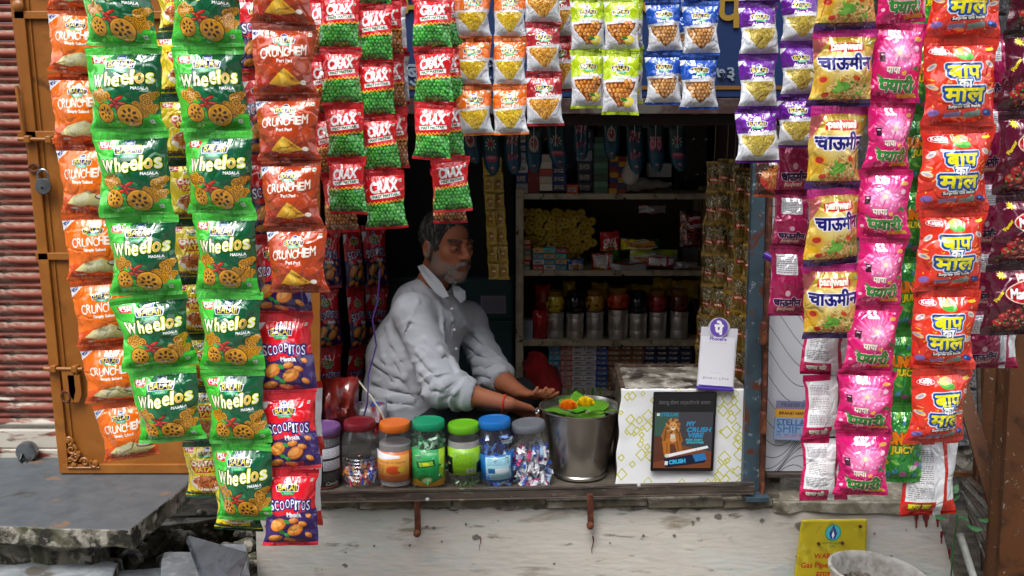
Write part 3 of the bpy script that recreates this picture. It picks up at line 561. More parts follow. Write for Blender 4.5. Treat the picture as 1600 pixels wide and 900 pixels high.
def art_label(k):
    if k == 0:   # black and white ingredients panel on red
        c = Canvas(256, 320, '#a81424'); c.rect(.45, 0, 1, 1, '#141418'); c.fine(.5, .03, .95, .18, 6, '#9a9aa2'); c.rect(.5, .22, .95, .42, '#c8c8d0'); c.fine(.52, .23, .93, .41, 6, '#4a4a52'); c.rect(.5, .47, .95, .67, '#c8c8d0'); c.fine(.52, .48, .93, .66, 6, '#4a4a52'); c.fine(.5, .72, .95, .9, 6, '#9a9aa2'); c.text('Candy', .7, .95, .3, '#e8e8e8', .02, slant=.2); return c
    if k == 2:
        c = Canvas(256, 220, '#f0a64a'); c.rect(0, 0, 1, .1, '#e0742a'); c.rect(0, .8, 1, 1, '#e87a3a'); c.text('Vitamin C Candy', .46, .36, .6, '#5c2c10', .02, slant=.1); c.ell(.5, .62, .16, .13, '#e85a2a'); c.ell(.66, .6, .08, .08, '#f2c83a'); c.rect(.84, 0, 1, 1, '#a8341c'); c.poly([(0, 0), (.1, 0), (.62, .12), (.64, .2), (.06, .3)], '#e8e8ee'); c.fine(.08, .46, .3, .76, 5, '#7a4018'); return c
    if k == 3:
        c = Canvas(256, 300, '#1e9a4c'); c.ell(.3, .2, .5, .4, '#34c068', al=.5); c.poly([(.78, 0), (1, 0), (1, .9), (.8, .7)], '#a8cc2c'); c.poly([(0, .86), (.3, .8), (.6, .9), (1, .78), (1, 1), (0, 1)], '#f0b02c'); c.fine(.35, .08, .75, .15, 2, '#dff4e0'); c.poly([(.2, .34), (.66, .27), (.7, .44), (.25, .52)], '#1c4a24'); c.poly([(.26, .36), (.62, .3), (.65, .42), (.3, .48)], '#8cc83c'); c.ell(.46, .39, .09, .05, '#e8e02c'); c.ell(.38, .77, .15, .1, '#2c7a34', -20); c.ell(.48, .84, .14, .1, '#b8d86a', -20); c.ell(.48, .84, .1, .07, '#f0f4c8', -20); return c
    if k == 4:
        c = Canvas(256, 300, '#9ad02c'); c.poly([(0, .35), (.24, .35), (.24, 1), (0, 1)], '#14181a'); c.poly([(.8, .6), (1, .5), (1, 1), (.8, 1)], '#14181a'); c.rect(.24, .1, .8, .95, '#8cc81e'); c.fine(.28, .16, .76, .7, 11, '#2c5a14', .6); c.rect(.56, .78, .76, .92, '#e8e8e8')
        for i in range(12): c.rect(.57+i*.015, .79, .576+i*.015, .91, '#202020')
        c.ell(.1, .62, .06, .06, '#c8dc8c'); return c
    if k == 5:
        c = Canvas(256, 256, '#1670c0'); c.rect(.22, .08, .86, .92, '#a8dce8'); c.fine(.26, .12, .8, .4, 6, '#2c5a8c'); c.rect(.28, .5, .8, .68, '#e8f4f8'); c.rect(.28, .5, .44, .68, '#2c6ab0'); c.fine(.26, .74, .8, .88, 3, '#2c5a8c'); return c
def art_pack_rows(col, band, txt):
    c = Canvas(96, 48, col); c.rect(0, .3, 1, .75, band); c.text(txt, .5, .52, .6, '#f0ece0', .05); return c
# ---------------------------------------------------------------- materials of the place
M_WHITE = mat('white_plaster', '#beb6ab', [('#b3aa9e', .4, 1.6, .25), ('#b7b6b2', .5, 4, .25), ('#9cbcbc', .1, 1.3, .1), ('#6d675c', .05, 16, .03), ('#c0b9b0', .3, 30, .2), ('#8c8272', .07, 6, .05)], bump=.6, bscale=34, dist=.003, rough=.9, stretch=(.6, 1, 2.2))
M_BROWN_SHADED = mat('shaded_brown_paint', '#603a20', [('#503018', .5, 3, .15), ('#2c1a10', .2, 9, .05), ('#8a8a84', .02, 60, .01)], rough=.5, bump=.2)  # brown paint with the right end's shade mixed into its colour, plus stains and specks
M_COP = mat('worn_coping', '#837c6c', [('#6a6454', .5, 6, .15), ('#4a463c', .2, 12, .05), ('#a8a294', .35, 18, .08)], bump=.6, bscale=26, dist=.004, rough=.9)
M_BROWN = mat('brown_painted_steel', '#8e561a', [('#7e4a16', .5, 3, .2), ('#5a3410', .16, 9, .05), ('#9c6426', .25, 5, .1)], bump=.12, bscale=40, rough=.42)
M_STONE = mat('slate_top', '#484e53', [('#41474c', .5, 4, .25), ('#545a5e', .4, 20, .2), ('#3d3c3a', .12, 5, .04), ('#6e5848', .03, 8, .02)], bump=.25, bscale=30, dist=.003, rough=.5)
M_MOSS = mat('mossy_stone', '#6e695c', [('#3a3c26', .5, 7, .08), ('#211f18', .45, 11, .05), ('#99958a', .3, 20, .06)], bump=.9, bscale=26, dist=.008, rough=.95)
M_CONC = mat('concrete', '#77736a', [('#55514a', .5, 5, .1), ('#35322c', .3, 10, .05), ('#96928a', .3, 24, .08)], bump=.6, bscale=30, dist=.006, rough=.95)
M_DIRT = mat('street_dirt', '#3a342a', [('#241f18', .5, 6, .1), ('#4d473a', .4, 18, .1)], bump=1, bscale=20, dist=.01, rough=1)
M_DARK = mat('dark_interior', '#34302e', [('#262322', .5, 3, .2)], rough=.9)
M_RAIL = mat('worn_rail_steel', '#5c524a', [('#3c3430', .4, 20, .1), ('#6a5a50', .3, 34, .05), ('#8a8078', .12, 60, .03)], bump=.4, bscale=70, rough=.5, metal=.35, stretch=(.25, 1, 1))
M_RUST = mat('rusty_steel', '#5a2c18', [('#39190e', .5, 16, .1), ('#7d4426', .35, 30, .06)], bump=.6, bscale=60, rough=.8)
M_BLUEG = mat('blue_grey_paint', '#3c4f5c', [('#2e3d47', .4, 8, .1), ('#5a3020', .24, 16, .03), ('#7c8a92', .12, 40, .02)], bump=.3, bscale=50, rough=.5)
M_GREENC = mat('green_grey_paint', '#35505a', [('#2b424a', .5, 5, .15), ('#4c3a28', .12, 14, .03)], rough=.5)
M_CREAM = mat('cream_shelf_paint', '#c2b89e', [('#9a8f76', .35, 10, .1), ('#3c342a', .1, 26, .03)], rough=.55)
M_BLUEB = mat('blue_sign_paint', '#0c2c5c', [('#0a2248', .5, 4, .2)], rough=.45)
M_STEEL = mat('stainless', '#cccac6', rough=.26, metal=.96, bump=.05, bscale=12)
M_STEELD = mat('galvanised', '#8c9094', [('#6a6d70', .4, 20, .1)], rough=.35, metal=.9)
M_PAPER = mat('paper', '#b8b8c0', rough=.9)
M_BLK = mat('black_plastic', '#0a0a0c', rough=.4)
def shutter_mat():
    m = mat('peeling_shutter_paint', '#74301f', [('#84402f', .45, 8, .1), ('#54221a', .4, 14, .08), ('#8a7a6c', .14, 22, .03), ('#2e201a', .25, 30, .03)], bump=.3, bscale=60, rough=.65, stretch=(.35, 1, 1))
    t = m.node_tree; b = t.nodes['Principled BSDF']; L = t.links.new; src = b.inputs['Base Color'].links[0].from_socket
    g = t.nodes.new('ShaderNodeNewGeometry'); s = t.nodes.new('ShaderNodeSeparateXYZ'); L(g.outputs['Position'], s.inputs[0])
    n = t.nodes.new('ShaderNodeTexNoise'); n.inputs['Scale'].default_value = 13; n.inputs['Detail'].default_value = 9; mp = t.nodes.new('ShaderNodeMapping'); mp.inputs['Scale'].default_value = (.4, 1, 1.6); L(g.outputs['Position'], mp.inputs[0]); L(mp.outputs[0], n.inputs['Vector'])
    r = t.nodes.new('ShaderNodeMapRange'); r.inputs[1].default_value = .82; r.inputs[2].default_value = .5; r.inputs[3].default_value = -.3; r.inputs[4].default_value = .12; L(s.outputs[2], r.inputs[0])      # the white undercoat shows where feet and rain wore the paint, low down
    a = t.nodes.new('ShaderNodeMath'); L(r.outputs[0], a.inputs[0]); L(n.outputs[0], a.inputs[1]); q = t.nodes.new('ShaderNodeMapRange'); q.inputs[1].default_value = .56; q.inputs[2].default_value = .62; L(a.outputs[0], q.inputs[0])
    x = t.nodes.new('ShaderNodeMix'); x.data_type = 'RGBA'; L(q.outputs[0], x.inputs[0]); L(src, x.inputs[6]); x.inputs[7].default_value = lin('#b5afa4'); L(x.outputs[2], b.inputs['Base Color']); return m
M_SHUT = shutter_mat()
def rough_slab(name, pts, th, mt, parent=None, seed=0, amp=.004, edge=None, n=3):
    """stone slab: outline in plan (upper face), broken edge"""
    R = random.Random(seed); o = []
    for i in range(len(pts)):
        a, b = Vector(pts[i]), Vector(pts[(i+1) % len(pts)]); k = max(2, int((b-a).length/.05))
        for j in range(k): p = a.lerp(b, j/k); o.append(p+Vector((R.uniform(-amp, amp), R.uniform(-amp, amp), 0)) if j else p)
    m = len(o); v = list(o)+[p+Vector((R.uniform(-amp, amp)*2, R.uniform(-.2, 1)*amp*2, -th+R.uniform(-amp, amp))) for p in o]
    f = [tuple(range(m))[::-1], tuple(range(m, 2*m))]+[(i, (i+1) % m, (i+1) % m+m, i+m) for i in range(m)]
    ob = make(name, v, f, mt, parent)
    bm = bmesh.new(); bm.from_mesh(ob.data); bmesh.ops.recalc_face_normals(bm, faces=bm.faces); bm.to_mesh(ob.data); bm.free()
    if edge: ob.data.materials.append(edge); [setattr(p, 'material_index', 1) for p in ob.data.polygons if abs(p.normal.z) < .5]
    b = ob.modifiers.new('bevel', 'BEVEL'); b.width = .004; b.segments = 2; b.limit_method = 'ANGLE'; return ob
# ---------------------------------------------------------------- ground, far street
v, f, uv = sheet((-60, 60, 0), (60, 60, 0), (60, -60, 0), (-60, -60, 0), 2, 2)
props(make('ground', v, f, M_DIRT), kind='structure')
# the kiosk's platform: white painted wall under the ledge
zl = P(900, 783, 3.1).z          # under the rail
xw0, xw1 = P(401, 850, 3.1).x, P(1462, 800, 3.1).x
FL = .36                          # floor level of the kiosk
wl = empty('plinth_wall', ((xw0+xw1)/2, 3.1, 0), 'white painted plaster wall with grime and chips below the metal ledge', 'wall')
v, f, uv = sheet((xw0, 3.1, zl-.02), (xw1, 3.1, zl-.02), (xw1+.1, 3.09, 0), (xw0, 3.09, 0), 120, 26, lambda s, t: (0, -.0012*mn.noise(Vector((s*60, t*9, 1)))-.002*mn.noise(Vector((s*15, t*3, 5))), (.012*mn.noise(Vector((s*38, 0, 2))) if t == 0 else 0)))
make('painted_face', v, f, M_WHITE, wl, True, M=Matrix.Identity(4))
make('core', boxv(xw0+.004, xw1+.05, 3.108, 3.5, 0, zl-.045), BOXF, M_CONC, wl)
# chips where the paint has come off
for i, (px, py, r) in enumerate([(403+(i*137.5) % 1050, 800+(i*61.8) % 100, 1+i % 3) for i in range(26)]+[(744, 838, 7), (1122, 806, 6), (1082, 815, 4), (1005, 836, 3), (540, 882, 5), (602, 896, 5), (463, 896, 6), (667, 822, 3), (1245, 868, 4), (1300, 822, 12), (1390, 870, 5), (1190, 812, 4), (705, 886, 7), (1248, 820, 10), (585, 852, 3)]):
    c = P(px, py, 3.1); q = S(r, c); R = random.Random(i)
    v, f = slab([c+Vector((math.cos(a)*q*R.uniform(.5, 1.1), -.0065, math.sin(a)*q*R.uniform(.4, .9))) for a in [k*.63 for k in range(10)]], .006); make('chip', v, f, M_CONC, wl)
# the plaster has broken away in a ragged band under the coping
R = random.Random(31); top_, bot_ = [], []
for i in range(161):
    px = 402+i*6.6; c = P(px, 787, 3.094); d = S(9+6*mn.noise(Vector((i*.21, 0, 3)))+4*mn.noise(Vector((i*.9, 4, 0)))+(9 if 700 < px < 735 or 1000 < px < 1100 else 0)*abs(mn.noise(Vector((i*.4, 9, 0)))), c); top_.append(c+Vector((0, 0, .01))); bot_.append(c+Vector((0, 0, -abs(d))))
v = top_+bot_; n_ = len(top_); f = [(i, i+n_, i+n_+1, i+1) for i in range(n_-1)]
o = make('bare_mortar', v, f, M_CONC, wl); o.modifiers.new('thickness', 'SOLIDIFY').thickness = .003
# stone course along the top, ledge of separate stones
for i, (a, b) in enumerate(((402, 560), (562, 705), (707, 852), (854, 1010), (1012, 1130), (1132, 1205))):
    p0, p1 = P(a, 786, 3.09), P(b, 786, 3.09); R = random.Random(i)
    o = rough_slab('coping_stone', [(p0.x, 3.082+R.uniform(-.006, .004), zl+.006), (p1.x, 3.082+R.uniform(-.006, .004), zl+.012), (p1.x, 3.4, zl+.006), (p0.x, 3.4, zl+.006)], .022+R.uniform(0, .008), M_COP, wl, i, .003)
# ground strip to the right of the ledge
zr = P(1300, 782, 3.1).z
rough_slab('coping_stone', [(P(1206, 782, 3.1).x, 3.085, zr), (xw1-.02, 3.085, zr), (xw1-.02, 3.6, zr), (P(1206, 782, 3.1).x, 3.6, zr)], .04, M_COP, wl, 9, .006)
# ---------------------------------------------------------------- steps on the left
zt = .385
step = empty('stone_step', (P(140, 790, 3).x, 3.0, 0), 'upper grey slate step with mossy broken front edge, under the brown door', 'step')
rough_slab('slate_slab', [G(-420, 812, zt), G(203, 828, zt), G(292, 757, zt), (P(292, 755, 3.3).x, 3.42, zt), (G(-420, 812, zt).x-.1, 3.42, zt)], .062, M_STONE, step, 3, .004, M_MOSS)
rough_slab('bedding_stone', [G(-420, 812, zt)+Vector((0, .05, -.08)), G(120, 830, zt)+Vector((0, .09, -.08)), G(130, 800, zt)+Vector((-.02, .26, -.08)), (P(150, 755, 3.3).x, 3.42, zt-.08), (G(-420, 812, zt).x-.1, 3.42, zt-.08)], .16, M_MOSS, step, 4, .014)
low = empty('stone_step', (P(60, 880, 2.8).x, 2.8, 0), 'lower pale grey slate step in the left bottom corner', 'step')
zb = .23
rough_slab('slate_slab', [G(-300, 1010, zb), G(150, 960, zb), G(185, 880, zb), G(130, 866, zb), G(26, 851, zb), G(-300, 846, zb)], .08, mat('pale_slate', '#7d8286', [('#6a6f74', .5, 6, .1), ('#8d9294', .4, 20, .1), ('#54504a', .15, 9, .04)], bump=.4, bscale=30, dist=.003, rough=.55), low, 6, .004, M_MOSS)
rough_slab('bedding_stone', [G(-300, 1010, zb-.08), G(160, 970, zb-.08), G(190, 872, zb-.08), G(-300, 846, zb-.08)], .12, M_MOSS, low, 7, .01)
MS2 = mat('broken_slate', '#64696e', [('#565b60', .5, 9, .1), ('#7c8083', .3, 24, .08), ('#2a2c2e', .14, 6, .03)], bump=.4, bscale=40, rough=.45)
def shard(pts, th, lab, tilt, seed, mt=MS2):
    o = rough_slab('slate_shard', pts, th, mt, None, seed, .003); props(o, lab, 'stone'); return o
shard([G(165, 893, .2), G(252, 886, .2), G(250, 930, .2), G(140, 940, .2)], .03, 'long pale slate piece lying flat left of the broken pieces', 0, 1)
shard([G(256, 862, .24), G(305, 862, .24), G(316, 930, .24), G(244, 930, .24)], .05, 'squarish pale stone piece between the step and the dark broken slate', 0, 2)
a, b, c_, d_ = P(290, 846, 2.86), P(386, 874, 2.76), P(372, 910, 2.66), P(322, 930, 2.66)
v, f = slab([a, b, c_, d_], .022, (.2, .5, .8)); props(make('slate_shard', v, f, mat('dark_slate', '#34383d', [('#4a4e54', .5, 8, .1), ('#1d1f22', .2, 14, .05)], bump=.4, bscale=30, rough=.35), bevel=.003), 'dark pointed piece of broken slate leaning on the rubble', 'stone')
shard([G(340, 850, .2), G(384, 850, .2), G(392, 920, .2), G(330, 920, .2)], .04, 'small grey stone wedged between the dark slate and the white wall', 0, 5)
# mossy rubble in the gap
R = random.Random(5); vs, fs = [], []
for i in range(46):
    c = G(R.uniform(196, 400), R.uniform(800, 960), .1); r = R.uniform(.012, .05); bm = bmesh.new(); bmesh.ops.create_icosphere(bm, subdivisions=2, radius=r)
    for q in bm.verts: q.co *= 1+.35*mn.noise(q.co*30+Vector((i, 0, 0))); q.co.z *= .7
    n = len(vs); vs += [q.co+c for q in bm.verts]; fs += [tuple(x.index+n for x in fc.verts) for fc in bm.faces]; bm.free()
props(make('rubble', vs, fs, M_MOSS), kind='stuff')
gap = rough_slab('earth_bank', [G(205, 830, .12), G(400, 800, .12), (xw0+.0, 3.5, .12), (G(200, 800, .12).x-.3, 3.5, .12)], .12, M_MOSS, None, 8, .01); props(gap, kind='structure')
# ---------------------------------------------------------------- roller shutter at the far left
sh = empty('roller_shutter', (P(30, 700, 3.42).x, 3.42, .4), 'faded red roller shutter with peeling paint at the left edge', 'shutter')
zs0, zs1 = P(40, 716, 3.42).z, P(40, -60, 3.42).z; x0, x1 = P(-420, 400, 3.42).x, P(128, 400, 3.42).x
R = random.Random(2); z = P(40, 668, 3.42).z; per = .0585; prof = []
for k in range(9): t = k/8; prof.append((.0-.016*math.sin(math.pi*t)**.8, t*.62))
for k in range(1, 6): t = k/5; prof.append((-.008*math.sin(math.pi*t)-.001, .64+t*.34))
prof.append((.012, .985)); prof.append((.012, 1.0))
nseg = 24; sv = []; 
for i in range(nseg+1):
    for dy, t in prof: sv.append(((x1-x0)*i/nseg, dy+.0012*math.sin(i*1.7+t*9), t*per))
m = len(prof); sf = [(i*m+j, (i+1)*m+j, (i+1)*m+j+1, i*m+j+1) for i in range(nseg) for j in range(m-1)]
sme = mesh('slat', sv, sf, M_SHUT, True)
while z < zs1:
    o = link('slat', sme, sh, Matrix.Translation((x0+R.uniform(-.002, .002), 3.42+R.uniform(-.0015, .0015), z))); z += per
for z0, z1 in ((zs0+.1, z0_ := P(40, 618, 3.42).z),): pass
zb0 = zs0; zb1 = P(40, 700, 3.42).z; zmid = P(40, 669, 3.42).z
box('bottom_bar', x0, x1, 3.4, 3.425, zb0, zb1, M_SHUT, sh, .004); box('bottom_bar', x0, x1, 3.408, 3.43, zb1+.002, zmid-.002, M_SHUT, sh, .006)
c = P(46, 703, 3.39); v, f = lathe([(.028, 0), (.036, .004), (.037, .026), (.034, .032), (.01, .034)], 28)
lk = make('shutter_lock', xf(v, Matrix.Translation(c) @ Matrix.Rotation(math.radians(90), 4, 'X')), f, M_STEELD, None, True); props(lk, 'round steel lock on the bottom bar of the shutter', 'lock')
v, f = tube([c+Vector((-.01, -.034, -.004)), c+Vector((-.012, -.045, -.02)), c+Vector((-.004, -.045, -.034)), c+Vector((.01, -.04, -.03))], .006, 8); make('keyhole_cover', v, f, M_BLK, lk)
# pavement strip under the shutter
zp = P(40, 730, 3.4).z
props(rough_slab('threshold', [G(-400, 760, zp), G(60, 752, zp), G(128, 724, zp), (x1+.0, 3.6, zp), (x0, 3.6, zp)], .06, M_CONC, None, 12, .004), kind='structure')
# ---------------------------------------------------------------- brown steel door, folded open to the left
def Q(px, py): return P(px, py, 3.24)
dr = empty('steel_door', Q(200, 741), 'brown painted steel door panel with bolts and cast corner ornament behind the packets', 'door')
def sheetbox(name, pts, th, mt, parent, bev=.0015):
    v, f = slab(pts, th); return make(name, v, f, mt, parent, bevel=bev)
y = 3.24
sheetbox('panel', [P(9, -60, y), P(500, -60, y), P(500, 741, y), P(96, 741, y)], .012, M_BROWN, dr)
def fr(name, a, b, w, t=.012): return obox(name, Vector(a)+Vector((0, -.006, 0)), Vector(b)+Vector((0, -.006, 0)), w, t, M_BROWN, dr, .002)
fr('stile', Q(24, -60), Q(103, 738), .034); fr('rail', Q(100, 731), Q(500, 731), .032, .013); fr('rail', Q(58, 400), Q(500, 400), .024); fr('rail', Q(30, 210), Q(500, 210), .022); fr('rail', Q(24, 24), Q(500, 24), .024)
for a, b in ((Q(40, -50), Q(117, 720)),): v, f = tube([a+Vector((0, -.004, 0)), b+Vector((0, -.004, 0))], .0022, 5); make('weld_seam', v, f, M_BROWN, dr)
for py in (30, 205, 395, 575, 700):
    pass
# hinge rods and bolts
v, f = tube([Q(31, 134)+Vector((0, -.022, 0)), Q(42, 208)+Vector((0, -.022, 0))], .006, 8); make('hinge_rod', v, f, M_BROWN, dr)
for py, x0_ in ((217, 34), (573, 74)):
    a, b = Q(x0_, py), Q(x0_+60, py+1)
    v, f = tube([a+Vector((0, -.024, 0)), b+Vector((0, -.024, 0))], .0065, 10); bo = make('bolt', v, f, M_BROWN, dr, True)
    for t in (.25, .8):
        c = a.lerp(b, t); box('bolt_guide', c.x-.01, c.x+.01, y-.034, y-.006, c.z-.012, c.z+.012, M_BROWN, dr, .004)
# lower hasp plates
for px, py, h in ((113, 600, 52), (122, 606, 40)):
    c = Q(px, py); s = S(1, c); v, f = slab([c+Vector((dx*s, -.026, dz*s)) for dx, dz in ((-10, 24), (9, 24), (10, -8), (5, -h/2), (-3, -h/2), (-9, -6))], .008); make('hasp_plate', v, f, M_BROWN, dr, bevel=.001)
v, f = tube([Q(108, 616)+Vector((math.cos(t)*.014, -.028, math.sin(t)*.02)) for t in [k*.5 for k in range(13)]], .004, 6); make('hasp_ring', v, f, M_RUST, dr)
for px, py in ((58, 262), ):
    c = Q(px, py); v, f = tube([c+Vector((math.cos(t)*.016, -.02, math.sin(t)*.012)) for t in [k*.52 for k in range(13)]], .0045, 6); make('hasp_ring', v, f, M_RUST, dr)
c = Q(32, 10); v, f = lathe([(.018, 0), (.018, .006), (.011, .012), (.003, .013)], 16); make('bolt_head', xf(v, Matrix.Translation(c+Vector((0, -.012, 0))) @ Matrix.Rotation(math.pi/2, 4, 'X')), f, M_BROWN, dr, True)
# cast corner ornament: scrolls
oc = Q(108, 729)
orn = []
def scroll(cx, cz, r, turns, a0, sg=1):
    pts = []; n = int(18*turns)
    for i in range(n+1): t = i/n; a = a0+sg*t*turns*2*math.pi; q = r*(1-.8*t); pts.append(oc+Vector((cx+math.cos(a)*q, -.016, cz+math.sin(a)*q)))
    return tube(pts, [.0055*(1-.5*i/n) for i in range(n+1)], 6)
for a in ((.012, .098, .016, 1.2, -1.5), (.02, .066, .018, 1.3, 1.2, -1), (.03, .036, .016, 1.3, .4), (.062, .022, .015, 1.3, 3, -1), (.094, .016, .015, 1.3, 2.4), (.014, .028, .01, 1, 0)): orn.append(scroll(*a))
orn.append(tube([oc+Vector((.002, -.016, .0)), oc+Vector((.002, -.016, .12))], .003, 6)); orn.append(tube([oc+Vector((.0, -.016, .002)), oc+Vector((.11, -.016, .002))], .003, 6))
for dx, dz in ((.012, .1), (.04, .052), (.098, .018), (.024, .012)): 
    v, f = lathe([(.011, 0), (.009, .006), (.003, .009)], 10); orn.append((xf(v, Matrix.Translation(oc+Vector((dx, -.012, dz))) @ Matrix.Rotation(math.pi/2, 4, 'X')), f))
v, f = join(orn); make('corner_ornament', v, f, M_BROWN, dr, True)
# scratched drawing on the door
# padlock hanging from the hasp
pc = Q(75, 290)+Vector((0, -.03, 0))
v, f = lathe([(.02, -.009), (.026, -.005), (.027, .005), (.024, .01), (.004, .011)], 24)
pl = make('padlock', xf(v, Matrix.Translation(pc) @ Matrix.Rotation(math.pi/2, 4, 'X')), f, M_STEELD, None, True); props(pl, 'round silver padlock hanging on the brown door near its upper bolt', 'padlock')
v, f = tube([pc+Vector((-.016, 0, .016)), pc+Vector((-.016, 0, .036))]+[pc+Vector((-.016*math.cos(t), 0, .036+.018*math.sin(t))) for t in (.5, 1, 1.57, 2.1, 2.6)]+[pc+Vector((.016, 0, .036)), pc+Vector((.016, 0, .016))], .0042, 8); make('shackle', v, f, M_STEELD, pl, True)
v, f = tube([pc+Vector((.0, -.009, -.004)), pc+Vector((0, -.014, -.004))], .004, 8); make('keyhole', v, f, M_BLK, pl)
# ---------------------------------------------------------------- kiosk shell
xl, xr = P(488, 700, 3.1).x, P(1200, 700, 3.1).x
props(box('floor', xl-.1, xr+.05, 3.12, 4.72, FL-.1, FL, mat('kiosk_floor', '#6e675c', [('#565046', .5, 8, .1)], rough=.8)), kind='structure')
WD = mat('red_brown_wall', '#5c4440', [('#4a3430', .5, 4, .2)], rough=.8)
kw = [box('side_wall', xl-.14, xl-.1, 3.26, 4.72, FL-.1, 2.6, WD), box('side_wall', xr+.05, xr+.09, 3.26, 4.72, FL-.1, 2.6, WD), box('back_wall', xl-.14, xr+.09, 4.72, 4.76, FL-.1, 2.6, M_DARK)]
for o, s in zip(kw, ('dark left side wall of the kiosk behind the hanging packets', 'dark right side wall of the kiosk behind the gold sachets', 'dark back wall of the kiosk behind the shelves')): props(o, s, 'wall')
rf = box('roof', xl-.5, xr+.9, 2.98, 4.8, 2.6, 2.66, mat('roof_sheet', '#9a9a96', [('#7c766c', .4, 4, .1)])); props(rf, 'kiosk roof sheet', 'roof'); rf['label'] = 'dark sheet roof over the kiosk behind the packets'
# sign board over the opening
zbd = P(800, 152, 3.08).z
sg = empty('sign_board', (0, 3.08, zbd), 'blue shop sign board with faded lettering behind the small packets', 'sign')
box('board', P(480, 60, 3.08).x, P(1270, 60, 3.08).x, 3.07, 3.095, zbd, 2.6, M_BLUEB, sg)
box('lower_edge', P(480, 60, 3.08).x, P(1270, 60, 3.08).x, 3.055, 3.1, zbd-.05, zbd-.003, mat('sign_edge_brown', '#2c1210', [('#4a4640', .3, 12, .06)], rough=.7), sg)
box('stripe', P(480, 60, 3.08).x, P(1270, 60, 3.08).x, 3.066, 3.0695, P(800, 140, 3.08).z, P(800, 134, 3.08).z, mat('sign_ochre', '#6e4c10', rough=.5), sg, 0)
def letters(name, s, loc, size, mt, parent, ext=.002, bold=.02, rot=(math.pi/2, 0, 0), align='LEFT'):
    cu = bpy.data.curves.new(name, 'FONT'); cu.body = s; cu.size = size; cu.extrude = ext; cu.offset = bold*size; cu.resolution_u = 3; cu.align_x = align
    t = bpy.data.objects.new(name, cu); COL.objects.link(t); me = bpy.data.meshes.new_from_object(t.evaluated_get(bpy.context.evaluated_depsgraph_get())); bpy.data.objects.remove(t)
    me.name = name; me.materials.clear(); me.materials.append(mt); return link(name, me, parent, Matrix.LocRotScale(Vector(loc), Euler(rot), None))
MW = mat('faded_white_paint', '#6f7c8c', rough=.6)
letters('lettering', 'बु', P(636, 124, 3.064), .07, MW, sg); letters('lettering', 'लिटी', P(716, 124, 3.064), .07, MW, sg); letters('lettering', 'किराणा', P(880, 124, 3.064), .07, MW, sg); letters('lettering', '७३', P(1118, 124, 3.064), .055, MW, sg)
YL = mat('sign_yellow_paint', '#8a6c14', rough=.6); letters('lettering', 'प', P(1118, 42, 3.064), .14, YL, sg); letters('lettering', 'मा', P(624, 30, 3.064), .12, YL, sg); letters('lettering', 'स्टो', P(1000, 30, 3.064), .12, YL, sg)
# dark beam under the sign
props(box('lintel_beam', xl-.1, xr+.05, 3.1, 3.16, P(800, 196, 3.1).z, zbd-.052, mat('beam_dark_red', '#260f10', [('#151010', .4, 6, .1)], rough=.8)), 'dark red lintel beam above the opening behind the lentil packets', 'beam')
# rods that carry the strips, above the frame
for i, (Y, s) in enumerate(((2.33, 'foremost thin steel rod carrying the packet strips'), (2.55, 'middle thin steel rod carrying the packet strips'), (2.7, 'rearmost thin steel rod carrying the packet strips'))):
    v, f = tube([(-2.2, Y, 2.44), (2.2, Y, 2.44)], .008, 8); props(make('hanging_rod', v, f, M_RUST, None, True), s, 'rod', 'rods above the frame')
# awning sheet
aw = empty('rod_bracket', (0, 2.9, 2.46), 'rusty steel arms above the frame that hold the rods', 'bracket')
for x_ in (-2.0, -.7, .7, 2.0): obox('arm', (x_, 3.06, 2.5), (x_, 2.3, 2.46), .03, .03, M_RUST, aw, side=(0, 0, 1))
# ---------------------------------------------------------------- ledge rail, posts
def PL(px, py, Y=3.07): return P(px, py, Y)
rl = empty('ledge_rail', PL(840, 775), 'worn brown steel rail along the front of the counter ledge', 'rail')
obox('channel', PL(498, 776), PL(1178, 762), .024, .03, M_RAIL, rl, .003); obox('lip', PL(498, 768, 3.053), PL(1178, 754, 3.053), .006, .014, M_RAIL, rl, .002); obox('lip', PL(498, 785, 3.055), PL(1178, 771, 3.055), .006, .012, M_RAIL, rl, .002)
v, f = lathe([(.006, 0), (.006, .003), (.002, .005)], 12)
for px, py in ((668, 780), (998, 758)): make('rivet', xf(v, Matrix.Translation(PL(px, py, 3.045)) @ Matrix.Rotation(math.pi/2, 4, 'X')), f, M_PAPER, rl)
for px, a, b in ((652, 782, 834), (922, 772, 822)):
    br = obox('rail_bracket', P(px, a, 3.05), P(px+1, b, 3.07), .02, .012, M_RUST, None, .002); props(br, 'rusty steel bracket under the rail %s' % ('below the green-lidded jar' if px < 700 else 'below the steel bucket'), 'bracket')
    c = P(px, b-2, 3.062); v, f = lathe([(.012, 0), (.012, .012), (.005, .014)], 12); make('bracket_foot', xf(v, Matrix.Translation(c) @ Matrix.Rotation(math.pi/2, 4, 'X')), f, M_RUST, br)
# red paint that ran down near the right end
MRD = mat('red_paint_drip', '#6e1c1c', rough=.6)
for px, py, L, w in ((1433, 800, 26, 5), (1448, 802, 22, 9), (1466, 806, 18, 5), (1472, 830, 20, 4), (1484, 858, 16, 4)):
    c = P(px, py, 3.094); R = random.Random(px); pt = [(-w*.5, 0), (w*.5, 0), (w*R.uniform(.4, .6), -L*.4), (w*.25, -L*.55), (w*.3, -L), (0, -L*1.05), (-w*.2, -L*.6), (-w*.5, -L*.45)]
    v, f = slab([c+Vector((S(a, c), -.001, S(b, c))) for a, b in pt], .004); make('paint_drip', v, f, MRD, wl)
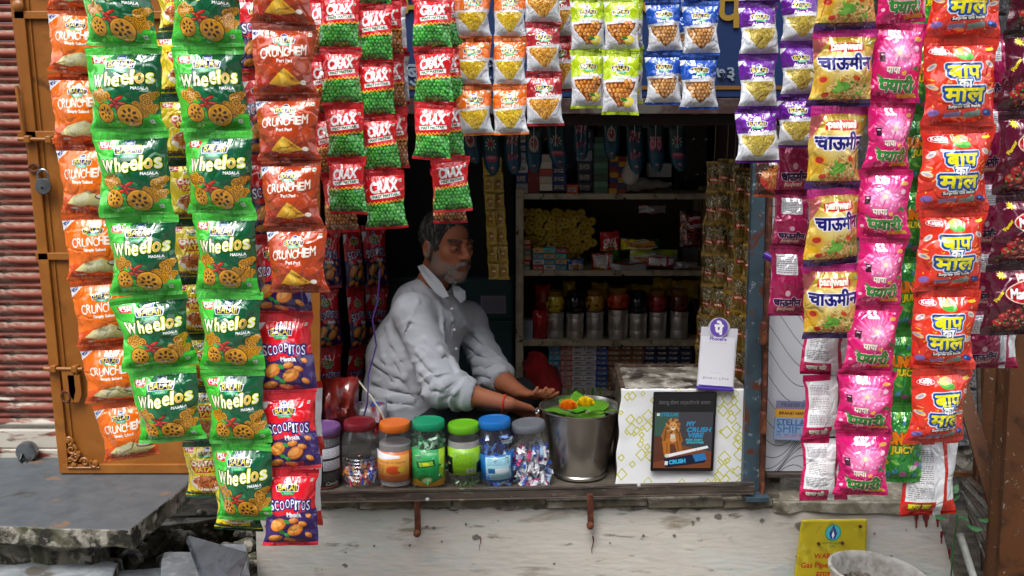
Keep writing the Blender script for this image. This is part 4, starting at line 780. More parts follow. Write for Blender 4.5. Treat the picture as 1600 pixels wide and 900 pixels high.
# rust stains: drips with a shape of their own
for px, py, L, w in ((926, 838, 30, 4), (750, 838, 24, 3)):
    c = P(px, py, 3.09); v, f = tube([c+Vector((.003*math.sin(k), 0, -S(L, c)*k/6)) for k in range(7)], [S(w, c)*.3*(1-k/8) for k in range(7)], 5); make('rust_drip', v, f, M_RUST, wl)
ps = empty('corner_post', P(1178, 770, 3.1), 'blue-grey steel corner post with rust on the right of the opening', 'post')
sheetbox('post_face', [P(1180, 150, 3.1), P(1200, 150, 3.1), P(1186, 772, 3.1), P(1160, 772, 3.1)], .03, M_BLUEG, ps); 
obox('rust_edge', P(1206, 150, 3.09), P(1190, 775, 3.09), .011, .03, M_RUST, ps)
for py in (520, 660): c = P(1191, py, 3.075); box('hinge', c.x-.008, c.x+.008, 3.05, 3.08, c.z-.035, c.z+.035, M_RUST, ps)
box('foot_plate', P(1160, 770, 3.1).x, P(1196, 770, 3.1).x, 3.05, 3.13, P(1178, 776, 3.1).z, P(1178, 768, 3.1).z, M_BLUEG, ps)
# open shutter board with zigzag print
bd = empty('side_board', P(1236, 740, 3.16), 'white board with wavy black lines beside the blue-grey post', 'board')
A, B, C_, D = P(1212, 150, 3.16), P(1330, 150, 3.16), P(1322, 736, 3.16), P(1196, 736, 3.16)
v, f, uv = sheet(A, B, C_, D, 20, 60, lambda s, t: (0, -.004*mn.noise(Vector((s*3, t*7, 0)))-.003*abs(mn.noise(Vector((s*5+3, t*10, 2)))), 0))
make('printed_sheet', v, f, printed('zigzag_sheet', art_zigzag(), 0, rough=.5), bd, True, uv)
sheetbox('backing', [A+Vector((0, .012, 0)), B+Vector((0, .012, 0)), C_+Vector((0, .012, -.01)), D+Vector((0, .012, -.01))], .015, M_RAIL, bd)
obox('bottom_strip', P(1196, 742, 3.15), P(1322, 742, 3.15), .014, .02, M_RAIL, bd)
A, B, C_, D = P(1213, 626, 3.14), P(1290, 628, 3.14), P(1288, 690, 3.14), P(1208, 687, 3.14)
v, f, uv = sheet(A, B, C_, D, 2, 2); st = make('sticker', v, f, printed('price_sticker', art_stellar(), 0, rough=.4), None, False, uv); props(st, 'blue and ochre printed price sticker on the wavy-lined board', 'sticker')
sol = st.modifiers.new('thickness', 'SOLIDIFY'); sol.thickness = .001
# ---------------------------------------------------------------- right end
bw = empty('block_wall', P(1530, 800, 3.7), 'grey rough block wall behind the brown post', 'wall')
MB = mat('grey_block', '#57565a', [('#3f3e42', .5, 30, .08), ('#78777a', .35, 70, .05)], bump=.9, bscale=110, dist=.004, rough=.95)
zz = .3; k = 0; R = random.Random(4)
bx0, bx1 = P(1330, 700, 3.75).x, P(1760, 700, 3.75).x
while zz < 2.3:
    x = bx0-(k % 2)*.12
    while x < bx1: box('block', x+.005, x+.235, 3.75+R.uniform(-.003, .003), 3.85, zz+.005, zz+.113, MB, bw, .004); x += .24
    zz += .118; k += 1
box('mortar', bx0-.1, bx1+.2, 3.764, 3.86, .2, 2.4, M_CONC, bw)
bp = empty('brown_post', P(1585, 900, 2.95), 'thick brown steel post at the right edge', 'post')
Yp = 2.95
sheetbox('post_face', [P(1590, 380, Yp), P(1680, 380, Yp), P(1680, 1020, Yp), P(1553, 1020, Yp)], .02, M_BROWN_SHADED, bp)
sheetbox('post_side', [P(1573, 380, Yp+.06), P(1592, 380, Yp+.004), P(1556, 1020, Yp+.004), P(1534, 1020, Yp+.06)], .02, M_BROWN_SHADED, bp)
pn = box('rear_panel', P(1545, 500, 3.4).x, P(1800, 500, 3.4).x, 3.4, 3.43, .2, P(1600, 565, 3.4).z, M_BROWN_SHADED); props(pn, 'brown steel sheet behind the thick brown post', 'panel')
def bar(name, a, b, w, lab, Y0, Y1, mt=M_BROWN_SHADED, cat='brace'):
    o = obox(name, P(*a, Y0), P(*b, Y1), w, .012, mt); props(o, lab, cat); return o
bar('diagonal_brace', (1494, 575), (1556, 790), .05, 'brown diagonal steel brace running down to the thick post', 3.3, 3.1)
bar('brace_bar', (1440, 738), (1520, 742), .022, 'short level brown bar meeting the diagonal brace', 3.3, 3.25)
bar('steel_strap', (1528, 560), (1536, 900), .012, 'thin dark upright strap between block wall and brown post', 3.35, 3.3, M_RAIL)
for i in range(7):
    a = (1492+i*4, 728+i*13); b = (1560, 790+i*22); o = obox('old_lath', P(*a, 3.32), P(*b, 3.1), .018, .008, M_CONC if i % 2 else M_RAIL); props(o, '%s weathered lath down in the pile beside the brown post' % NTH[i+1], 'lath', 'laths piled beside the brown post')
# weeds
ML = mat('leaf_green', '#2f5a34', [('#46764a', .4, 30, .1)], rough=.5)
def leafv(c, s, yaw, pit):
    v = []; f = []
    for i in range(7):
        t = i/6; wd = math.sin(math.pi*min(1, t*1.02)**.8)*.42*(1 if t < .98 else 0); v += [(-wd*s, t*s, -.12*s*math.sin(t*3)), (0, t*s, .05*s), (wd*s, t*s, -.12*s*math.sin(t*3))]
    for i in range(6): a = i*3; f += [(a, a+1, a+4, a+3), (a+1, a+2, a+5, a+4)]
    return xf(v, Matrix.Translation(c) @ Euler((pit, 0, yaw)).to_matrix().to_4x4()), f
wd = empty('weed', P(1492, 830, 3.0), 'small green weed growing at the end of the white wall', 'plant')
for i, (px, py, s, yw, pt) in enumerate(((1480, 770, .05, -1.2, .5), (1500, 775, .05, 1.2, -.3), (1478, 812, .045, .5, .2), (1496, 808, .06, -.9, -.2), (1510, 820, .05, -1.9, -.2), (1490, 800, .04, 2.6, .3), (1528, 812, .04, -1.4, 0))):
    v, f = leafv(P(px, py, 3.02), s, yw, pt); make('leaf', v, f, ML, wd, True)
v, f = tube([P(1486, 900, 3.06), P(1490, 850, 3.05), P(1496, 810, 3.02), P(1488, 775, 3.02)], .003, 6); make('stem', v, f, ML, wd)
pv = empty('pipe', P(1510, 900, 3.0), 'pale thin pipe rising beside the weed', 'pipe'); v, f = tube([P(1500, 835, 3.06), P(1530, 930, 2.9)], .012, 10); make('pipe_length', v, f, mat('pale_pipe', '#8a8c88', [('#5c5a54', .4, 10, .1)]), pv, True)
# yellow warning sign
A, B, C_, D = P(1252, 812, 3.075), P(1355, 811, 3.075), P(1351, 932, 3.075), P(1237, 932, 3.075)
v, f, uv = sheet(A, B, C_, D, 24, 28, lambda s, t: (0, -.012*max(0, .18-s-t)*6*.5-.002*mn.noise(Vector((s*5, t*5, 0))), 0))
sn = make('warning_sign', v, f, printed('warning_print', art_gas(), .3, 8, False, .004, rough=.55), None, True, uv); props(sn, 'weathered yellow gas pipeline warning plate on the white wall', 'sign')
sol = sn.modifiers.new('thickness', 'SOLIDIFY'); sol.thickness = .003
v, f = lathe([(.006, 0), (.006, .004), (.002, .006)], 10)
for px, py in ((1344, 822), (1279, 849), (1316, 848)): make('screw', xf(v, Matrix.Translation(P(px, py, 3.07)) @ Matrix.Rotation(math.pi/2, 4, 'X')), f, M_RUST, sn)
# bucket of dirt in front
bc = G(1356, 893, .3); Mx = Matrix.Translation(bc+Vector((0, 0, -.3))) @ Matrix.Rotation(math.radians(6), 4, 'Y')
bk = empty('plastic_bucket', bc+Vector((0, 0, -.3)), 'dirty white plastic bucket with soil at the bottom edge under the yellow plate', 'bucket')
r = S(73, bc); MBK = mat('dirty_white_plastic', '#c4c1ba', [('#6a6056', .15, 12, .06), ('#a09b90', .35, 26, .1)], rough=.6)
v, f = lathe([(r*.78, 0), (r*.97, .285), (r*1.04, .29), (r*1.05, .3), (r, .304), (r*.96, .298), (r*.94, .28), (r*.75, .012)], 48, False); make('bucket_wall', xf(v, Mx), f, MBK, bk, True)
v, f, uv = sheet((-1, 1, 0), (1, 1, 0), (1, -1, 0), (-1, -1, 0), 30, 30); v = [Vector((q[0]*r*.92*math.sqrt(1-q[1]**2/2), q[1]*r*.92*math.sqrt(1-q[0]**2/2), .235+.02*mn.noise(Vector((q[0]*4, q[1]*4, 0)))+.01*mn.noise(Vector((q[0]*14, q[1]*14, 3))))) for q in v]
props(make('soil', xf(v, Mx), f, mat('soil', '#6a6156', [('#3a3028', .5, 24, .08), ('#8a857a', .4, 40, .08), ('#4a2c1c', .25, 30, .05)], bump=1, bscale=60, dist=.006, rough=1), bk, True), kind='stuff')
# ---------------------------------------------------------------- road, and an unseen building added behind the photographer to darken packet reflections
MO = mat('opposite_plaster', '#5c5850', [('#4c4840', .5, .5, .2)], rough=.9)
ob = empty('added_street_building', (0, -7, 0), 'unseen grey building added across the street to shape the packet reflections', 'building')
box('wall', -14, 14, -9.4, -7, 0, 7.4, MO, ob, .02)
for i in range(9): box('window', -13+i*3, -11.6+i*3, -7.03, -7.001, 4.2, 5.8, M_BLUEG, ob); box('shop_shutter', -13.2+i*3, -10.8+i*3, -7.03, -7.001, .2, 2.8, M_RAIL, ob)
props(box('road', -30, 30, -6, 1.6, .004, .012, mat('concrete_road', '#66645f', [('#5a5854', .5, 2, .2)], bump=.4, bscale=60, rough=.9), None, 0), kind='structure')
# ---------------------------------------------------------------- snack packets
def packet_mesh(name, mt, seed, asp=1.2, fat=.2, nx=26, ny=32, seal=(.095, .045), pinch=.1, back=True):
    """unit packet: x -.5..0.5, z -1..0 (hangs from its top seal), front towards -y; thickness in widths"""
    R = np.random.RandomState(seed)
    u = np.linspace(0, 1, nx+1); sv0, sv1 = seal
    v = np.concatenate([[0, sv0*.5], np.linspace(sv0, 1-sv1, ny-3), [1-sv1*.5, 1]])
    U, V = np.meshgrid(u, v); X = 2*U-1
    T = np.clip((V-sv0)/(1-sv0-sv1), 0, 1)
    tk = (np.clip(np.sin(np.pi*np.clip(T*.93+.03, 0, 1)), 0, 1)**.72)*(V > sv0*.9)*(V < 1-sv1*.9); tk = tk*np.clip(np.minimum(T, 1-T)*9, 0, 1)**.6
    prof = (1-np.abs(X)**2.1)**.85
    Hh = fat*(.74+.16*(T-.5))*tk*prof
    # creases run out of both seals and a few sharp dents cross the film
    W = 0*U
    for k in range(7):
        c, s, a = R.uniform(-1, 1), R.uniform(.03, .09), R.uniform(-.022, .014)
        top = R.rand() < .55; e = T if top else 1-T
        W += a*np.exp(-((X-c*(1-.4*e)-R.uniform(-.3, .3)*e)/(s+.22*e))**2)*np.exp(-e/.22)
    for k in range(9):
        th = R.uniform(0, np.pi); d = (X*np.cos(th)+(2*T-1)*np.sin(th)*1.1)-R.uniform(-.7, .7); al = (-X*np.sin(th)+(2*T-1)*np.cos(th))-R.uniform(-.6, .6)
        W += R.uniform(-.026, .012)*np.exp(-np.abs(d)/R.uniform(.035, .09))*np.exp(-(al/R.uniform(.2, .6))**2)
    for k in range(3):
        cx, cy = R.choice([-1, 1])*R.uniform(.6, .95), R.uniform(-.8, .8)
        W += -.045*np.exp(-(((X-cx)/.22)**2+((2*T-1-cy)/.3)**2))
    Hh = Hh+W*tk*(1-np.abs(X)**6)*1.2
    side = np.where(X < 0, R.uniform(0, 6), R.uniform(0, 6)); half = .5*(1-pinch*np.clip(tk, 0, 1)**1.1*(1+.55*np.sin(T*5+side)))+.006*np.sin(V*23+side)-.5*.045*np.exp(-((V-sv0*1.6)/.05)**2)*R.rand()
    sway = .02*np.sin(V*3.1+R.uniform(0, 6))
    wave = .012*np.sin(X*R.uniform(3, 6)+R.uniform(0, 6))*(1-tk)
    arch = R.uniform(-.012, .012)*(X**2)
    px = X*half+sway; pz = -V+arch*(1-2*V)
    v0, f0, uv = [], [], []; n = (nx+1)*(ny+1)
    ny = len(v)-1
    for yy in (-(Hh)+wave, (Hh*.75)+wave):
        v0.append(np.stack([px, yy, pz], -1).reshape(-1, 3)); uv.append(np.stack([U, 1-V], -1).reshape(-1, 2))
    n = len(v0[0])
    for j in range(ny):
        for i in range(nx):
            a = j*(nx+1)+i; q = (a, a+nx+1, a+nx+2, a+1); f0.append(q); f0.append(tuple(x+n for x in q[::-1]))
    return mesh(name, np.concatenate(v0), f0, mt, True, np.concatenate(uv))
DES = {}
def design(key, canvas, asp, fat=.3, nvar=7, pinch=.11, mat_kw=None, **k):
    mt = printed(key+'_film', canvas, **({'bump': .15, 'bscale': 3.2, 'dist': .03, 'rough': .2, 'metal': .1, 'coat': 1, 'coatr': .03, 'spec': .5, 'ior': 1.65} | (mat_kw or {})))
    DES[key] = [packet_mesh(key+'_packet', mt, 17*len(DES)+i, asp, fat, pinch=pinch, **k) for i in range(nvar)]
_cnt = [0]
def one_packet(name, key, A, B, w, parent, yaw=0, tilt=0, var=None, flip=False):
    up = (A-B); L = up.length; up.normalize(); r = Vector((math.cos(yaw), math.sin(yaw), random.uniform(-.06, .06))); r = (r-up*r.dot(up)*.5).normalized(); y = up.cross(r).normalized()
    M = Matrix(((r.x*w, y.x*w, up.x*L, A.x), (r.y*w, y.y*w, up.y*L, A.y), (r.z*w, y.z*w, up.z*L, A.z), (0, 0, 0, 1)))
    _cnt[0] += 1; me = DES[key][(_cnt[0]*7 if var is None else var) % len(DES[key])]
    return link(name, me, parent, M)
def strip(key, pts, w, Y, label, group=None, name='packet_strip', cat='snack packets', yaw=.0, part='packet', hang=None, jit=.2):
    """pts = junctions (px, py) from the top; Y depth (or pair top, bottom); w photograph pixels"""
    n = len(pts)-1; Ys = [(Y[0]+(Y[1]-Y[0])*i/n) if isinstance(Y, tuple) else Y for i in range(n+1)]
    J = [P(x, y, q) for (x, y), q in zip(pts, Ys)]
    rt = empty(name, J[0], label, cat, group)
    for i in range(n):
        ws = w[i] if hasattr(w, '__len__') else w; R = random.uniform
        one_packet(part, key if isinstance(key, str) else key[i], J[i], J[i+1]+(J[i+1]-J[i])*.012, S(ws, J[i])*1.07*R(.97, 1.03), rt, yaw+R(-jit, jit))
    # the string it hangs from, up to the rod above the frame
    top = J[0]; v, f = tube([top+Vector((0, .002, -.01)), top+Vector((.002, .003, .06)), Vector((top.x, top.y, max(2.44, top.z+.07)))], .0015, 5)
    make('string', v, f, M_STR, rt)
    return rt
M_STR = mat('string', '#8a7a60')
def yl(x0, y0, pts): return pts
design('crunchem_orange', art_crunchem(False), 1.15, .3); design('crunchem_rust', art_crunchem(True), 1.15, .34)
design('wheel_green', art_wheelos(), 1.15, .36, nvar=8); design('yellow_stick', art_chataka(), 1.2, .3); design('scoop_red', art_scoopitos(), 1.3, .32)
design('pea_red', art_crax('pea'), 1.35, .34, nvar=5); design('nut_red', art_crax('b'), 1.35, .34); design('mung', art_sev('#e8701c', 'Mung Dal', 'mung'), 1.35, .36); design('chana', art_sev('#a81824', 'Chana Dal', 'chana'), 1.35, .36)
design('lime', art_sev('#b4d014', 'Chana Masala', 'chick'), 1.5, .36); design('blue', art_sev('#1450b8', 'Shing Bhujia', 'nut'), 1.5, .36); design('purple', art_sev('#6a1a9c', 'Aloo Sev', 'sev'), 1.3, .36)
foil = {'metal': .3, 'rough': .2}
design('noodle_gold', art_chaumin(), 1.3, .36, mat_kw=foil, nvar=5); design('pink', art_pink(), 1.3, .34, nvar=5, mat_kw={'metal': .25}); design('red_blue', art_baap(), 1.2, .34, nvar=5, mat_kw={'metal': .2})
design('maroon', art_manchurian(), 1.25, .34, mat_kw=foil); design('jungle', art_jungle(), 1.6, .4, mat_kw=foil)
design('back_pink', art_back('#c01058', 'पापा की'), 1.3, .26); design('back_red', art_back('#d02418', 'बाप का', '#f5ea1c'), 1.5, .26); design('back_maroon', art_back_dark(), 1.4, .28, mat_kw=foil); design('back_silver', art_back_silver(), 1.4, .28, mat_kw=foil)
design('orange_stick', art_noodle_orange(), 1, .3)
design('gold_sachet', art_gold(), 2, .16, nvar=3, mat_kw={'metal': .6, 'rough': .3}); design('yellow_sachet', art_yellow_sachet(), 1, .12, nvar=2)

def lin_pts(pts): return pts
strip('crunchem_orange', [(116, -92), (121, 15), (122, 115), (131, 225), (144, 333), (156, 435), (171, 538), (186, 628), (214, 714)], [92, 92, 94, 94, 94, 92, 90, 86], (2.42, 2.5), 'leftmost strip of orange salted chips packets, in front of the brown steel door')
strip('wheel_green', [(183, -60), (190, 72), (202, 205), (218, 336), (233, 460), (250, 575), (278, 688)], [114, 114, 112, 108, 106, 104], (2.3, 2.34), 'left one of two strips of green wheel-snack packets')
strip('yellow_stick', [(279, -42), (287, 52), (293, 150), (300, 250), (306, 345), (313, 436), (318, 524), (318, 606), (322, 690), (331, 777)], 82, (2.5, 2.44), 'strip of yellow and dark green snack packets hanging between two green strips')
strip('wheel_green', [(318, -60), (326, 72), (338, 204), (349, 333), (356, 456), (364, 576), (374, 692), (388, 812)], [110, 107, 106, 100, 98, 96, 94], (2.3, 2.36), 'right one of two strips of green wheel-snack packets, ending lowest')
strip('yellow_stick', [(370, 742), (372, 828)], 76, 2.42, 'single yellow snack packet peeping out behind the lowest green packet')
strip('scoop_red', [(412, -128), (414, -8), (418, 112), (430, 245), (438, 370), (444, 490), (449, 613), (456, 733), (448, 851)], [92, 90, 90, 90, 86, 84, 84, 82], (2.44, 2.36), 'strip of red and violet scoop-snack packets ending nearest the white wall')
strip('crunchem_rust', [(441, -70), (443, 37), (448, 148), (453, 250), (462, 352), (472, 456)], [96, 96, 96, 90, 92], (2.3, 2.3), 'strip of rust-brown chilli chips packets')
strip('pea_red', [(530, -8), (532, 76), (537, 163), (542, 248), (544, 333)], [60, 62, 62, 60], 2.55, 'strip of red green-pea packets, left of the crossing pair')
strip('nut_red', [(508, -4), (508, 88), (513, 180), (528, 270), (536, 362)], [56, 56, 56, 54], 2.64, 'strip of red brown-nut packets mostly hidden behind green-pea packets')
strip('pea_red', [(580, -76), (583, 8), (587, 96), (592, 181), (598, 266), (604, 357)], [54, 54, 56, 56, 62], 2.58, 'strip of red green-pea packets, second of the crossing pair')
strip('nut_red', [(600, 2), (604, 88), (610, 170), (612, 262)], 52, 2.66, 'strip of red brown-nut packets behind the second green-pea strip')
strip('back_silver', [(612, -76), (613, 4), (616, 80), (618, 163)], 42, 2.76, 'strip of silver-backed packets turned away beside the blue board')
strip('pea_red', [(674, -92), (676, -6), (678, 76), (678, 162), (671, 249)], [58, 60, 60, 58], 2.52, 'strip of red green-pea packets left of the orange lentil packets, ending higher')
strip('pea_red', [(694, -10), (698, 76), (700, 160), (703, 245), (711, 330)], [50, 50, 50, 56], 2.6, 'strip of red green-pea packets hanging just above the seated man')
strip('nut_red', [(700, 262), (704, 348)], 50, 2.66, 'lone red packet seen from behind over the head of the man')
strip('mung', [(738, -92), (739, -18), (740, 59), (740, 134), (744, 211)], [54, 54, 54, 54], 2.6, 'left one of two strips of small orange lentil packets')
strip('mung', [(798, -92), (798, -18), (798, 59), (797, 134), (799, 210)], [50, 50, 51, 52], 2.6, 'right one of two strips of small orange lentil packets')
strip('chana', [(848, -42), (849, 37), (850, 114), (852, 196)], [54, 54, 55], 2.6, 'front strip of small dark red and white lentil packets')
strip('chana', [(874, -24), (875, 59), (876, 142)], 44, 2.68, 'rear strip of small dark red and white lentil packets')
strip('lime', [(917, -84), (918, -4), (918, 79), (916, 168)], [52, 52, 51], 2.6, 'left one of two front strips of lime chickpea packets')
strip('lime', [(970, -84), (971, -4), (971, 79), (968, 178)], [54, 54, 54], 2.57, 'right one of two front strips of lime chickpea packets')
strip('lime', [(979, -80), (980, 0), (981, 76), (980, 160)], 48, 2.68, 'lime chickpea strip half hidden behind the right front lime strip')
strip('blue', [(1038, -82), (1037, 0), (1037, 82), (1034, 163)], [54, 54, 55], 2.6, 'left one of two strips of small blue and white peanut packets')
strip('blue', [(1097, -82), (1096, 2), (1093, 86), (1090, 170)], [55, 55, 56], 2.6, 'right one of two strips of small blue and white peanut packets')
strip('blue', [(1080, -60), (1079, 20), (1076, 88), (1074, 150)], 46, 2.7, 'blue packet strip half hidden between the two front blue strips')
strip('purple', [(1188, -78), (1186, 4), (1185, 87), (1184, 169), (1183, 254)], [60, 60, 61, 62], 2.5, 'left one of two strips of small purple and white packets')
strip('purple', [(1252, -96), (1251, -14), (1249, 67), (1248, 150), (1245, 230)], [60, 60, 58, 58], 2.54, 'right one of two strips of small purple and white packets')
strip('orange_stick', [(1222, 228), (1215, 308)], 74, 2.66, 'single orange spicy-stick packet below the purple packets')
strip('noodle_gold', [(1326, -78), (1319, 46), (1312, 165), (1303, 293), (1300, 413), (1298, 527)], [92, 93, 88, 86, 84], (2.34, 2.4), 'strip of gold and magenta noodle-snack packets')
strip('back_maroon', [(1250, 175), (1246, 300), (1238, 384), (1232, 492)], [64, 62, 64], 2.62, 'strip of maroon packets turned back to front by the zigzag board')
strip('back_pink', [(1296, 484), (1292, 584), (1290, 682), (1289, 780)], [76, 74, 72], 2.52, 'strip of pink packets with their white backs shown, below the noodle packets')
strip('pink', [(1412, -82), (1408, 35), (1393, 158), (1385, 264), (1380, 370), (1369, 475), (1356, 578), (1348, 672), (1346, 772)], [80, 79, 74, 76, 76, 78, 82, 80], (2.36, 2.4), 'strip of bright pink candy packets')
strip('jungle', [(1452, -58), (1448, 60), (1440, 178), (1430, 290), (1422, 400), (1416, 515), (1408, 632), (1404, 752)], [56, 56, 58, 58, 58, 60, 66], (2.52, 2.46), 'strip of green jungle-print packets between pink and red ones')
strip('red_blue', [(1514, -74), (1505, 58), (1497, 196), (1488, 328), (1480, 452), (1472, 575), (1462, 690)], [108, 106, 106, 102, 98, 96], (2.34, 2.4), 'strip of red packets with yellow lettering on blue')
strip('back_red', [(1455, 682), (1448, 803)], 88, 2.48, 'single red and white packet shown from its back, lowest on the right')
strip('back_maroon', [(1556, 52), (1552, 160), (1548, 275), (1542, 385), (1536, 480), (1542, 572)], [60, 58, 58, 58, 66], 2.56, 'strip of maroon packets turned back to front behind the red ones')
strip('maroon', [(1626, -72), (1621, 44), (1613, 172), (1604, 303), (1592, 411), (1585, 522)], [98, 96, 98, 98, 100], (2.36, 2.4), 'strip of dark maroon fritter packets at the right end')
strip('back_pink', [(1560, 482), (1556, 574)], 66, 2.62, 'single pink packet with white back below the maroon strip')
strip('maroon', [(1600, 60), (1590, 180), (1582, 300)], 60, 2.56, 'rear strip of dark maroon packets half hidden at the right end')
# darker strips inside the opening
g = 'scoop-snack strips hanging inside the opening on the left'
strip('scoop_red', [(508, 356), (506, 450), (512, 545), (514, 640)], [50, 50, 48], 3.62, 'red and violet packet strip hanging inside, nearest the rust chips strip', g, yaw=.5)
strip('scoop_red', [(550, 354), (556, 452), (560, 545), (548, 630)], [42, 40, 38], 3.72, 'red and violet packet strip inside, middle one of three before the man', g, yaw=.9)
strip('scoop_red', [(584, 350), (590, 450), (586, 540), (580, 610)], [40, 38, 36], 3.95, 'dim packet strip deep inside, just behind the back of the man', g, yaw=.8)
strip('back_red', [(479, 596), (481, 700), (478, 818)], [46, 44], 2.62, 'strip of red packets with white back, behind the lowest violet packet')
# gold sachets on the right inside
for i, (x, x2, y0, y1, Y, n, yw) in enumerate(((1116, 1096, 252, 590, 3.62, 7, -.7), (1134, 1118, 248, 596, 3.5, 7, -.3), (1146, 1140, 250, 560, 3.4, 6, -.9), (1160, 1152, 262, 600, 3.34, 6, -.2), (1174, 1166, 270, 604, 3.26, 6, -.9))):
    strip('gold_sachet', [(x+(x2-x)*k/n+2*math.sin(k*2+i), y0+(y1-y0)*k/n) for k in range(n+1)], 24, Y, '%s strip of gold tobacco sachets counted from the shelf towards the blue-grey post' % NTH[i+1], 'strips of gold sachets', 'sachet_strip', 'sachets', yaw=yw, part='sachet')
for i, (x, x2) in enumerate(((762, 772), (776, 788))):
    strip('yellow_sachet', [(x+(x2-x)*k/7, 246+(437-246)*k/7) for k in range(8)], 16, 3.7+.02*i, '%s strip of yellow sachets hanging beside the face of the man' % ('left', 'right')[i], 'strips of yellow sachets', 'sachet_strip', 'sachets', part='sachet')
# ---------------------------------------------------------------- jars on the counter
def plastic(name, col, **k): return mat(name, col, rough=.35, bump=.05, bscale=80, **k)
CLR = clear('clear_jar_plastic'); CLG = clear('green_tinted_plastic', (.75, .95, .8, 1)); CLD = clear('smoky_plastic', (.8, .8, .85, 1))
def sweets(name, n, r, h0, h1, cols, s, parent, M, seed, shape='wrap', mtk=None):
    """each kind of colour one heap of little wrapped sweets"""
    R = random.Random(seed)
    for ci, c in enumerate(cols):
        vs, fs = [], []
        for i in range(n//len(cols)):
            a, q = R.uniform(0, 6.28), r*math.sqrt(R.uniform(.35, 1)); z = h0+(h1-h0)*R.uniform(0, 1); rot = Euler((R.uniform(0, 6), R.uniform(0, 6), R.uniform(0, 6))).to_matrix().to_4x4(); T = Matrix.Translation((q*math.cos(a), q*math.sin(a), z)) @ rot
            if shape == 'wrap':
                L = [(-1.1, .5, 0), (-1.1, -.5, .1), (-.55, -.3, .28), (-.55, .3, .28), (.55, .3, .28), (.55, -.3, .28), (1.1, .5, .1), (1.1, -.5, 0), (-.55, -.3, -.28), (-.55, .3, -.28), (.55, .3, -.28), (.55, -.3, -.28)]
                Fs = [(0, 1, 2, 3), (3, 2, 5, 4), (4, 5, 7, 6), (9, 10, 11, 8), (2, 8, 11, 5), (3, 4, 10, 9), (0, 3, 9), (1, 8, 2), (5, 11, 7), (4, 6, 10)]
            else:
                L = boxv(-1, 1, -.6, .6, -.3, .3); Fs = BOXF
            m = len(vs); vs += [T @ (Vector(q)*s) for q in L]; fs += [tuple(x+m for x in f) for f in Fs]
        o = make(name, xf(vs, M), fs, mat(name+'_'+c.strip('#'), c, rough=.25, coat=.5, **(mtk or {})), parent); o['kind'] = 'stuff'
def label_band(name, r, z0, z1, a0, a1, mt, parent, M, n=20, ny=2):
    v, f, uv = [], [], []
    for j in range(ny+1):
        for i in range(n+1): a = a0+(a1-a0)*i/n; v.append((r*math.cos(a), r*math.sin(a), z0+(z1-z0)*j/ny)); uv.append((i/n, j/ny))
    for j in range(ny):
        for i in range(n): q = j*(n+1)+i; f.append((q, q+1, q+n+2, q+n+1))
    o = make(name, xf(v, M), f, mt, parent, True, uv); s = o.modifiers.new('thickness', 'SOLIDIFY'); s.thickness = .0006; return o
ZC = FL+.004
def jar(px, top, w, lab, lid, style, cat='jar', lean=0, yaw=0, Y=3.2, bot=766, neck=.8, lidlab=None):
    b = Vector((P(px, bot, Y).x, Y, ZC)); t = P(px, top, Y); h = t.z-ZC; r = S(w, b)/2
    M = Matrix.Translation(b) @ Matrix.Rotation(lean, 4, 'Y') @ Matrix.Rotation(yaw, 4, 'Z')
    rt = empty('sweet_jar', b, lab, cat, 'sweet jars in a row on the counter ledge')
    lr, lh = r*neck, .026
    prof = [(r*.9, 0), (r*.98, .006), (r, .02)]
    if style == 'ribbed':
        for k in range(7): z = .03+k*.012; prof += [(r, z), (r*.94, z+.004), (r, z+.008)]
        prof += [(r, h*.6)]
    else: prof += [(r, h*.35), (r*.985, h*.5), (r, h*.62)]
    prof += [(r*.97, h*.72), (r*.9, h*.8), (lr*.96, h*.87), (lr*.93, h-lh*.9)]
    v, f = lathe(prof, 60, False); f = list(f)+[tuple(range(60))[::-1]]
    if style == 'facet':
        v = [(x*(1+.022*math.cos(math.atan2(y_, x)*15)*(h*.62 < z < h*.85)), y_*(1+.022*math.cos(math.atan2(y_, x)*15)*(h*.62 < z < h*.85)), z) for x, y_, z in v]
    body = make('jar_body', xf(v, M), f, CLR, rt, True)
    v, f = lathe([(lr*1.0, h-lh), (lr*1.04, h-lh+.003), (lr*1.04, h-.005), (lr*1.0, h), (lr*.86, h+.0005), (lr*.84, h-.0015), (.001, h-.001)], 40, False)
    v = [(x*(1+(.006 if i % 2 and z < h-.003 and z > h-lh+.002 else 0)), y_*(1+(.006 if i % 2 and z < h-.003 and z > h-lh+.002 else 0)), z) for i, (x, y_, z) in enumerate(v)]
    make('lid', xf(v, M), f, lid, rt, True)
    return rt, M, r, h
def face(a): return math.radians(-90+a)
LB = {k: printed('jar_label_%s' % n, art_label(k), 0, rough=.35, coat=.4) for k, n in ((0, 'black'), (2, 'orange'), (3, 'green'), (4, 'lime'), (5, 'blue'))}
# 1 purple-lidded red tub
j, M, r, h = jar(506, 664, 56, 'red tub with purple lid and black printed label, leftmost of the jars', plastic('purple_lid', '#6c4a80', ), 'plain', Y=3.2, neck=1.0)
v, f = lathe([(r*.9, .001), (r*.985, .01), (r*.985, h*.9)], 36); make('red_content', xf(v, M), f, mat('red_tub_plastic', '#a01222', rough=.3, coat=.5), j, True)
label_band('label', r*1.01, .01, h*.86, face(-62), face(84), LB[0], j, M)
# 2 maroon lid, clear, heap of red and blue sweets
j, M, r, h = jar(565, 657, 58, 'clear ribbed jar with dark red lid, a third full of red and blue sweets', plastic('maroon_lid', '#6e1420'), 'ribbed', neck=.82)
sweets('sweets', 110, r*.86, .015, h*.26, ('#c01c20', '#1c3ca8', '#d8d8e0', '#d8881c'), .012, j, M, 1); sweets('sweets', 16, r*.8, h*.28, h*.42, ('#7a1820', '#20307a'), .008, j, M, 12)
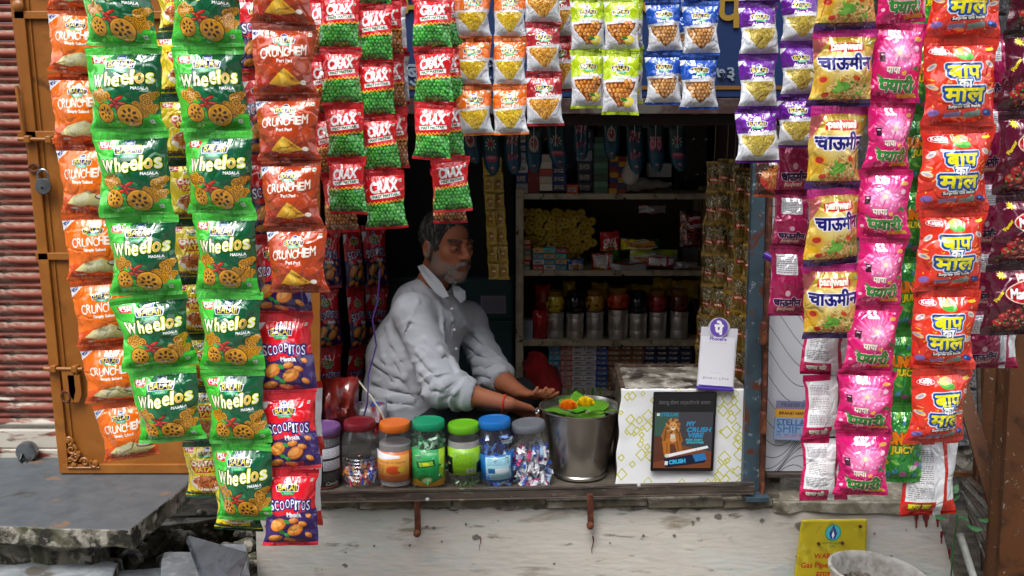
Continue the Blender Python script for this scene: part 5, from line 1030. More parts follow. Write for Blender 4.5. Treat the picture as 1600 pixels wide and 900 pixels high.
# 3 orange lid with torn orange label
j, M, r, h = jar(619, 659, 55, 'jar with orange lid and torn orange label', plastic('orange_lid', '#d4681a'), 'facet', neck=.84)
v, f = lathe([(r*.9, .01), (r*.93, h*.5), (r*.9, h*.68)], 30); make('inner_sleeve', xf(v, M), f, mat('grey_liner', '#8a8688', rough=.4), j, True)
label_band('label', r*1.012, .03, h*.6, face(-80), face(80), LB[2], j, M); sweets('sweets', 40, r*.9, .006, .03, ('#a01c1c',), .009, j, M, 2)
# 4 teal lid
j, M, r, h = jar(671, 656, 55, 'jar of green wrapped sweets with teal lid and green label', plastic('teal_lid', '#0e9468'), 'facet', neck=.88)
sweets('sweets', 120, r*.9, .02, h*.8, ('#1c7a44', '#3ca468', '#acd8bc'), .016, j, M, 3); label_band('label', r*1.012, .012, h*.62, face(-66), face(66), LB[3], j, M)
# 5 lime lid
j, M, r, h = jar(727, 661, 52, 'nearly empty jar with lime lid and lime and black label', plastic('lime_lid', '#6cb81c'), 'facet', neck=.9, lean=-.02)
v, f = lathe([(r*.97, h*.3), (r*.97, h*.62), (r*.93, h*.76)], 30, False); make('frosted_sleeve', xf(v, M), f, clear('frosted_plastic', (.85, .88, .85, 1), body=.45, rough=.3), j, True)
sweets('sweets', 34, r*.85, .008, .045, ('#1c4a24', '#4c7a34'), .01, j, M, 4); label_band('label', r*1.012, h*.24, h*.66, face(-78), face(78), LB[4], j, M)
# 6 blue lid
j, M, r, h = jar(777, 654, 52, 'jar of blue wrapped sweets with blue lid and blue label', plastic('blue_lid', '#1670c0'), 'facet', neck=.92, lean=-.04)
sweets('sweets', 110, r*.9, .01, h*.78, ('#1c50b8', '#4c88d8', '#0c3488', '#c8dce8'), .0155, j, M, 5); label_band('label', r*1.012, h*.12, h*.52, face(-70), face(80), LB[5], j, M)
# 7 grey lid, leaning
j, M, r, h = jar(834, 659, 56, 'leaning jar of white, blue and pink sweets with grey lid, beside the bucket', plastic('grey_lid', '#6a6e76'), 'facet', neck=.9, lean=-.09)
sweets('sweets', 190, r*.9, .01, h*.6, ('#e8e8ee', '#2c5cc0', '#d03c80', '#a0c8e8', '#e8e8ee', '#dce4ee'), .017, j, M, 6)
# ---------------------------------------------------------------- steel bucket with leaves and flowers
rim = P(904, 634, 3.3); rb = S(64, rim); bb = Vector((P(907, 757, 3.26).x, 3.3, ZC)); hb = rim.z-ZC
bkt = empty('steel_bucket', bb, 'stainless steel bucket holding green leaves and marigolds', 'bucket')
M = Matrix.Translation(bb)
v, f = lathe([(rb*.62, 0), (rb*.66, .004), (rb*.66, .012), (rb*.63, .016), (rb*.655, .03), (rb*.8, hb*.5), (rb*.96, hb*.95), (rb*1.0, hb*.985), (rb*1.02, hb*.99), (rb*1.02, hb), (rb*.98, hb), (rb*.95, hb*.95), (rb*.62, .03)], 64, False); make('bucket_wall', xf(v, M), f, M_STEEL, bkt, True)
hp = []
for k in range(25): a = math.pi*k/24; hp.append(M @ Vector((-rb*1.03*math.cos(a), -.01-.25*math.sin(a)*rb*4*.1, hb*.93-math.sin(a)*.0))) 
ear = M @ Vector((-rb*1.02, -.01, hb*.93))
v, f = tube([ear+Vector((0, 0, -.01)), ear+Vector((-.012, 0, -.005)), ear+Vector((-.014, 0, .006)), ear+Vector((-.003, 0, .012))], .0035, 8); make('handle_ear', v, f, M_STEEL, bkt, True)
v, f = lathe([(.009, 0), (.009, .004), (.004, .006)], 14); make('rivet', xf(v, Matrix.Translation(ear) @ Matrix.Rotation(-math.pi/2, 4, 'Y')), f, M_STEEL, bkt, True)
v, f = tube([ear+Vector((-.01, 0, 0))]+[M @ Vector((-rb*1.06*math.cos(a), rb*1.05*math.sin(a), hb*.93-.02*math.sin(a))) for a in [math.pi*k/16 for k in range(1, 17)]], .0025, 6); make('bail', v, f, M_STEEL, bkt, True)
v, f = lathe([(.001, hb*.8), (rb*.9, hb*.8)], 32, False); wt = make('water', xf(v, M), f, mat('dark_water', '#0c1a10', rough=.08)); wt['kind'] = 'stuff'
MBL = mat('betel_leaf', '#6c9c34', [('#4c9a1c', .4, 14, .15), ('#3a7c14', .2, 30, .1)], rough=.32, coat=.3, sss=0)
def betel(c, s, yaw, pit, roll):
    v, f = [], []; n = 9
    for i in range(n):
        t = i/(n-1); wd = (math.sin(math.pi*t**.75))**.8*.46
        for k in range(-2, 3): u = k/2; v.append((u*wd*s, (t-.35)*s, s*(.07*abs(u)*wd*2-.16*(t-.4)**2+.02*math.sin(t*9+u*3))))
    for i in range(n-1):
        for k in range(4): a = i*5+k; f.append((a, a+1, a+6, a+5))
    return xf(v, Matrix.Translation(c) @ Euler((pit, roll, yaw)).to_matrix().to_4x4()), f
R = random.Random(8)
whr = ('nearest the man', 'under the orange marigold', 'at the back of the bucket', 'under the yellow marigold', 'by the right rim of the bucket', 'standing up behind both flowers', 'at the front rim left of the orange marigold', 'right of the yellow marigold lying flat', 'lowest in the middle of the bucket')
for i, (dx, dy, s, yw, pt, ro, dz) in enumerate(((-.07, 0, .11, 1.3, .12, .1, -.012), (-.03, -.045, .11, 2.2, .05, 0, -.018), (-.02, .05, .12, .2, .25, .1, -.004), (.03, -.03, .11, -2.4, .05, .1, -.016), (.065, .01, .11, -1.3, .1, -.1, -.014), (.0, .05, .09, .4, .85, .2, .0), (-.07, -.035, .09, 2.6, .0, .1, -.016), (.055, .045, .11, -.5, .2, 0, -.006), (.0, 0, .12, 1.8, 0, 0, -.024))):
    v, f = betel(bb+Vector((dx*.95, dy*.95, hb*.955+dz)), s, yw, pt, ro); o = make('betel_leaf', v, f, MBL, None, True); props(o, 'glossy green leaf in the steel bucket, '+whr[i], 'leaf', 'leaves in the steel bucket')
    sl = o.modifiers.new('thickness', 'SOLIDIFY'); sl.thickness = .0008
def marigold(c, r, col, lab):
    R = random.Random(3); allp = []; n = 120
    for k in range(n):
        z = 1-1.15*k/n; a = k*2.399963; q = math.sqrt(max(0, 1-z*z)); d = Vector((q*math.cos(a), q*math.sin(a), z)); up = Vector((0, 0, 1))
        t = (d*.75+(up-d*d.z)*.5+Vector((R.uniform(-.25, .25), R.uniform(-.25, .25), R.uniform(-.2, .2)))).normalized(); s = d.cross(t); s = s.normalized() if s.length > .01 else Vector((1, 0, 0)); p = c+Vector((d.x, d.y, d.z*.7))*r*.62; L = r*.42; wd = r*.2
        allp.append(([p-s*wd*.6, p+t*L*.55-s*wd, p+t*L-s*wd*.4, p+t*L*.9, p+t*L+s*wd*.4, p+t*L*.55+s*wd, p+s*wd*.6, p+t*L*.45-d*.002], [(i, (i+1) % 7, 7) for i in range(7)]))
    v, f = join(allp); o = make('marigold', v, f, mat('petals_'+lab.split()[0], col, rough=.7)); props(o, lab, 'flower'); return o
marigold(P(888, 637, 3.225), .034, '#f0920c', 'orange marigold head lying on the leaves in the bucket'); marigold(P(915, 632, 3.25), .033, '#f2d60c', 'yellow marigold head lying on the leaves in the bucket')
# ---------------------------------------------------------------- counter box with wrapping paper and poster
zb_ = P(1060, 604, 3.2).z; X0, X1 = P(962, 755, 3.16).x, P(1166, 745, 3.16).x; X0t, X1t = P(972, 602, 3.16).x, P(1168, 606, 3.16).x
cb = empty('counter_box', ((X0+X1)/2, 3.16, ZC), 'counter cabinet wrapped in white paper with lime squares, right of the bucket', 'cabinet')
zbk = G(1060, 574, zb_)
v = [(X0+.004, 3.168, ZC), (X1, 3.168, ZC), (X1, zbk.y, ZC), (X0+.02, zbk.y, ZC), (X0t+.002, 3.168, zb_-.004), (X1t, 3.168, zb_-.004), (X1t, zbk.y, zb_-.004), (X0t+.01, zbk.y, zb_-.004)]
MWD = mat('worn_brown_wood', '#4a3628', [('#241812', .5, 9, .12), ('#8a7c6c', .25, 24, .06)], rough=.6, stretch=(1, 6, 1)); make('carcass', v, BOXF, MWD, cb, bevel=.003)
v, f, uv = sheet((X0t-.004, 3.16, zb_+.004), (X1t+.002, 3.16, zb_+.004), (X1+.004, 3.155, ZC+.0), (X0-.002, 3.155, ZC+.0), 60, 44, lambda s, t: (.003*math.sin(t*17)*(s < .02), -.0035*mn.noise(Vector((s*5, t*4, 0)))-.002*abs(mn.noise(Vector((s*11, t*8, 4))))-.006*max(0, s-.93)*(1-t), .003*mn.noise(Vector((s*30, 0, 0)))*(t < .02)))
pw = make('wrapping_paper', v, f, printed('wrapping_print', art_squares(), 0, rough=.45), cb, True, uv); sl = pw.modifiers.new('thickness', 'SOLIDIFY'); sl.thickness = .001
v, f, uv = sheet((X0t+.005, zbk.y-.004, zb_+.002), (X1t-.01, zbk.y-.004, zb_+.002), (X1t, 3.17, zb_+.002), (X0t, 3.17, zb_+.002), 20, 10, lambda s, t: (0, 0, .002*mn.noise(Vector((s*9, t*6, 0)))))
make('worn_top', v, f, mat('scuffed_top', '#8a8478', [('#2c2620', .5, 7, .1), ('#c8c4ba', .35, 15, .08)], rough=.45, bump=.3), cb, True)
o = obox('wood_edge', (X0t+.002, 3.165, zb_+.006), (X0t+.012, zbk.y, zb_+.006), .016, .012, MWD, cb, side=(0, 0, 1)); o = obox('wood_edge', (X0t+.01, zbk.y, zb_+.006), (X1t, zbk.y, zb_+.006), .014, .012, MWD, cb, side=(0, 0, 1))
A, B, C_, D = P(1022, 613, 3.145), P(1119, 613, 3.145), P(1113, 735, 3.14), P(1017, 735, 3.14)
v, f, uv = sheet(A, B, C_, D, 2, 2); po = make('poster', v, f, printed('poster_print', art_poster(), 0, rough=.25, coat=.6), None, False, uv); props(po, 'black framed cigarette advertisement with a lion, on the front of the paper-wrapped cabinet', 'poster')
for a, b in ((A, B), (B, C_), (C_, D), (D, A)): obox('poster_frame', a+Vector((0, -.001, 0)), b+Vector((0, -.001, 0)), .004, .004, M_BLK, po, .001)
po.modifiers.new('thickness', 'SOLIDIFY').thickness = .002
# payment stand
A, B, C_, D = P(1096, 508, 3.18), P(1153, 512, 3.18), P(1146, 607, 3.15), P(1089, 603, 3.15); B = P(1152, 510, 3.18)
st = empty('payment_sign', (A+B)/2*0+(C_+D)/2, 'white payment stand with round purple emblem, standing on the paper-wrapped cabinet', 'sign')
s = S(1, A); out_ = []
pts = [P(1096, 511, 3.18), P(1107, 512, 3.18)]; ctr = P(1123.5, 514, 3.18); rr = S(17.5, ctr)
pts = [P(1096, 511, 3.181), P(1107, 511, 3.181)]+[ctr+Vector((-rr*math.cos(a), 0, rr*math.sin(a)*1.0)) for a in [.12+k*(math.pi-.24)/14 for k in range(15)]]+[P(1140, 514, 3.181), P(1153, 514, 3.181), C_, D]
v, f = slab(pts, .006); me = make('plate', v, f, mat('white_acrylic', '#d6d6e0', rough=.3, coat=.5), st)
A2, B2, C2, D2 = P(1096.5, 496, 3.176), P(1152, 499, 3.176), P(1145.5, 606, 3.146), P(1089.5, 602, 3.146)
cv = art_phonepe(); mtp = printed('payment_print', cv, 0, rough=.3, coat=.5)
# print laid on the plate: the emblem disc and the lower panel
def onplate(u, v_, dz=0): p = (A2*(1-u)+B2*u)*(1-v_)+(D2*(1-u)+C2*u)*v_; return p+Vector((0, -.001-dz, 0))
vv, uvs = [], []; N = 40
for k in range(N): a = 2*math.pi*k/N; u, w_ = .5+.26*math.cos(a), .135+.143*math.sin(a); vv.append(onplate(u, w_)); uvs.append((u, 1-w_))
make('emblem', vv, [tuple(range(N))[::-1]], mtp, st, False, np.array(uvs))
vv = [onplate(.02, .27), onplate(.98, .27), onplate(.98, .995), onplate(.02, .995)]; make('printed_panel', vv, [(3, 2, 1, 0)], mtp, st, False, np.array([(.02, .73), (.98, .73), (.98, .005), (.02, .005)]))
obox('purple_foot', P(1088, 605, 3.145), P(1146, 609, 3.145), .008, .02, mat('purple_plastic', '#4c34a0', rough=.4), st)
# ---------------------------------------------------------------- shelf unit at the back
YS = 4.15
def PS(px, py): return P(px, py, YS)
cz = [PS(900, 307).z, PS(900, 427).z, PS(900, 537).z]
sx0, sx1 = PS(806, 420).x, PS(1104, 420).x
cu_ = empty('shelf_unit', ((sx0+sx1)/2, YS+.15, FL), 'cream painted wooden shelf unit at the back of the kiosk', 'shelf unit')
box('upright', sx0, PS(818, 420).x, YS, YS+.36, FL, cz[0]+.03, M_CREAM, cu_); box('upright', sx1, sx1+.03, YS, YS+.36, FL, cz[0]+.03, M_CREAM, cu_)
for k, z in enumerate(cz): box('shelf', PS(818, 420).x+.001, sx1-.001, YS+.002+.001*k, YS+.36, z-.012, z+.012, M_CREAM, cu_)
box('back_board', sx0+.001, sx1+.029, YS+.362, YS+.37, FL, cz[0]+.02, mat('shelf_back', '#4a443a', rough=.8), cu_)
def on(k): return cz[k]+.0125
# top of the unit: tall stacks of cartons under the hanging tags
def row_boxes(name, px0, px1, n, base, zh, cols, label, cat, group, Y, dep=.08, rows=1, jitter=.002, mats={}):
    R = random.Random(int(px0)); x0, x1 = P(px0, 400, Y).x, P(px1, 400, Y).x; wd = (x1-x0)/n
    for r_ in range(rows):
        for i in range(n):
            c = cols[(i+r_) % len(cols)] if not callable(cols) else cols(i, r_)
            if c not in mats: mats[c] = [mat('carton_'+c.strip('#'), tuple(min(.75, q*2.4+.01) for q in lin(c)[:3])+(1,), [('#d8d4c8' if sum(lin(c)[:3]) < .9 else '#a03028', .05, 40, .03)], rough=.5)]
            z = base+r_*zh; jx = R.uniform(-jitter, jitter); jy = R.uniform(-.006, .006)
            key = (round(wd, 4), round(zh, 4), dep, c)
            if key not in _bx:
                g_ = .85 if 'cigarette' in name else .94; bv = boxv(-wd*.48, wd*.48, 0, dep, 0, zh*g_); bf = list(BOXF)
                if 'cigarette' in name or name == 'carton' and zh < .05:      # a paper label on the front of each pack
                    bv = bv+[(-wd*.36, -.0006, zh*g_*.22), (wd*.3, -.0006, zh*g_*.22), (wd*.3, -.0006, zh*g_*.72), (-wd*.36, -.0006, zh*g_*.72)]; bf = bf+[(8, 9, 10, 11)]
                _bx[key] = mesh(name, bv, bf, mats[c][0])
                if len(bf) > 6: _bx[key].materials.append(M_LBL); _bx[key].polygons[6].material_index = 1
            o = link(name, _bx[key], None, Matrix.Translation((x0+wd*(i+.5)+jx, Y+jy, z)))
            o['label'] = label(i, r_, n, rows) if callable(label) else label; o['category'] = cat; o['group'] = group
_bx = {}
M_LBL = mat('pack_label', '#c8c4bc', [('#6a5a5c', .5, 160, .04)], rough=.5)
CN = {'#': 'coloured'}
def fromto(what, where):
    def f(i, r, n, rows):
        a = ('', ', %s column' % NTH[i+1])[n > 1]; b = ('', ', %s layer up' % NTH[r+1])[rows > 1]
        return ('%s%s%s' % (what+' '+where, a, b))
    return f
zt0 = cz[0]+.0125
row_boxes('carton', 806, 824, 1, zt0, .042, ['#6c7078', '#1c2a5c', '#8a8c90'], fromto('pale and navy carton', 'left of the red block on the shelf unit'), 'carton', 'cartons above the shelf unit', YS+.02, rows=7)
row_boxes('carton', 824, 842, 1, zt0, .21, ['#5c1414'], 'tall dark red carton on top of the shelf unit', 'carton', 'cartons above the shelf unit', YS+.03)
row_boxes('bundle', 842, 862, 1, zt0+.012, .03, ['#9c9484', '#8a8070', '#7c3028'], fromto('cream wrapped bundle', 'right of the tall dark red carton'), 'bundle', 'cartons above the shelf unit', YS, rows=5)
row_boxes('carton', 862, 884, 1, zt0+.01, .034, ['#14224a', '#1a2c60'], fromto('navy carton', 'right of the cream bundles'), 'carton', 'cartons above the shelf unit', YS+.02, rows=5)
row_boxes('carton', 884, 902, 1, zt0, .038, ['#8c3414'], 'small rust orange carton low on top of the shelf unit', 'carton', 'cartons above the shelf unit', YS)
row_boxes('carton', 900, 924, 1, zt0, .044, ['#1c2438', '#14182a', '#22283a', '#6c7078'], fromto('dark blue carton', 'left of the green tins'), 'carton', 'cartons above the shelf unit', YS+.06, rows=6)
row_boxes('tin', 926, 948, 1, zt0, .026, ['#2c4a3c', '#3c5c4c', '#24382e'], fromto('grey-green flat tin', 'in the stack left of the light bulb'), 'tin', 'cartons above the shelf unit', YS, rows=9)
row_boxes('matchbox', 950, 976, 2, zt0, .022, ['#8c6a14', '#5c1414', '#1c2448'], fromto('small matchbox', 'under the light bulb'), 'matchbox', 'matchboxes on the shelf unit', YS, rows=7)
# bulb
bl = empty('light_bulb', P(985, 275, 3.95), 'unlit white light bulb hanging before the stacks at the back', 'light bulb')
c = P(985, 272, 3.95); v, f = lathe([(.001, -.042), (.018, -.038), (.032, -.022), (.036, 0), (.03, .02), (.019, .034), (.016, .05), (.017, .07)], 24); make('glass', xf(v, Matrix.Translation(c)), f, mat('bulb_white', '#b8b4a8', rough=.3), bl, True)
v, f = lathe([(.015, .068), (.017, .075), (.017, .105), (.008, .118)], 16); make('holder', xf(v, Matrix.Translation(c)), f, mat('brass_holder', '#5c4420', metal=.6, rough=.5), bl, True)
v, f = tube([c+Vector((0, 0, .11)), c+Vector((.01, 0, .3)), Vector((c.x+.02, c.y, 2.6))], .003, 6); make('flex', v, f, M_BLK, bl)
# newspaper bundle and orange fruit-like bag to the right
v, f, uv = sheet(P(975, 272, YS), P(1050, 285, YS), P(1046, 292, YS), P(980, 300, YS), 12, 4, lambda s, t: (0, -.02*math.sin(t*3.1)*(1-s*.4), .004*math.sin(s*20)))
cn = Canvas(256, 64, '#8c8880'); cn.fine(0, 0, 1, 1, 12, '#3c3a38', .5); nw = make('newspaper_roll', v, f, printed('newsprint', cn, 0, rough=.9), None, True, uv); props(nw, 'rolled newspaper lying on top of the shelf unit', 'newspaper'); nw.modifiers.new('thickness', 'SOLIDIFY').thickness = .02
row_boxes('carton', 1010, 1046, 1, zt0+.06, .06, ['#8a8c8c'], 'pale carton behind the newspaper roll under the footprint tag', 'carton', 'cartons above the shelf unit', YS+.12)
# rear stacks reaching up into the dark
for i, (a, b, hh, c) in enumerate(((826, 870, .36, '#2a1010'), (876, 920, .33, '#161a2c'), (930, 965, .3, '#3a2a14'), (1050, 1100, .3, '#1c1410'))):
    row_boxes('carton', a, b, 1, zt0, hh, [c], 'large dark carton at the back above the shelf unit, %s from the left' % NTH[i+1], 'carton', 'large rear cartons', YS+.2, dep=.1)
# hanging tags on a string
TG = [printed('tag_print_%s' % n, art_tag(i), 0, rough=.4) for i, n in ((0, 'feet'), (1, 'dots'), (2, 'flower'), (3, 'figure'))]
tags = [(733, 198, 3, 'dark', 34), (766, 198, 2, '', 34), (800, 200, 1, '', 34), (834, 200, 3, '', 34), (868, 196, 2, '', 36), (908, 186, 1, '', 32), (955, 188, 3, '', 32), (991, 194, 1, '', 34), (1024, 194, 0, '', 34), (1058, 196, 2, '', 34)]
wh = ('partly behind the pea packets', 'below the left orange lentil strip', 'below the right orange lentil strip', 'below the dark red lentil packet', 'between the dark red lentil and the lime packets', 'below the left lime packets', 'below the right lime packets', 'dotted one left of the footprints', 'with two pink footprints', 'with a red flower at the right end')
YT = 3.6
tags = [(a, b, c_, d_, e_-8) for a, b, c_, d_, e_ in tags]
for i, (x, y0, k, _, wpx) in enumerate(tags):
    L = 58+(i*37) % 20; bow = random.uniform(-.012, .012); w2 = wpx/2
    A, B = P(x-w2, y0, YT), P(x+w2, y0, YT); ln = A.z-P(x, y0+L, YT).z
    v, f, uv = [], [], []
    for j in range(11):
        t = j/10; hw = (1 if t < .62 else math.sqrt(max(0, 1-((t-.62)/.4)**2)))
        for s in range(5):
            q = (s/4*2-1)*hw; v.append((A+B)/2+Vector((q*(B.x-A.x)/2+bow*t*t+.012*t*t, -.02*(1-q*q)*t-.01*math.sin(t*3+i), -ln*t))); uv.append(((q+1)/2, 1-t))
    for j in range(10):
        for s in range(4): a = j*5+s; f.append((a, a+5, a+6, a+1))
    o = make('festival_tag', v, f, TG[k], None, True, uv); props(o, 'teal hanging festival tag '+wh[i], 'tag', 'teal tags hanging on a string inside'); o.modifiers.new('thickness', 'SOLIDIFY').thickness = .0008
    vs, fs = tube([(A+B)/2+Vector((0, -.012, .03)), (A+B)/2+Vector((0, -.014, -ln*.5))], .0012, 5); make('thread', vs, fs, M_PAPER, o)
v, f = tube([P(700+k*16, 180+6*math.sin(k*.4)+(8 if 4 < k < 20 else 0), YT+.01) for k in range(26)], .0016, 5); props(make('tag_string', v, f, M_STR), 'thin string carrying the teal festival tags', 'string')
v, f, uv = sheet(P(918, 172, YT+.1), P(1095, 176, YT+.1), P(1072, 196, YT+.1), P(925, 186, YT+.1), 10, 4, lambda s, t: (0, -.02*math.sin(s*3.1), -.02*math.sin(s*3.1))); o = make('ceiling_cloth', v, f, mat('grey_cloth', '#6e675c', rough=.95), None, True); props(o, 'sagging grey cloth under the roof behind the tags', 'cloth'); o.modifiers.new('thickness', 'SOLIDIFY').thickness = .002
# first shelf: bag of yellow ring snacks, cigarette packs, pouches
def crumple(name, a, b, th, mt, seed, parent=None, nx=12, ny=8):
    """a lying or leaning pouch between two pixel corners a (upper left) and b (lower right)"""
    Y = a[2]; A, B, C_, D = P(a[0], a[1], Y), P(b[0], a[1], Y), P(b[0], b[1], Y), P(a[0], b[1], Y)
    def bu(sg): return lambda s, t: (.006*mn.noise(Vector((s*3, t*3, seed))), sg*th*(math.sin(math.pi*s)*math.sin(math.pi*t))**.5*(1+.5*mn.noise(Vector((s*5, t*5, seed+4)))), .008*mn.noise(Vector((s*3+9, t*2, seed))))
    v1, f1, uv1 = sheet(A, B, C_, D, nx, ny, bu(-1)); v2, f2, uv2 = sheet(A, B, C_, D, nx, ny, bu(.6)); n = len(v1)
    return make(name, v1+v2, f1+[tuple(x+n for x in q[::-1]) for q in f2], mt, parent, True, uv1+uv2)
def torus(c, R_, r, rot, n=14, m=7):
    v, f = [], []
    for i in range(n):
        for j in range(m): a, b = 2*math.pi*i/n, 2*math.pi*j/m; v.append(((R_+r*math.cos(b))*math.cos(a), (R_+r*math.cos(b))*math.sin(a), r*math.sin(b)))
    for i in range(n):
        for j in range(m): f.append((i*m+j, ((i+1) % n)*m+j, ((i+1) % n)*m+(j+1) % m, i*m+(j+1) % m))
    return xf(v, Matrix.Translation(c) @ Euler(rot).to_matrix().to_4x4()), f
MRG = mat('ring_snack', '#c8b03c', [('#a8842c', .4, 60, .1)], rough=.6, bump=.4, bscale=120); R = random.Random(7)
rb_ = empty('ring_snack_bag', P(872, 395, YS+.05), 'hanging bag full of yellow ring-shaped snacks on the upper shelf', 'bag of snacks')
for r_ in range(8):
    for k in range(10-(r_ > 6)-(r_ == 0)):
        px = 822+k*10.8+(r_ % 2)*5+R.uniform(-3, 3); py = 334+r_*9.5+R.uniform(-3, 3)
        if px > 928-(abs(r_-3) > 2)*14: continue
        v, f = torus(P(px, py, YS+.1+R.uniform(-.012, .012)), .0115, .0085, (1.3+R.uniform(-.5, .5), R.uniform(-.6, .6), 0)); make('ring', v, f, MRG, rb_, True)
PK = ['#8c2420', '#a8a49a', '#2c6a8c', '#b07a34', '#2c8a94', '#7c1c24']
row_boxes('cigarette_pack', 832, 886, 3, on(1), .024, PK, fromto('small cigarette pack', 'below the ring snacks'), 'pack', 'small packs on the upper shelf', YS+.01, dep=.05, rows=4)
row_boxes('cigarette_pack', 819, 829, 1, on(1), .022, ['#1c5c4c', '#7c1c24', '#a05a24'], fromto('small pack', 'against the left upright of the shelf unit'), 'pack', 'small packs on the upper shelf', YS+.01, dep=.05, rows=6)
pr = printed
def pouch(a, b, Y, key, lab, th=.02, seed=1): o = crumple('snack_pouch', (a[0], a[1], Y), b, th, DES[key][0].materials[0], seed); props(o, lab, 'pouch', 'pouches lying on the upper shelf'); return o
pouch((938, 362), (968, 412), YS+.08, 'pea_red', 'red snack pouch standing on the upper shelf between packs and yellow pouch', .03, 1); pouch((925, 395), (958, 422), YS+.03, 'back_red', 'red and white pouch lying in front of the standing red pouch', .02, 2)
pouch((970, 372), (1030, 392), YS+.06, 'yellow_stick', 'red and yellow pouch lying on top of the heap on the upper shelf', .02, 3); pouch((984, 390), (1058, 413), YS+.04, 'lime', 'yellow and teal pouch in the heap on the upper shelf', .025, 4); pouch((998, 320), (1040, 334), YS+.12, 'back_silver', 'pale pouch hanging under the top board of the shelf unit', .015, 5)
pouch((888, 404), (912, 422), YS+.02, 'blue', 'dark blue pouch next to the cigarette packs', .02, 6); pouch((1062, 330), (1096, 386), YS-.06, 'maroon', 'dark red pouch hanging at the right side of the upper shelf', .012, 7); pouch((1012, 402), (1052, 416), YS-.0, 'back_pink', 'pale printed card pouch at the front edge of the upper shelf', .008, 8)
pouch((1052, 408), (1090, 420), YS+.02, 'back_silver', 'grey crumpled bag right of the yellow pouch', .02, 9); pouch((955, 412), (1010, 423), YS+.01, 'back_silver', 'flat pile of grey papers on the upper shelf edge', .01, 10)
row_boxes('small_bottle', 1066, 1090, 3, on(1)+.03, .05, ['#3c3c40'], fromto('small dark tin', 'at the right end of the upper shelf'), 'tin', 'tins on the upper shelf', YS+.12, dep=.03)
# second shelf: steel cans with snack jars on them
MCAN = mat('brushed_can', '#e0e0dc', rough=.42, metal=.9, bump=.08, bscale=30)
cans = [(867, 27, 41), (898, 27, 40), (929, 27, 42), (965, 32, 46), (996, 28, 40), (1027, 27, 42), (1060, 28, 43)]
jc = [('#a8801c', 'golden'), ('#0c0c10', 'black'), ('#8a6a20', 'dull yellow'), ('#8c2c10', 'orange red'), ('#101418', 'dark green'), ('#7c1420', 'crimson'), ('#4c1414', 'maroon')]
for i, (px, w_, h_) in enumerate(cans):
    Y = YS+.06; b = Vector((P(px, 530, Y).x, Y, on(2))); r = S(w_/2, b); h = S(h_, b)
    rt = empty('steel_can', b, '%s of seven steel cans counted from the left on the middle shelf' % NTH[i+1].capitalize(), 'can', 'steel cans on the middle shelf')
    v, f = lathe([(r*.97, 0), (r, .003), (r, h*.3), (r*.985, h*.31), (r, h*.32), (r, h*.78), (r*.97, h*.8), (r*1.0, h*.82)], 32); make('can_body', xf(v, Matrix.Translation(b)), f, MCAN, rt, True)
    v, f = lathe([(r*1.03, h*.82), (r*1.03, h*.97), (r*1.0, h), (r*.9, h+.001), (r*.88, h-.002)], 32); make('can_lid', xf(v, Matrix.Translation(b)), f, MCAN, rt, True)
    b2 = b+Vector((0, .012, h+.0015)); r2 = r*1.12; h2 = S(33, b); cc, nm = jc[i]
    rt = empty('snack_jar', b2, 'round %s snack jar standing on the %s steel can' % (nm, NTH[i+1]), 'jar', 'snack jars standing on the steel cans')
    v, f = lathe([(r2*.7, 0), (r2*.95, h2*.12), (r2, h2*.35), (r2*.95, h2*.58), (r2*.72, h2*.74)], 28); make('jar_body', xf(v, Matrix.Translation(b2)), f, mat('jar_'+nm.replace(' ', '_'), tuple(min(.75, q*2.6) for q in lin(cc)[:3])+(1,), [('#141010', .25, 50, .05)], rough=.15, coat=.8), rt, True)
    v, f = lathe([(r2*.76, h2*.74), (r2*.78, h2*.76), (r2*.78, h2*.97), (r2*.72, h2)], 28); make('lid', xf(v, Matrix.Translation(b2)), f, mat('lid_'+nm.replace(' ', '_'), '#8a6420' if i in (0, 2, 3, 5, 6) else '#0c0c0e', rough=.35), rt, True)
MYB = mat('yellow_bag', '#d8b41c', [('#c8b03c', .4, 30, .1), ('#a88a14', .3, 14, .1)], rough=.25, coat=.6); MRB = mat('red_bag', '#c01c20', [('#b83c2c', .3, 40, .08), ('#7c1420', .3, 14, .1)], rough=.2, coat=.7)
bags = [((836, 445), (862, 492), MRB, 'crumpled red snack bag above left on the middle shelf'), ((832, 485), (856, 532), MRB, 'shiny red bag left of the first steel can'), ((880, 440), (900, 462), MYB, 'small yellow bag behind the first snack jar'), ((925, 442), (950, 470), MYB, 'yellow bag behind the third snack jar'), ((985, 444), (1020, 478), MYB, 'yellow bag between the fourth and sixth snack jars'), ((1020, 434), (1050, 465), MYB, 'bright yellow bag high behind the sixth snack jar'), ((1050, 438), (1092, 472), MYB, 'yellow bag at the right end of the middle shelf'), ((950, 446), (985, 460), MYB, 'folded yellow bag above the fourth snack jar'), ((1078, 460), (1096, 530), mat('dark_wine_bag', '#3c0c14', rough=.2, coat=.6), 'dark wine-coloured bag at the right end of the middle shelf')]
for i, (a, b, m_, lb) in enumerate(bags): o = crumple('snack_bag', (a[0], a[1], YS+.14 if a[1] < 480 else YS+.05), b, .03, m_, i*3.3); props(o, lb, 'bag', 'bags on the middle shelf')
row_boxes('carton', 818, 833, 1, on(2), .085, ['#5c6470'], 'pale blue-grey printed carton at the left end of the middle shelf', 'carton', 'cartons on the middle shelf', YS+.03, rows=1); 
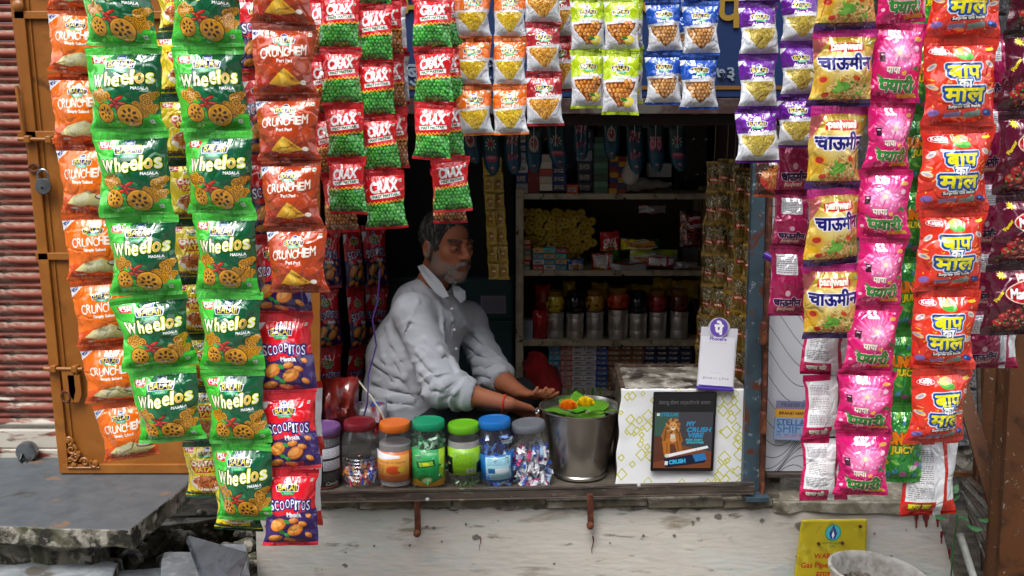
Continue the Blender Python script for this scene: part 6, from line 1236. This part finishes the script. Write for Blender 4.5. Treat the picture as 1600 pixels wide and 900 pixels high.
# third shelf level (floor of the unit): cigarette packs in columns
ZB = P(900, 612, YS).z
cc3 = ['#2c5c7c', '#8c4a44', '#8c8a90', '#a8a8b0', '#2c4c80', '#5c3c24', '#6c4628', '#5c3a20', '#141c30', '#18243c', '#14203a', '#101828']
def c3(i, r): return cc3[i] if (r+i) % 2 else ['#3c7c9c', '#9c6a60', '#a8a4a8', '#8c8c98', '#1c3468', '#6c4a2c', '#4c3018', '#6c4628', '#1c2c4c', '#101828', '#1c2c4c', '#18243c'][i]
row_boxes('cigarette_carton', 858, 1086, 12, ZB, .0225, c3, fromto('narrow cigarette pack', 'on the lowest shelf'), 'pack', 'cigarette packs in columns on the lowest shelf', YS+.02, dep=.05, rows=9)
box('shelf', PS(818, 420).x+.001, sx1-.001, YS+.005, YS+.36, ZB-.026, ZB-.002, M_CREAM, cu_)
R = random.Random(9)
for i in range(13):
    px = 868+i*6.4; a, b = P(px, 628, YS-.12), P(px+R.uniform(-2, 2), 606, YS-.12); o = obox('sachet_stick', a, b, .012, .004, mat('stick_%s' % i, ('#9c9a8c', '#4c8a34', '#a8a8a0', '#7c9c3c')[i % 4], rough=.4)); props(o, '%s green and white sachet stick from the left, below the cigarette packs' % NTH[i+1].capitalize(), 'sachet', 'row of sachet sticks')
bxx = empty('display_tray', P(915, 640, YS-.12), 'low cardboard tray holding the green and white sachet sticks', 'tray'); box('tray_front', P(862, 620, 4.02).x, P(955, 620, 4.02).x, 4.0, 4.01, P(900, 640, 4.02).z, P(900, 617, 4.02).z, MWD, bxx); box('tray_floor', P(862, 620, 4.02).x, P(955, 620, 4.02).x, 4.012, 4.1, P(900, 640, 4.02).z, P(900, 636, 4.02).z, MWD, bxx)
tb = empty('low_table', (P(900, 640, 4).x, 4.0, FL), 'dark low table under the shelf unit front', 'table'); box('table_top', P(825, 640, 4.0).x, P(1000, 640, 4.0).x, 3.9, 4.12, P(900, 645, 4.02).z, P(900, 641, 4.02).z, MWD, tb)
for xx in (830, 992): box('leg', P(xx, 640, 4.0).x, P(xx+8, 640, 4.0).x, 3.94, 3.97, FL, P(900, 645.5, 4.02).z, MWD, tb)
# newspaper sheet and cloth next to the hands
o = crumple('folded_newspaper', (955, 575, 3.7), (1090, 612), .02, MWD, 5.5); props(o, 'folded brown paper sheet behind the paper-wrapped cabinet', 'paper')
# red cushion, steel cupboard and paper note
MRC = mat('red_cloth', '#8c0c10', [('#5c080c', .4, 9, .15)], rough=.95)
cp = empty('steel_cupboard', P(760, 640, 4.3), 'dark green-grey steel cupboard behind the man', 'cupboard')
Yc = 4.3; box('cupboard_body', P(600, 640, Yc).x, P(803, 640, Yc).x, Yc, Yc+.3, FL, P(760, 434, Yc).z, M_GREENC, cp)
box('door_panel', P(700, 640, Yc).x, P(801, 640, Yc).x, Yc-.012, Yc-.001, P(760, 496, Yc).z, P(760, 438, Yc).z, M_GREENC, cp); box('door_panel', P(700, 640, Yc).x, P(801, 640, Yc).x, Yc-.012, Yc-.001, FL+.02, P(760, 502, Yc).z, M_GREENC, cp)
cn = Canvas(160, 120, '#8c8a9c'); cn.fine(.08, .1, .92, .92, 9, '#54525f', .6); A, B, C_, D = P(751, 462, Yc-.016), P(790, 462, Yc-.016), P(791, 490, Yc-.016), P(751, 490, Yc-.016)
v, f, uv = sheet(A, B, C_, D); o = make('paper_note', v, f, printed('note_print', cn, 0, rough=.9), None, False, uv); props(o, 'pale paper note stuck on the steel cupboard', 'note'); o.modifiers.new('thickness', 'SOLIDIFY').thickness = .0006
MP = mat('wall_panel', '#1c2628', [('#14191c', .4, 4, .2)], rough=.7); o = box('wall_panel', P(600, 400, 4.4).x, P(803, 400, 4.4).x, 4.4, 4.42, P(760, 430, 4.4).z, P(760, 150, 4.4).z, MP); props(o, 'dark panel on the back wall above the steel cupboard', 'panel')
# red and white sack, cables behind the jars at the left
o = crumple('red_sack', (500, 590, 3.32), (560, 672), .07, mat('dark_red_sack', '#5c1410', [('#8c2418', .4, 8, .1)], rough=.25, coat=.7), 2.2, None, 16, 12); props(o, 'shiny dark red sack behind the purple-lidded tub', 'sack')
o = crumple('striped_bag', (545, 628, 3.38), (604, 690), .06, mat('white_blue_bag', '#9a9aa0', [('#8c1c20', .45, 7, .02), ('#2c4c8c', .3, 11, .02)], rough=.3, coat=.5), 7.7, None, 16, 12); props(o, 'white bag with red and blue print behind the dark-red-lidded jar', 'bag')
v, f = tube([P(594, 420, 3.36), P(590, 470, 3.35), P(582, 500, 3.34), P(588, 540, 3.33), P(576, 585, 3.32), P(574, 630, 3.3), P(568, 652, 3.3)], .0028, 6); props(make('purple_cord', v, f, mat('purple_cord', '#3c2470', rough=.5)), 'thin purple cord hanging behind the back of the man', 'cord')
v, f = tube([P(556, 590, 3.36), P(580, 620, 3.3), P(596, 645, 3.27), P(606, 668, 3.26)], .0035, 6); props(make('white_cable', v, f, mat('white_cable', '#a8a090', rough=.5)), 'thin white cable over the bag behind the jars', 'cable')
# purple lighter tied to the post, pink string
v, f = tube([P(1194, 398, 2.95), P(1228, 416, 2.92)], [.012, .012], 12); lg = make('lighter', v, f, mat('purple_lighter', '#4c1c8c', metal=.3, rough=.25, coat=.6), None, True); props(lg, 'purple lighter tied to a string at the blue-grey post', 'lighter')
v, f = tube([P(1213, 290, 2.93), P(1212, 340, 2.93), P(1206, 372, 2.94), P(1210, 400, 2.94), P(1204, 420, 2.94)], .0035, 6); make('tie_string', v, f, mat('pink_string', '#8c4c4c', rough=.8), lg)
# ---------------------------------------------------------------- the shopkeeper: signed distance fields turned into one continuous surface
class Field:
    def __init__(s, lo, hi, h):
        s.lo, s.h = np.array(lo, float), h; s.n = np.ceil((np.array(hi)-s.lo)/h).astype(int)+1; s.d = np.full(s.n, .2, np.float32)
    def win(s, lo, hi, m):
        a = np.clip(np.floor((np.array(lo)-m-s.lo)/s.h).astype(int), 0, s.n); b = np.clip(np.ceil((np.array(hi)+m-s.lo)/s.h).astype(int)+1, 0, s.n)
        sl = tuple(slice(a[i], b[i]) for i in range(3)); g = np.meshgrid(*[s.lo[i]+s.h*np.arange(a[i], b[i]) for i in range(3)], indexing='ij', sparse=True)
        return sl, g
    def put(s, sl, d, k, op='add'):
        D = s.d[sl]
        if op == 'sub': hh = np.clip(.5-.5*(D+d)/k, 0, 1); s.d[sl] = D*(1-hh)-d*hh+k*hh*(1-hh)
        else: hh = np.clip(.5+.5*(D-d)/k, 0, 1); s.d[sl] = D*(1-hh)+d*hh-k*hh*(1-hh)
    def cone(s, a, b, ra, rb, k=.01, op='add'):
        a, b = np.array(a, float), np.array(b, float); r = max(ra, rb); sl, (X, Y, Z) = s.win(np.minimum(a, b)-r, np.maximum(a, b)+r, .06+k)
        ab = b-a; L = (ab**2).sum() or 1e-9; t = np.clip(((X-a[0])*ab[0]+(Y-a[1])*ab[1]+(Z-a[2])*ab[2])/L, 0, 1)
        d = np.sqrt((X-a[0]-t*ab[0])**2+(Y-a[1]-t*ab[1])**2+(Z-a[2]-t*ab[2])**2)-(ra+(rb-ra)*t); s.put(sl, d, k, op)
    def ell(s, c, r, k=.01, R=None, op='add'):
        c, r = np.array(c, float), np.array(r, float); m = r.max(); sl, (X, Y, Z) = s.win(c-m, c+m, .06+k)
        q = [X-c[0], Y-c[1], Z-c[2]]
        if R is not None: q = [R[0][i]*q[0]+R[1][i]*q[1]+R[2][i]*q[2] for i in range(3)]
        u = np.sqrt((q[0]/r[0])**2+(q[1]/r[1])**2+(q[2]/r[2])**2); w_ = np.sqrt((q[0]/r[0]**2)**2+(q[1]/r[1]**2)**2+(q[2]/r[2]**2)**2)+1e-9
        s.put(sl, u*(u-1)/w_, k, op)
    def surface(s):
        d = s.d; ins = d < 0; n = s.n
        c = ins[:-1, :-1, :-1].astype(np.int8)
        for i in range(8):
            if i: c = c+ins[(i >> 2 & 1):n[0]-1+(i >> 2 & 1), (i >> 1 & 1):n[1]-1+(i >> 1 & 1), (i & 1):n[2]-1+(i & 1)]
        act = (c > 0) & (c < 8); idx = np.full(act.shape, -1, np.int64); ii = np.argwhere(act); idx[act] = np.arange(len(ii))
        acc = np.zeros((len(ii), 3)); cnt = np.zeros(len(ii))
        cor = [(i >> 2 & 1, i >> 1 & 1, i & 1) for i in range(8)]
        for p in range(8):
            for q in range(p+1, 8):
                df = np.array(cor[q])-np.array(cor[p])
                if np.abs(df).sum() != 1: continue
                A = d[tuple((ii+cor[p]).T)]; B = d[tuple((ii+cor[q]).T)]; x = (A < 0) != (B < 0); t = np.where(x, A/np.where(x, A-B, 1), 0)[:, None]
                acc += np.where(x[:, None], np.array(cor[p])+t*df, 0); cnt += x
        V = (ii+acc/cnt[:, None])*s.h+s.lo; Fs = []
        for ax in range(3):
            o1, o2 = [(1, 2), (2, 0), (0, 1)][ax]; sl1 = [slice(None)]*3; sl2 = [slice(None)]*3; sl1[ax] = slice(0, -1); sl2[ax] = slice(1, None)
            a, b = ins[tuple(sl1)], ins[tuple(sl2)]; e = np.argwhere(a != b); e = e[(e[:, o1] > 0) & (e[:, o2] > 0) & (e[:, o1] < n[o1]-1) & (e[:, o2] < n[o2]-1)]
            if not len(e): continue
            flip = ~a[tuple(e.T)]; u1, u2 = np.zeros(3, int), np.zeros(3, int); u1[o1] = 1; u2[o2] = 1
            q = np.stack([idx[tuple((e-u1-u2).T)], idx[tuple((e-u2).T)], idx[tuple(e.T)], idx[tuple((e-u1).T)]], 1); q[flip] = q[flip][:, ::-1]; Fs.append(q)
        return V, np.concatenate(Fs)
def field_obj(name, fld, mt, parent, smooth=2, disp=None, attr=None):
    V, Fc = fld.surface()
    # a light Laplacian pass takes the grid's steps out
    E = np.concatenate([Fc[:, [0, 1]], Fc[:, [1, 2]], Fc[:, [2, 3]], Fc[:, [3, 0]]])
    deg = np.bincount(E.ravel(), minlength=len(V))[:, None]
    for _ in range(smooth):
        s = np.stack([np.bincount(E[:, 0], V[E[:, 1], i], len(V))+np.bincount(E[:, 1], V[E[:, 0], i], len(V)) for i in range(3)], 1); V = V*.45+.55*s/deg
    if disp is not None:
        a, b, c = V[Fc[:, 0]], V[Fc[:, 1]], V[Fc[:, 2]]; fn = np.cross(b-a, c-a); N = np.zeros_like(V)
        for k in range(4):
            for i in range(3): N[:, i] += np.bincount(Fc[:, k], fn[:, i], len(V))
        N /= np.linalg.norm(N, axis=1, keepdims=True)+1e-9; V = V+N*disp(V)[:, None]
    o = make(name, V, Fc, mt, parent, True)
    if attr is not None:
        ca = o.data.color_attributes.new('tone', 'FLOAT_COLOR', 'POINT'); col = np.ones((len(V), 4), np.float32); col[:, :3] = attr(V); ca.data.foreach_set('color', col.ravel())
    return o
HC = P(699, 386, 3.55); TH = math.radians(41); HR = Matrix.Rotation(TH, 3, 'Z') @ Matrix.Rotation(math.radians(3), 3, 'X')
HRn = np.array(HR)
def hd(x, y, z): return tuple(HC+HR @ Vector((x, y, z)))
def J(px, py, Y): return np.array(P(px, py, Y))
man = empty('person', (P(640, 650, 3.5).x, 3.5, FL), 'seated bearded man in a pale grey shirt with rolled sleeves, inside the kiosk', 'person')
B = Field(P(566, 700, 3.2)*1+Vector((0, 0, -.02)), P(905, 325, 3.95)+Vector((0, 0, .03)), .0034)
lo = np.minimum(np.array(P(566, 690, 3.9)), np.array(P(566, 690, 3.15))); B = Field((lo[0]-.05, 3.14, FL+.0), (P(900, 600, 3.4).x, 3.98, HC.z+.15), .0034)
# head
B.ell(hd(0, .018, .035), (.077, .097, .09), .01, HRn); B.ell(hd(0, -.03, -.04), (.06, .068, .074), .02, HRn); B.ell(hd(0, -.066, -.09), (.03, .028, .026), .02, HRn)
for s in (-1, 1):
    B.ell(hd(s*.041, -.058, -.012), (.026, .02, .02), .02, HRn); B.ell(hd(s*.05, -.02, -.06), (.022, .045, .04), .015, HRn)
    B.ell(hd(s*.033, -.102, .008), (.016, .013, .012), .012, HRn, 'sub')
    B.cone(hd(s*.012, -.092, .034), hd(s*.052, -.078, .03), .0075, .0065, .012)
    B.ell(hd(s*.033, -.081, .009), (.0165, .013, .0135), .002, HRn)                  # lids over the eye
    B.ell(hd(s*.015, -.104, -.022), (.009, .011, .008), .006, HRn)
    B.ell(hd(s*.079, .016, -.004), (.012, .021, .033), .006, HRn); B.ell(hd(s*.091, .012, .002), (.008, .012, .02), .004, HRn, 'sub'); B.ell(hd(s*.083, .008, -.026), (.009, .011, .01), .004, HRn)
B.cone(hd(0, -.088, .028), hd(0, -.112, -.012), .009, .0125, .01); B.ell(hd(0, -.114, -.018), (.0135, .012, .011), .006, HRn)
B.ell(hd(0, -.093, -.048), (.027, .012, .009), .006, HRn); B.ell(hd(0, -.094, -.053), (.022, .011, .006), .003, HRn); B.ell(hd(0, -.091, -.064), (.02, .0115, .0075), .003, HRn); B.cone(hd(-.022, -.104, -.0585), hd(.022, -.104, -.0585), .002, .002, .002, 'sub')
nb = J(668, 466, 3.6)
B.cone(hd(0, .03, -.04), nb, .056, .062, .03)
# trunk (covered by the shirt), legs (covered by the trousers)
SH1, SH2 = J(645, 492, 3.44), J(730, 500, 3.73)
B.cone(nb, J(664, 530, 3.6), .062, .095, .03); B.cone(J(664, 530, 3.6), J(636, 620, 3.58), .095, .11, .04); B.cone(SH1, SH2, .04, .04, .03)
E1, W1, H1 = J(694, 608, 3.335), J(792, 630, 3.28), J(818, 640, 3.33)
E2, W2, H2 = J(770, 586, 3.62), J(814, 614, 3.46), J(848, 628, 3.37)
B.cone(SH1, E1, .042, .036, .02); B.cone(E1, (E1*.6+W1*.4), .036, .037, .02); B.cone(E1*.6+W1*.4, W1, .037, .025, .02)
B.cone(SH2, E2, .048, .038, .03); B.cone(E2, (E2*.6+W2*.4), .038, .037, .02); B.cone(E2*.6+W2*.4, W2, .037, .025, .02)
# hands: palm, four fingers each of three bones, thumb
def hand(W, H, nrm, spread, curl, lens=(.072, .08, .076, .06), th=1):
    d = (H-W)/np.linalg.norm(H-W); n = np.array(nrm, float); n -= d*n.dot(d); n /= np.linalg.norm(n); s = np.cross(d, n)*th
    pc = W+d*.045
    for u in (-.026, -.009, .009, .026): B.cone(W+d*.008+s*u*.6, W+d*.082+s*u*1.12, .0155, .0125, .012)
    for i, u in enumerate((-.031, -.0105, .0105, .03)):
        p = W+d*.084+s*u*1.1; a = curl*(1+.15*i); dd = d*1+s*(i-1.5)*spread; dd /= np.linalg.norm(dd); L = lens[i]
        for j, (fr_, r0, r1) in enumerate(((.46, .0092, .0085), (.3, .0085, .0078), (.24, .0078, .0066))):
            t = a*(j+.4); v = dd*math.cos(t)-n*math.sin(t); q = p+v*L*fr_; B.cone(p, q, r0, r1, .003); p = q
    p = W+d*.022-s*.026
    for v, L, r0, r1 in ((d*.55-s*.7-n*.35, .04, .014, .011), (d*.85-s*.35-n*.3, .03, .011, .0095), (d*.95-s*.05-n*.3, .024, .0095, .0075)):
        v = v/np.linalg.norm(v); q = p+v*L; B.cone(p, q, r0, r1, .005); p = q
hand(W1, H1, (-.25, .25, .95), .06, .42, th=1)          # near hand, knuckles up, fingers closing downwards
hand(W2, J(846, 620, 3.37), (-.1, -.35, -.9), .09, .3, th=-1)         # far hand, palm up, fingers pointing at the bucket
# legs folded on the floor
HP1, KN1, HP2, KN2 = J(622, 668, 3.5), J(788, 668, 3.36), J(650, 655, 3.72), J(812, 618, 3.74)
B.cone(J(632, 640, 3.57), HP1, .12, .085, .04); B.cone(HP1, KN1, .07, .05, .03); B.cone(HP2, KN2, .07, .052, .03); B.cone(KN1, J(700, 700, 3.55), .045, .035, .02); B.cone(KN2, J(740, 690, 3.8), .045, .035, .02)
def skin_tone(V):
    L = (V-np.array(HC)) @ HRn; x, y, z = L[:, 0], L[:, 1], L[:, 2]
    base = np.array(lin('#86402c')[:3])*.55+np.array(lin('#a06a44')[:3])*.4; red = np.array(lin('#86402c')[:3]); grey = np.array(lin('#6e6864')[:3]); dkg = np.array(lin('#161414')[:3])
    C = np.repeat(base[None], len(V), 0)
    def mix(m, c): nonlocal C; C = C*(1-m[:, None])+c*m[:, None]
    nz = np.array([mn.noise(Vector(v)*160) for v in L[::1]]) if len(V) < 200000 else np.sin(x*900)*np.sin(y*830)*np.sin(z*870)
    near = (np.abs(x) < .1) & (z > -.13) & (z < .13) & (y < .12)
    jaw = np.clip((-.036-z-.45*np.clip(.055-np.abs(x), 0, .05)+.35*np.clip(y+.06, 0, .1))/.012, 0, 1)*np.clip((.03-y)/.02, 0, 1)*near*np.clip((z+.128)/.015, 0, 1)
    lip = (np.abs(x) < .023) & (z < -.05) & (z > -.071) & (y < -.088)
    jaw = np.where(lip, 0, jaw); mix(np.clip(jaw*(.62+.5*nz), 0, 1), grey); mix(lip*.6, red*.7)
    brow = near & (np.abs(np.abs(x)-.034) < .022) & (np.abs(z-.036+.1*np.abs(np.abs(x)-.034)) < .006) & (y < -.06); mix(np.clip(brow*(.8+.4*nz), 0, 1), dkg)
    side = np.clip((np.abs(x)-.058)/.008, 0, 1)*np.clip((y+.045)/.015, 0, 1)*np.clip((.012-y)/.01, 0, 1)*(z > -.05)*(z < .06)*near; mix(np.clip(side*(.7+.5*nz), 0, 1), grey*.8)
    return C
MSK = mat('skin', '#7a4a30', rough=.68, bump=.15, bscale=220, dist=.001)
_t = MSK.node_tree; _a = _t.nodes.new('ShaderNodeVertexColor'); _a.layer_name = 'tone'; _t.links.new(_a.outputs[0], _t.nodes['Principled BSDF'].inputs['Base Color'])
field_obj('body', B, MSK, man, 1, None, skin_tone); del B
# eyes
for s in (-1, 1):
    c = Vector(hd(s*.033, -.0845, .009)); bm = bmesh.new(); bmesh.ops.create_uvsphere(bm, u_segments=20, v_segments=14, radius=.0112); me = bpy.data.meshes.new('eye'); bm.to_mesh(me); bm.free(); me.shade_smooth()
    me.materials.append(mat('eye_white', '#6a6058', rough=.15)); e = link('eye', me, man, Matrix.Translation(c) @ Matrix.Diagonal((1, 1, .6, 1)))
    v, f = lathe([(.0052, 0), (.003, .0012), (.0005, .0016)], 14); g_ = (HR @ Vector((.12, -1, -.05))).normalized(); make('iris', xf(v, Matrix.Translation(c+g_*.0102) @ g_.to_track_quat('Z', 'Y').to_matrix().to_4x4()), f, mat('iris_dark', '#120a06', rough=.1), e, True)
# hair: a cap over the skull, thick at the sides, cut back at the brow
Hf = Field((HC.x-.14, HC.y-.15, HC.z-.1), (HC.x+.14, HC.y+.15, HC.z+.16), .003)
Hf.ell(hd(0, .022, .04), (.083, .103, .096), .01, HRn); Hf.ell(hd(0, -.088, .005), (.075, .07, .085), .02, HRn, 'sub'); Hf.ell(hd(0, -.02, -.085), (.11, .09, .075), .015, HRn, 'sub')
for s in (-1, 1): Hf.ell(hd(s*.085, .01, -.01), (.022, .028, .036), .008, HRn, 'sub')
def hairdisp(V): return .003*np.sin(V[:, 2]*260+8*np.sin(V[:, 0]*90))*np.sin(V[:, 1]*210+V[:, 0]*160)
field_obj('hair', Hf, mat('grey_black_hair', '#161414', [('#5a5858', .25, 60, .08)], rough=.7, bump=.8, bscale=260, dist=.003, stretch=(1, 1, .3)), man, 1, hairdisp)
# moustache and short beard as thousands of bristles
R = random.Random(6); vs, fs = [], []
def bristle(p, d, L, w_):
    s = Vector((0, 0, 1)).cross(d).normalized()*w_; n = len(vs); vs.extend([p-s, p+s, p+d*L]); fs.append((n, n+1, n+2))
for i in range(1500):
    u = R.uniform(-1, 1); a = HR @ Vector((u*.9, -.3, -.75-.2*abs(u))); p = Vector(hd(u*.031, -.1075+.012*abs(u)**2, -.037-.011*abs(u)+R.uniform(-.0045, .0045))); bristle(p, a.normalized(), R.uniform(.005, .009), .0006)
for i in range(3000):
    a = R.uniform(-1.75, 1.75); t = R.uniform(0, 1); x = .066*math.sin(a); y = -.036-.062*math.cos(a)*(1-.12*t); z = -.05-.066*t+(.035*max(0, abs(a)-.8))
    if abs(x) < .026 and z > -.07: continue
    d = (HR @ Vector((math.sin(a)*.5, -math.cos(a)*.5, -1))).normalized(); bristle(Vector(hd(x*(1-.28*t), y+.012*t, z)), d, R.uniform(.003, .007), .0006)
o = make('beard', vs, fs, mat('grey_beard', '#7c7875', rough=.8), man); o['kind'] = 'stuff'
# shirt
T = Field((P(560, 600, 3.4).x, 3.16, FL+.04), (P(800, 600, 3.5).x+.02, 3.98, P(660, 415, 3.5).z+.02), .0042)
T.ell(J(632, 622, 3.57), (.15, .16, .12), .03); T.cone(J(634, 640, 3.57), J(644, 560, 3.58), .158, .155, .05); T.cone(J(644, 560, 3.58), J(665, 505, 3.59), .155, .135, .05)
T.cone(SH1+(.0, .02, .0), SH2-(0, .02, 0), .066, .066, .05); T.ell(J(655, 470, 3.6), (.085, .1, .07), .05); T.cone(J(668, 470, 3.6), J(684, 436, 3.585), .072, .064, .02)
C1 = E1*.72+W1*.28; C2 = E2*.84+W2*.16
T.cone(SH1, E1*.97+SH1*.03, .071, .067, .03); T.cone(E1, C1, .067, .058, .02); T.cone(SH2, E2, .066, .058, .03); T.cone(E2, C2, .058, .052, .02)
d1 = (C1-E1)/np.linalg.norm(C1-E1); d2 = (C2-E2)/np.linalg.norm(C2-E2)
T.cone(C1-d1*.012, C1+d1*.012, .058, .057, .004); T.cone(C2-d2*.012, C2+d2*.012, .055, .054, .004)          # rolled cuffs
T.cone(C1+d1*.02, C1+d1*.16, .043, .043, .002, 'sub'); T.cone(C2+d2*.02, C2+d2*.16, .041, .041, .002, 'sub')
T.cone(J(684, 440, 3.585)+np.array((0, -.01, .01)), np.array(HC)-np.array((0, -.01, .02)), .06, .06, .002, 'sub')
def hit(F_, px, py):
    for i in range(260):
        q = np.array(P(px, py, 3.17+.003*i)); j = np.round((q-F_.lo)/F_.h).astype(int)
        if (j >= 0).all() and (j < F_.n).all() and F_.d[tuple(j)] < 0: return q
    return None
# cloth folds that can be told apart: raised creases with a groove beside them
for pl_, r_ in (([(652, 550), (668, 566), (685, 583)], .010), ([(664, 530), (690, 552), (712, 568)], .009), ([(676, 603), (698, 597), (721, 588)], .010), ([(690, 618), (708, 610), (728, 598)], .009), ([(655, 575), (672, 592), (690, 606)], .009),
    ([(582, 562), (605, 578), (633, 587)], .009), ([(586, 594), (620, 604), (655, 609)], .010), ([(606, 510), (614, 535), (628, 560)], .009), ([(580, 612), (610, 622), (645, 625)], .009), ([(618, 560), (632, 590), (650, 620)], .009), ([(596, 535), (600, 560), (612, 590)], .008),
    ([(730, 535), (748, 548), (765, 557)], .009), ([(741, 566), (760, 568), (780, 566)], .009), ([(724, 506), (742, 522), (758, 537)], .008), ([(748, 580), (766, 584), (786, 578)], .008),
    ([(700, 476), (706, 500), (702, 530)], .006), ([(684, 470), (690, 500), (694, 530)], .007), ([(640, 452), (652, 473), (640, 500), (632, 520)], .006), ([(690, 545), (704, 560), (716, 585)], .008)):
    H_ = [hit(T, *q) for q in pl_]
    if any(h is None for h in H_): continue
    for a, b in zip(H_[:-1], H_[1:]):
        T.cone(a+np.array((0, r_*.35, .0)), b+np.array((0, r_*.35, 0)), r_, r_*.8, .012); T.cone(a+np.array((.0, -r_*.3, -r_*2.0)), b+np.array((.0, -r_*.3, -r_*2.0)), r_*.4, r_*.35, .008, 'sub')
# the open neck
nk = J(700, 455, 3.52); T.cone(nk+np.array((.02, -.04, .03)), nk+np.array((.03, -.03, -.05)), .022, .006, .01, 'sub')
def folds(V):
    out_ = np.zeros(len(V))
    def frame(a, b):
        d = (b-a)/np.linalg.norm(b-a); u = np.cross(d, (0, 0, 1)); u /= np.linalg.norm(u); w_ = np.cross(d, u); q = V-a; t = q @ d; x, y = q @ u, q @ w_
        return t, np.arctan2(y, x), np.sqrt(x*x+y*y), np.linalg.norm(b-a)
    def rid(P3, k=2.2): return np.array([(1-min(1, abs(mn.noise(Vector(p)))*k))**1.5 for p in P3])
    def limb(a, b, r0, dens, amp, lo):
        t, an, rr, L = frame(a, b); m = np.exp(-np.maximum(rr-r0, 0)/.015)*np.clip((t+.03)/.05, 0, 1)*np.clip((L+.03-t)/.03, 0, 1)
        sk = t*dens+.35*np.cos(an)*dens*.09; g = rid(np.stack([sk, np.cos(an)*.55+t*2, np.sin(an)*.55], 1)); return m, m*amp*g*np.clip(lo+np.clip(t/L, 0, 1)**2.5, 0, 1)
    m1, f1 = limb(SH1, E1, .085, 15, .018, .12); m2, f2 = limb(E1, C1, .08, 24, .015, .6); m3, f3 = limb(SH2, C2, .085, 16, .016, .25)
    out_ += np.maximum(np.maximum(f1, f2), f3)-.004*np.maximum(m1, m2)
    rest = 1-np.clip(np.maximum(np.maximum(m1, m2), m3), 0, 1); zz_ = V[:, 2]-FL; x, y, z = V.T
    g1 = rid(np.stack([x*3+zz_*3, y*3, zz_*13-x*5], 1)); g2 = rid(np.stack([x*14+zz_*7+4, y*6, zz_*4], 1))
    out_ += rest*(.005*g1*np.clip(1.35-zz_*3, .2, 1)+.004*g2)
    out_ += .0010*rid(np.stack([x*24+z*9, y*20, z*20-x*8], 1))
    return out_
MSH = mat('pale_grey_cotton', '#a2a6ae', [('#989ca4', .4, 4, .2)], rough=.85, bump=.3, bscale=16, dist=.006, sheen=.1)
field_obj('shirt', T, MSH, man, 2, folds); shirt = [o for o in man.children if o.name.startswith('shirt')][0]; del T
# collar leaves, placket, buttons, pocket
def leaf(name, pts, Y0, th=.004):
    pts = [P(x, y_, Y) for x, y_, Y in pts]; c = sum(pts, Vector())/len(pts); n = len(pts)
    v = [c+Vector((0, -.004, 0))]+pts+[c+Vector((0, th-.004, 0))]+[p+Vector((0, th, 0)) for p in pts]
    f = [(0, 1+(i+1) % n, 1+i) for i in range(n)]+[(n+1, n+2+i, n+2+(i+1) % n) for i in range(n)]+[(1+i, 1+(i+1) % n, n+2+(i+1) % n, n+2+i) for i in range(n)]
    o = make(name, v, f, MSH, shirt, False, bevel=.0015); return o
leaf('collar', [(652, 416, 3.5), (661, 413, 3.48), (674, 425, 3.47), (690, 442, 3.46), (702, 463, 3.455), (692, 466, 3.45), (680, 457, 3.445), (669, 444, 3.45), (659, 430, 3.47)], 3.45)
leaf('collar', [(706, 446, 3.52), (716, 447, 3.52), (727, 455, 3.52), (728, 468, 3.52), (720, 474, 3.505), (710, 463, 3.5)], 3.5)
pk = [P(703, 468, 3.452), P(708, 500, 3.437), P(711, 530, 3.432), P(716, 560, 3.43)]
for p in (P(706, 482, 3.44), P(710, 515, 3.43), P(713, 545, 3.428)):
    v, f = lathe([(.0048, 0), (.0048, .0014), (.003, .002)], 12); make('button', xf(v, Matrix.Translation(p) @ Matrix.Rotation(math.pi/2, 4, 'X')), f, M_PAPER, shirt)
# trousers
D = Field((P(575, 690, 3.3).x, 3.2, FL), (P(845, 600, 3.8).x, 3.98, FL+.3), .006)
D.cone(J(636, 665, 3.56), HP1, .14, .1, .04); D.cone(HP1, KN1, .092, .066, .03); D.cone(HP2, KN2, .09, .066, .03); D.cone(KN1, J(700, 705, 3.55), .06, .045, .02); D.cone(KN2, J(740, 695, 3.8), .06, .045, .02)
def tf(V): return .006*(1-np.abs(np.sin(V[:, 0]*40+V[:, 2]*30+np.sin(V[:, 1]*30))))**2
field_obj('trousers', D, mat('dark_navy_cloth', '#0e1118', rough=.9), man, 2, tf); del D
# red thread on the wrist
v, f = torus(Vector(W1-.012*(W1-E1)/np.linalg.norm(W1-E1)), .0285, .003, (0, 0, 0), 24, 6)
dz = Vector(W1-E1).normalized(); ctr = Vector(W1-(W1-E1)*.04); v, f = torus(Vector((0, 0, 0)), .0285, .003, (0, 0, 0), 24, 6); M = Matrix.Translation(ctr) @ dz.to_track_quat('Z', 'Y').to_matrix().to_4x4()
make('wrist_thread', xf(v, M), f, mat('red_thread', '#b82c14', rough=.8), man, True)
# red cloth bundle behind the hands
_c = J(846, 590, 3.95); K = Field(_c-.13, _c+.13, .0045)
K.ell(J(838, 574, 3.95), (.04, .05, .05), .03); K.ell(J(852, 592, 3.95), (.05, .05, .045), .03); K.ell(J(862, 604, 3.93), (.045, .05, .035), .03); K.ell(J(836, 598, 3.96), (.04, .05, .05), .02)
def kf(V): return np.array([.022*(1-min(1, abs(mn.noise(Vector((v[0]*16+v[2]*9, v[1]*9, v[2]*10))))*2.4))**1.4 for v in V])
o = field_obj('red_cloth', K, MRC, None, 2, kf); props(o, 'crumpled red cloth bundle behind the hands of the man', 'cloth')
